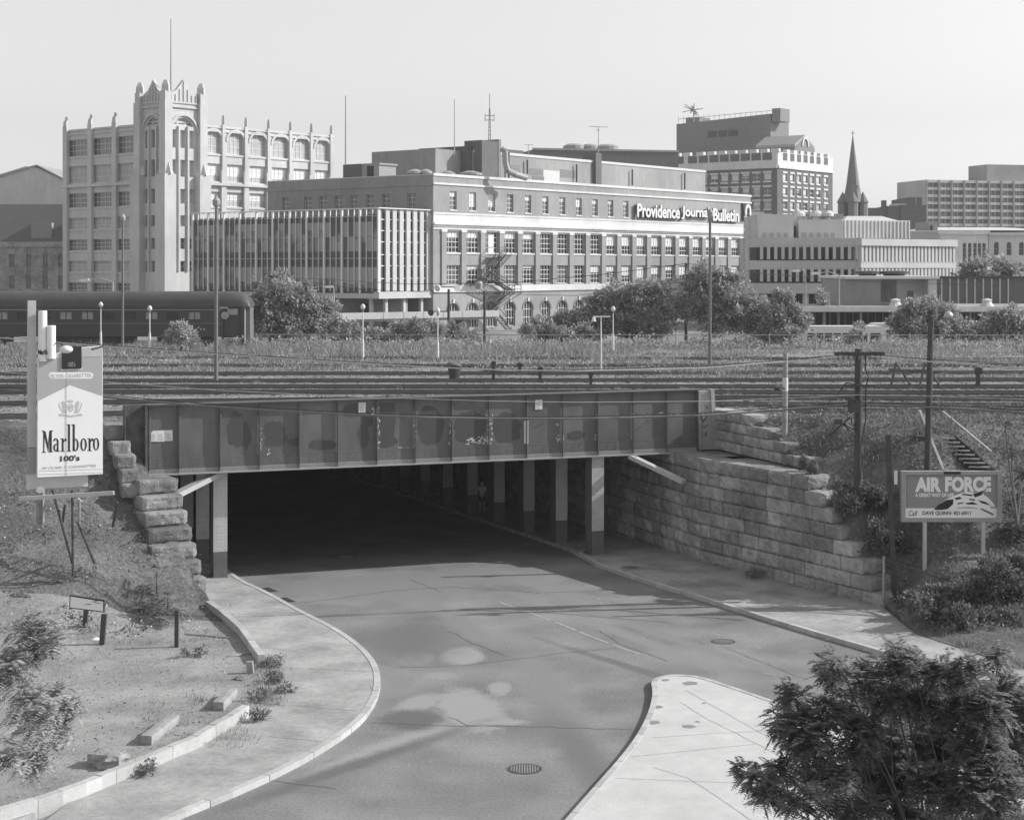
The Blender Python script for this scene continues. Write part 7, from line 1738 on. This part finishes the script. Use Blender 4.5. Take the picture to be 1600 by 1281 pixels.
bush(1560, 143, [(1520, 525, 20, 14), (1545, 512, 22, 18), (1575, 505, 24, 22), (1600, 515, 26, 22), (1500, 530, 14, 10)], 12100, .3, 'leaf_far', 'rounded bushes at the right edge beyond the yard', 'bush', 5.5)
bush(1530, 205, [(1505, 440, 16, 14), (1530, 430, 22, 18), (1555, 425, 20, 18), (1575, 440, 20, 18), (1530, 455, 30, 14), (1560, 460, 28, 12), (1550, 412, 10, 8)], 6000, .7, 'leaf_far', 'leafy street tree in front of the pale classical hall', 'tree', 4.4, 'tree', .25)
bush(660, 141, [(625, 515, 16, 12), (650, 512, 20, 12), (680, 515, 18, 12), (705, 520, 16, 12), (640, 525, 24, 12), (735, 527, 16, 9)], 7200, .28, 'leaf_far', 'low bushes under the pale ramp parapet', 'bush', 5.8)
bush(560, 140, [(545, 520, 14, 12), (570, 525, 16, 10), (595, 527, 14, 9)], 3200, .28, 'leaf_far', 'low dark bush between the left trees and the ramp', 'bush', 5.9)
bush(845, 141, [(825, 522, 14, 10), (850, 520, 20, 13), (880, 522, 20, 12), (910, 522, 18, 12), (835, 508, 10, 8)], 6000, .28, 'leaf_far', 'low bushes in front of the arched windows', 'bush', 5.8)
bush(283, 127, [(283, 522, 18, 14), (270, 528, 12, 9), (297, 530, 13, 8), (285, 510, 9, 6)], 5000, .2, 'leaf_pale', 'feathery pale bush in front of the coach', 'bush')
bush(747, 200, [(755, 478, 3, 3)], 20, .3, 'leaf_far', 'tiny sprig beside the fire escape pole', 'bush', GZ) if False else None
bush(1285, 182, [(1285, 462, 7, 8), (1287, 472, 9, 6)], 880, .3, 'leaf_far', 'small street tree between the two street lamps', 'tree', 4.4, 'tree', .08)

# weeds and grass
def tufts(n, fx, fy, fz, h, m, name, label, w=.05, per=7):
    xs, ys = fx(n), fy(n); zs_ = fz(xs, ys); k = n*per; x = np.repeat(xs, per)+rng.normal(0, .14, k); y = np.repeat(ys, per)+rng.normal(0, .14, k); z = np.repeat(zs_, per)
    hh = np.repeat(h(xs, ys)*rng.uniform(.4, 1.3, n), per)*rng.uniform(.5, 1.1, k); a = rng.uniform(0, 2*math.pi, k)
    b = np.stack([x, y, z], 1); side = np.stack([np.cos(a), np.sin(a), 0*a], 1)*w; lean = np.stack([rng.normal(0, .45, k), rng.normal(0, .45, k), np.ones(k)], 1)*hh[:, None]
    V = np.stack([b-side, b+side, b+lean], 1); o = fast_mesh(name, V, 3, m); o['kind'] = 'stuff'; o['label'] = label; o['category'] = 'grass'
def patchy(x, y, s=.12): return np.array([mnoise.noise(Vector((a*s, b*s*1.6, 0))) for a, b in zip(x, y)])
def hfar(x, y): return np.clip(.26+.8*patchy(x, y)+.35*patchy(x, y, .6), .02, 1.0)*np.clip((y-96)/26+.2, .2, .95)
def keep_rows(n):
    ys = rng.uniform(81, 137, n*2); return ys[:n]
tufts(24000, lambda n: rng.uniform(-48, 48, n), lambda n: rng.uniform(100, 136, n), lambda x, y: np.full(len(x), YZ-.03), hfar, 'grass', 'weeds', 'tall pale weeds covering the far half of the rail yard', .035)
tufts(3500, lambda n: rng.uniform(-45, 5, n), lambda n: rng.uniform(122, 135.5, n), lambda x, y: np.full(len(x), YZ-.03), lambda x, y: np.clip(.6+.6*patchy(x, y, .3), .2, 1.2), 'grass', 'weeds', 'highest pale weeds in front of the coach', .05)
def rowY(n):
    r = rng.choice([81.7, 85.6, 89.5, 94, 98.8, 107, 115], n); return r+rng.normal(0, .8, n)
tufts(9000, lambda n: rng.uniform(-34, 34, n), rowY, lambda x, y: np.full(len(x), YZ-.03), lambda x, y: np.clip(.06+.35*patchy(x, y, .5), .02, .3), 'grass', 'grass', 'short dry grass strips between the yard tracks', .03)
def rbx(n): return rng.uniform(9.5, 32, n)
xs = rng.uniform(9.5, 34, 6500); ys = rng.uniform(66, 81, 6500); 
ok = np.array([x > interpX(Rb, y)+.5 and hR(x, y) > 5.2 for x, y in zip(xs, ys)]); xs, ys = xs[ok], ys[ok]
tufts(len(xs), lambda n: xs, lambda n: ys, lambda x, y: np.array([hR(a, b)-.03 for a, b in zip(x, y)]), lambda x, y: np.clip(.16+.5*patchy(x, y, .7), .05, .5), 'grass', 'grass', 'dry grass along the top of the right bank', .02)
Pq = np.stack([rng.uniform(-42, 45, 26000), rng.uniform(74, 118, 26000), np.full(26000, YZ)+rng.uniform(0, .06, 26000)], 1); sq = rng.uniform(.05, .16, 26000)
o = fast_mesh('ballast_stones', diamonds(Pq, rdir(26000, 0)*np.array([1, 1, .3]), rdir(26000, 1), sq, sq*.8), 4, 'stones'); o['kind'] = 'stuff'; o['label'] = 'loose stones and cinders strewn between the yard tracks'; o['category'] = 'ballast'
xs, ys = [], []
while len(xs) < 5200:
    x, y = rng.uniform(-26, -8), rng.uniform(40, 62)
    if x < interpX(Lb, y)-.15: xs.append(x); ys.append(y)
n_ = len(xs); Pq = np.stack([np.array(xs), np.array(ys), np.array([hL(a, b)+.02 for a, b in zip(xs, ys)])], 1); sq = rng.uniform(.015, .09, n_)**1.0
o = fast_mesh('pebbles', diamonds(Pq, rdir(n_, 0)*np.array([1, 1, .3]), rdir(n_, 1), sq, sq*.8), 4, 'stones'); o['kind'] = 'stuff'; o['label'] = 'pebbles and small rubbish strewn over the dirt lot'; o['category'] = 'pebbles'
gx_, gy_ = [], []
for _ in range(700):
    k = rng.integers(0, 3)
    if k == 0: p = G(rng.uniform(270, 395), 0, .2) if False else G(rng.uniform(225, 395), rng.uniform(1085, 1165), .2)
    elif k == 1: p = G(rng.uniform(390, 440), rng.uniform(1030, 1100), .2)
    else: p = G(rng.uniform(80, 360), rng.uniform(950, 1010), .2)
    gx_.append(p.x); gy_.append(p.y)
gx_, gy_ = np.array(gx_), np.array(gy_)
tufts(len(gx_), lambda n: gx_, lambda n: gy_, lambda x, y: np.array([hL(a, b)-.02 for a, b in zip(x, y)]), lambda x, y: np.clip(.12+.35*patchy(x, y, 1.3), .03, .35), 'grass', 'grass', 'thin dry grass on the edges of the left dirt lot', .012)
ex, ey = [], []
for _ in range(420):
    t_ = rng.uniform(0, 1); p = G(1415+t_*190, 975+t_*75, .2); ex.append(p.x+rng.uniform(.0, .6)); ey.append(p.y+rng.uniform(.1, .9))
ex, ey = np.array(ex), np.array(ey)
tufts(len(ex), lambda n: ex, lambda n: ey, lambda x, y: np.array([hR(a, b)-.02 for a, b in zip(x, y)]), lambda x, y: np.clip(.2+.4*patchy(x, y, 1.3), .05, .5), 'grass', 'grass', 'ragged grass along the outer edge of the right pavement', .012)
wx = []; wy = []
for _ in range(160):
    t_ = rng.uniform(0, 1); q = WR0.lerp(WE, t_); wx.append(q.x-.12*.865-rng.uniform(0, .25)); wy.append(q.y-.07)
wx, wy = np.array(wx), np.array(wy)
tufts(len(wx), lambda n: wx, lambda n: wy, lambda x, y: np.full(len(x), KH-.01), lambda x, y: np.clip(.05+.3*patchy(x, y, 2.3), .02, .2), 'leaf_mid', 'grass', 'small weeds in the joint between granite wall and pavement', .012, 5)
# ragged ground cover on the banks
def cover(n, region, hfun, m, name, label, size, seed=0, thr=-.1, sc=.8):
    P_ = []
    while len(P_) < n:
        x, y = rng.uniform(region[0], region[1]), rng.uniform(region[2], region[3])
        if not region[4](x, y): continue
        if mnoise.noise(Vector((x*sc, y*sc, seed))) < thr: continue
        P_.append((x, y, hfun(x, y)))
    c = np.array(P_); c[:, 2] += rng.uniform(0, .28, n); d = rdir(n, .5); s_ = size*rng.uniform(.5, 1.4, n); o = fast_mesh(name, diamonds(c, d, rdir(n, 1), s_, s_*.45), 4, m); o['kind'] = 'stuff'; o['label'] = label; o['category'] = 'ground cover'
cover(30000, (10, 30, 58, 74, lambda x, y: x > interpX(Rb, y)+.5), hR, 'leaf_shrub', 'ground_cover', 'low leafy weeds creeping over the right bank', .13, 3, -.15)
cover(26000, (-24, 46, 134.6, 143, lambda x, y: True), lambda x, y: (YZ if y < 138.5 else YZ-(y-138.5)*.17)+max(0, rng.uniform(0, 1.1)*(mnoise.noise(Vector((x*.5, y*.5, 2)))+.35)), 'leaf_far', 'undergrowth', 'tangled undergrowth along the yard fence under the trees', .26, 5, -.35, .35)
Cq = 12000
cover(Cq, (-45, 45, 103, 134, lambda x, y: True), lambda x, y: YZ+.1, 'leaf_pale', 'weeds', 'leafy pale weeds in clumps across the far yard', .13, 21, .12, .3)
cover(3500, (-28, -13, 57.5, 68.5, lambda x, y: x < interpX(Lb, y)-.6), hL, 'leaf_shrub', 'ground_cover', 'low weeds and trash plants on the left bank', .13, 8, .12)

def pinnate(c, d, L, pairs, lw, ll, droop=.25):
    """one compound leaf as list of leaflet quads"""
    d = d/np.linalg.norm(d); side = np.cross(d, [0, 0, 1.0]); side /= np.linalg.norm(side)+1e-9
    t = (np.arange(pairs)+1)/pairs; pos = c+np.outer(t, d)*L; pos[:, 2] -= droop*L*t**2
    cs, ds = [], []
    for s_ in (-1, 1): cs.append(pos); ds.append(np.tile(side*s_+d*.35+np.array([0, 0, -.15]), (pairs, 1)))
    cs = np.concatenate(cs); ds = np.concatenate(ds); ds /= np.linalg.norm(ds, axis=1, keepdims=True)
    n = len(cs); tl = np.concatenate([t, t]); l = ll*np.sin(np.pi*(.18+.72*tl))+.3*ll*.3
    up = np.tile([0, 0, 1.0], (n, 1))+rng.normal(0, .15, (n, 3))
    return diamonds(cs, ds, up, l, l*lw)
def pinnate_plant(name, base, lst, Y, nleaf, L, ll, m, label, cat='bush', trunk=.05, pairs=9, dy=.5, lw=.3, zup=.3):
    t = thing(name, base, label, cat); lobes = plobes(lst, Y, dy); vol = np.array([l[3]*l[5] for l in lobes]); vol /= vol.sum(); out = []
    mb = MB(); b = Vector(base)
    for l, w in zip(lobes, vol):
        k = max(3, int(nleaf*w)); cen = np.array(l[:3]); nt_ = max(2, k//7)
        mid = b.lerp(Vector(cen), .6)+Vector((rng.normal(0, .05), 0, 0)); mb.tube(b-Vector((0, 0, .1)), mid, trunk, trunk*.6, 6); mb.tube(mid, Vector(cen), trunk*.6, trunk*.3, 6)
        for q in range(nt_):
            tip = cen+rdir(1, .15)[0]*np.array(l[3:6])*rng.uniform(.2, .95); mb.tube(Vector(cen), Vector(tip), trunk*.25, trunk*.1, 4)
            for r in range(7):
                d = rdir(1, zup)[0]; out.append(pinnate(tip, d, L*rng.uniform(.6, 1.2), pairs, lw, ll*rng.uniform(.75, 1.2)))
    fast_mesh('foliage', np.concatenate(out), 4, m, t); mb.build('stem', 'bark', t); return t
# feathery sumacs at the left wall
def star(px_, py, Y, n, L, ll, m, label, h=1.0, zb_=None):
    top = P(px_, py, Y); b = Vector((top.x, top.y, top.z-h)); t = thing('sumac_plant', b, label, 'plant'); out = []
    mb = MB(); mb.tube(b-Vector((0, 0, .3)), top, .035, .02, 6); mb.build('stem', 'bark', t)
    for k in range(n):
        a = 2*math.pi*k/n+rng.normal(0, .2); el = rng.uniform(-.1, .7); d = np.array([math.cos(a)*math.cos(el), math.sin(a)*math.cos(el), math.sin(el)]); out.append(pinnate(np.array(top)-np.array([0, 0, rng.uniform(0, .5)*h]), d, L*rng.uniform(.7, 1.15), 16, .24, ll, .45))
    fast_mesh('leaves', np.concatenate(out), 4, m, t)
star(245, 892, 62.0, 14, 1.15, .22, 'leaf_mid', 'feathery sumac with long fronds below the granite steps, the upper one', 1.3)
star(262, 925, 60.6, 18, 1.25, .24, 'leaf_mid', 'largest feathery sumac with spreading fronds beside the dark upright post', 1.6)
star(238, 940, 60.0, 14, .95, .2, 'leaf_mid', 'feathery sumac half hidden left of the largest one', 1.2)
star(250, 965, 59.3, 16, .8, .18, 'leaf_mid', 'low leafy sumac at the foot of the left bank', .8)
star(185, 975, 59.0, 10, .45, .12, 'leaf_mid', 'small slender sumac sprout left of the larger sumacs', .9)
star(180, 1000, 58.0, 9, .4, .12, 'leaf_mid', 'tiny weed sprout right of the leaning post', .5)
# weeds along the left kerb gap
for px_, py, r, lb in ((425, 1035, 9, 'weed clump at the end of the curved stone edging'), (443, 1072, 10, 'dark weed clump on the pavement edge, right of the stub post'), (405, 1085, 9, 'weed clump just left of the pavement weeds'), (404, 1115, 10, 'weed clump at the end of the whitewashed edging'), (228, 1204, 5, 'small weed growing in front of the whitewashed edging'), (300, 1022, 6, 'small weed beside the upright dark post'), (1180, 897, 6, 'single weed growing at the foot of the granite wall'), (420, 1060, 8, 'sprawling weed clump in the gap of the stone edging')):
    c = G(px_, py+r*.7, .17); l = [(c.x+rng.normal(0, .12), c.y+rng.normal(0, .15), c.z+.12, r/F*c.y, .22, r/F*c.y*.8) for _ in range(3)]
    t = thing('weed', c, lb, 'weed'); fast_mesh('leaves', leafcloud(l, 260, .13, .35), 4, 'leaf_mid', t)
# shrubs on the right bank and at its foot
def shrub(px_, pyb, Y, lst, n, size, label, m='leaf_shrub', dy=.8, name='shrub'):
    return tree(name, (unp(px_, Y), Y, max(.15, zat(pyb, Y))), plobes(lst, Y, dy), n, size, m, label, 'bush', .05, .4)
shrub(1340, 790, 65.9, [(1320, 770, 14, 10), (1345, 765, 16, 12), (1365, 775, 16, 12), (1330, 790, 18, 12), (1360, 800, 20, 14), (1380, 790, 12, 14), (1310, 760, 10, 7)], 5200, .17, 'shrub spilling over the stepped end of the granite wall')
shrub(1262, 738, 68.2, [(1258, 725, 7, 8), (1270, 733, 8, 7), (1282, 745, 8, 7)], 1100, .15, 'small shrub at the end of the upper granite courses')
shrub(1375, 840, 65.0, [(1370, 825, 12, 12), (1385, 845, 12, 14), (1405, 850, 14, 14), (1365, 845, 10, 8)], 2600, .16, 'shrub growing around the leaning timber post')
shrub(1545, 900, 60.5, [(1530, 905, 22, 14), (1560, 895, 26, 20), (1595, 900, 26, 26), (1500, 925, 22, 14), (1540, 930, 30, 18), (1580, 935, 32, 22)], 9000, .17, 'thick shrub below the billboard at the right edge')
shrub(1500, 960, 58.8, [(1440, 945, 20, 12), (1470, 955, 24, 16), (1500, 965, 28, 20), (1535, 970, 28, 22), (1570, 975, 30, 26), (1600, 990, 30, 26), (1460, 975, 14, 10), (1490, 990, 18, 10)], 13000, .16, 'dense dark shrub mass along the outer edge of the right pavement')
shrub(1440, 930, 61.5, [(1425, 935, 14, 9), (1450, 930, 20, 11), (1480, 925, 18, 12), (1410, 945, 8, 7)], 3600, .16, 'low shrub at the foot of the right bank by the pipe railing')
shrub(1500, 860, 63.9, [(1470, 880, 18, 9), (1500, 875, 22, 12), (1540, 860, 20, 14), (1575, 850, 20, 20), (1590, 830, 18, 18)], 4500, .16, 'scrubby growth behind the billboard legs')
pinnate_plant('sumac_bush', (unp(1590, 62), 62, 3.5), [(1560, 730, 14, 14), (1580, 700, 20, 18), (1600, 740, 26, 26), (1570, 660, 18, 10), (1590, 780, 24, 24)], 64.5, 260, .55, .15, 'leaf_shrub', 'feathery sumac growing past the right end of the billboard')

def compound_crown(name, base, lst, Y, nleaf, L, ll, m, label, cat, pairs=8, dy=1.0, lw=.46, trunk=.055):
    """leafy crown: many compound leaves spread evenly through overlapping lobes, limbs running up through it"""
    t = thing(name, base, label, cat); lobes = plobes(lst, Y, dy); vol = np.array([l[3]*l[5] for l in lobes]); vol /= vol.sum(); out = []
    mb = MB(); b = Vector(base); top = Vector(np.mean([l[:3] for l in lobes], axis=0)); fork = b.lerp(top, .55); mb.tube(b, fork, trunk, trunk*.7, 8)
    for l, w in zip(lobes, vol):
        cen = np.array(l[:3]); k = max(4, int(nleaf*w)); rad = np.array(l[3:6])
        e = Vector(cen); mid = fork.lerp(e, .5)+Vector((rng.normal(0, .15), rng.normal(0, .3), .1)); mb.tube(fork, mid, trunk*.45, trunk*.3, 6); mb.tube(mid, e, trunk*.3, trunk*.15, 5)
        nt_ = max(5, k//9); tips = cen+rdir(nt_)*rad*(rng.uniform(0, 1, nt_)**.4)[:, None]*1.05
        for tp in tips:
            st_ = Vector(cen)+(Vector(tp)-Vector(cen))*.25; mb.tube(st_, Vector(tp), trunk*.1, trunk*.04, 4, False)
            od = (tp-cen)/(np.linalg.norm(tp-cen)+1e-6)
            for r in range(9):
                d = od*.7+rdir(1, .15)[0]; f = rng.uniform(.55, 1); p0 = cen+(tp-cen)*f+rng.normal(0, .05, 3)
                out.append(pinnate(p0, d, L*rng.uniform(.6, 1.2), pairs, lw, ll*rng.uniform(.75, 1.2), .35))
    fast_mesh('crown', np.concatenate(out), 4, m, t); mb.build('trunk', 'bark', t); return t
compound_crown('foreground_tree', (unp(1560, 25), 25.5, .0), [(1300, 1050, 14, 24), (1292, 1028, 9, 12), (1310, 1035, 9, 12), (1240, 1085, 22, 14), (1222, 1120, 14, 26), (1250, 1140, 26, 30), (1290, 1110, 26, 22), (1330, 1095, 22, 18), (1275, 1165, 34, 28), (1355, 1062, 26, 22), (1385, 1030, 16, 18), (1400, 1008, 12, 10), (1425, 1035, 26, 22), (1470, 1050, 30, 22), (1515, 1045, 24, 18), (1390, 1090, 36, 30), (1440, 1095, 40, 32), (1500, 1100, 40, 34), (1545, 1110, 30, 34),
     (1340, 1150, 36, 34), (1400, 1160, 44, 36), (1460, 1165, 46, 38), (1530, 1170, 40, 38), (1345, 1205, 36, 30), (1300, 1215, 30, 26), (1255, 1215, 26, 22), (1215, 1200, 22, 16), (1185, 1212, 18, 11), (1165, 1205, 9, 7), (1195, 1240, 26, 14), (1250, 1255, 36, 16), (1400, 1220, 46, 34), (1470, 1230, 50, 36), (1545, 1235, 46, 40), (1330, 1260, 50, 22), (1440, 1285, 80, 24), (1580, 1180, 26, 60), (1580, 1290, 40, 40), (1570, 1060, 18, 26), (1562, 1020, 12, 16), (1595, 1110, 20, 50)],
     24.0, 9500, .24, .085, 'leaf_near', 'big feathery tree crown filling the lower right corner in front of the street island', 'tree')
compound_crown('foreground_branch', (unp(-260, 17), 17.5, 6.5), [(62, 972, 18, 10), (40, 990, 20, 14), (92, 990, 14, 9), (72, 1006, 18, 9), (42, 1018, 16, 8), (55, 1072, 24, 12), (88, 1085, 20, 10), (45, 1100, 24, 12), (108, 1098, 12, 7), (72, 1114, 20, 10), (58, 1134, 14, 8), (85, 1142, 9, 5), (30, 1182, 16, 8), (52, 1188, 10, 5), (15, 1040, 14, 24)], 17.0, 800, .19, .07, 'leaf_pale',
     'leafy branch tips reaching in from the left edge over the dirt lot', 'tree', 7, .5, .44, .007)

# ------------------------------------------------------------------ summer haze over the far buildings
hz = MB(); hz.box(-3300, 3300, -330, 1700, -9, 62); hm = bpy.data.materials.new('haze_air'); hm.use_nodes = True
hn = hm.node_tree.nodes; hn.remove(hn['Principled BSDF']); pv = hn.new('ShaderNodeVolumePrincipled'); pv.inputs['Color'].default_value = (.95, .95, .95, 1); pv.inputs['Density'].default_value = .00023
hm.node_tree.links.new(pv.outputs[0], hn['Material Output'].inputs['Volume']); MATS['haze_air'] = hm
ho = hz.build('haze', 'haze_air', None, (0, 0, 0)); ho['kind'] = 'stuff'; ho['label'] = 'pale summer haze over the far buildings'; ho['category'] = 'haze'
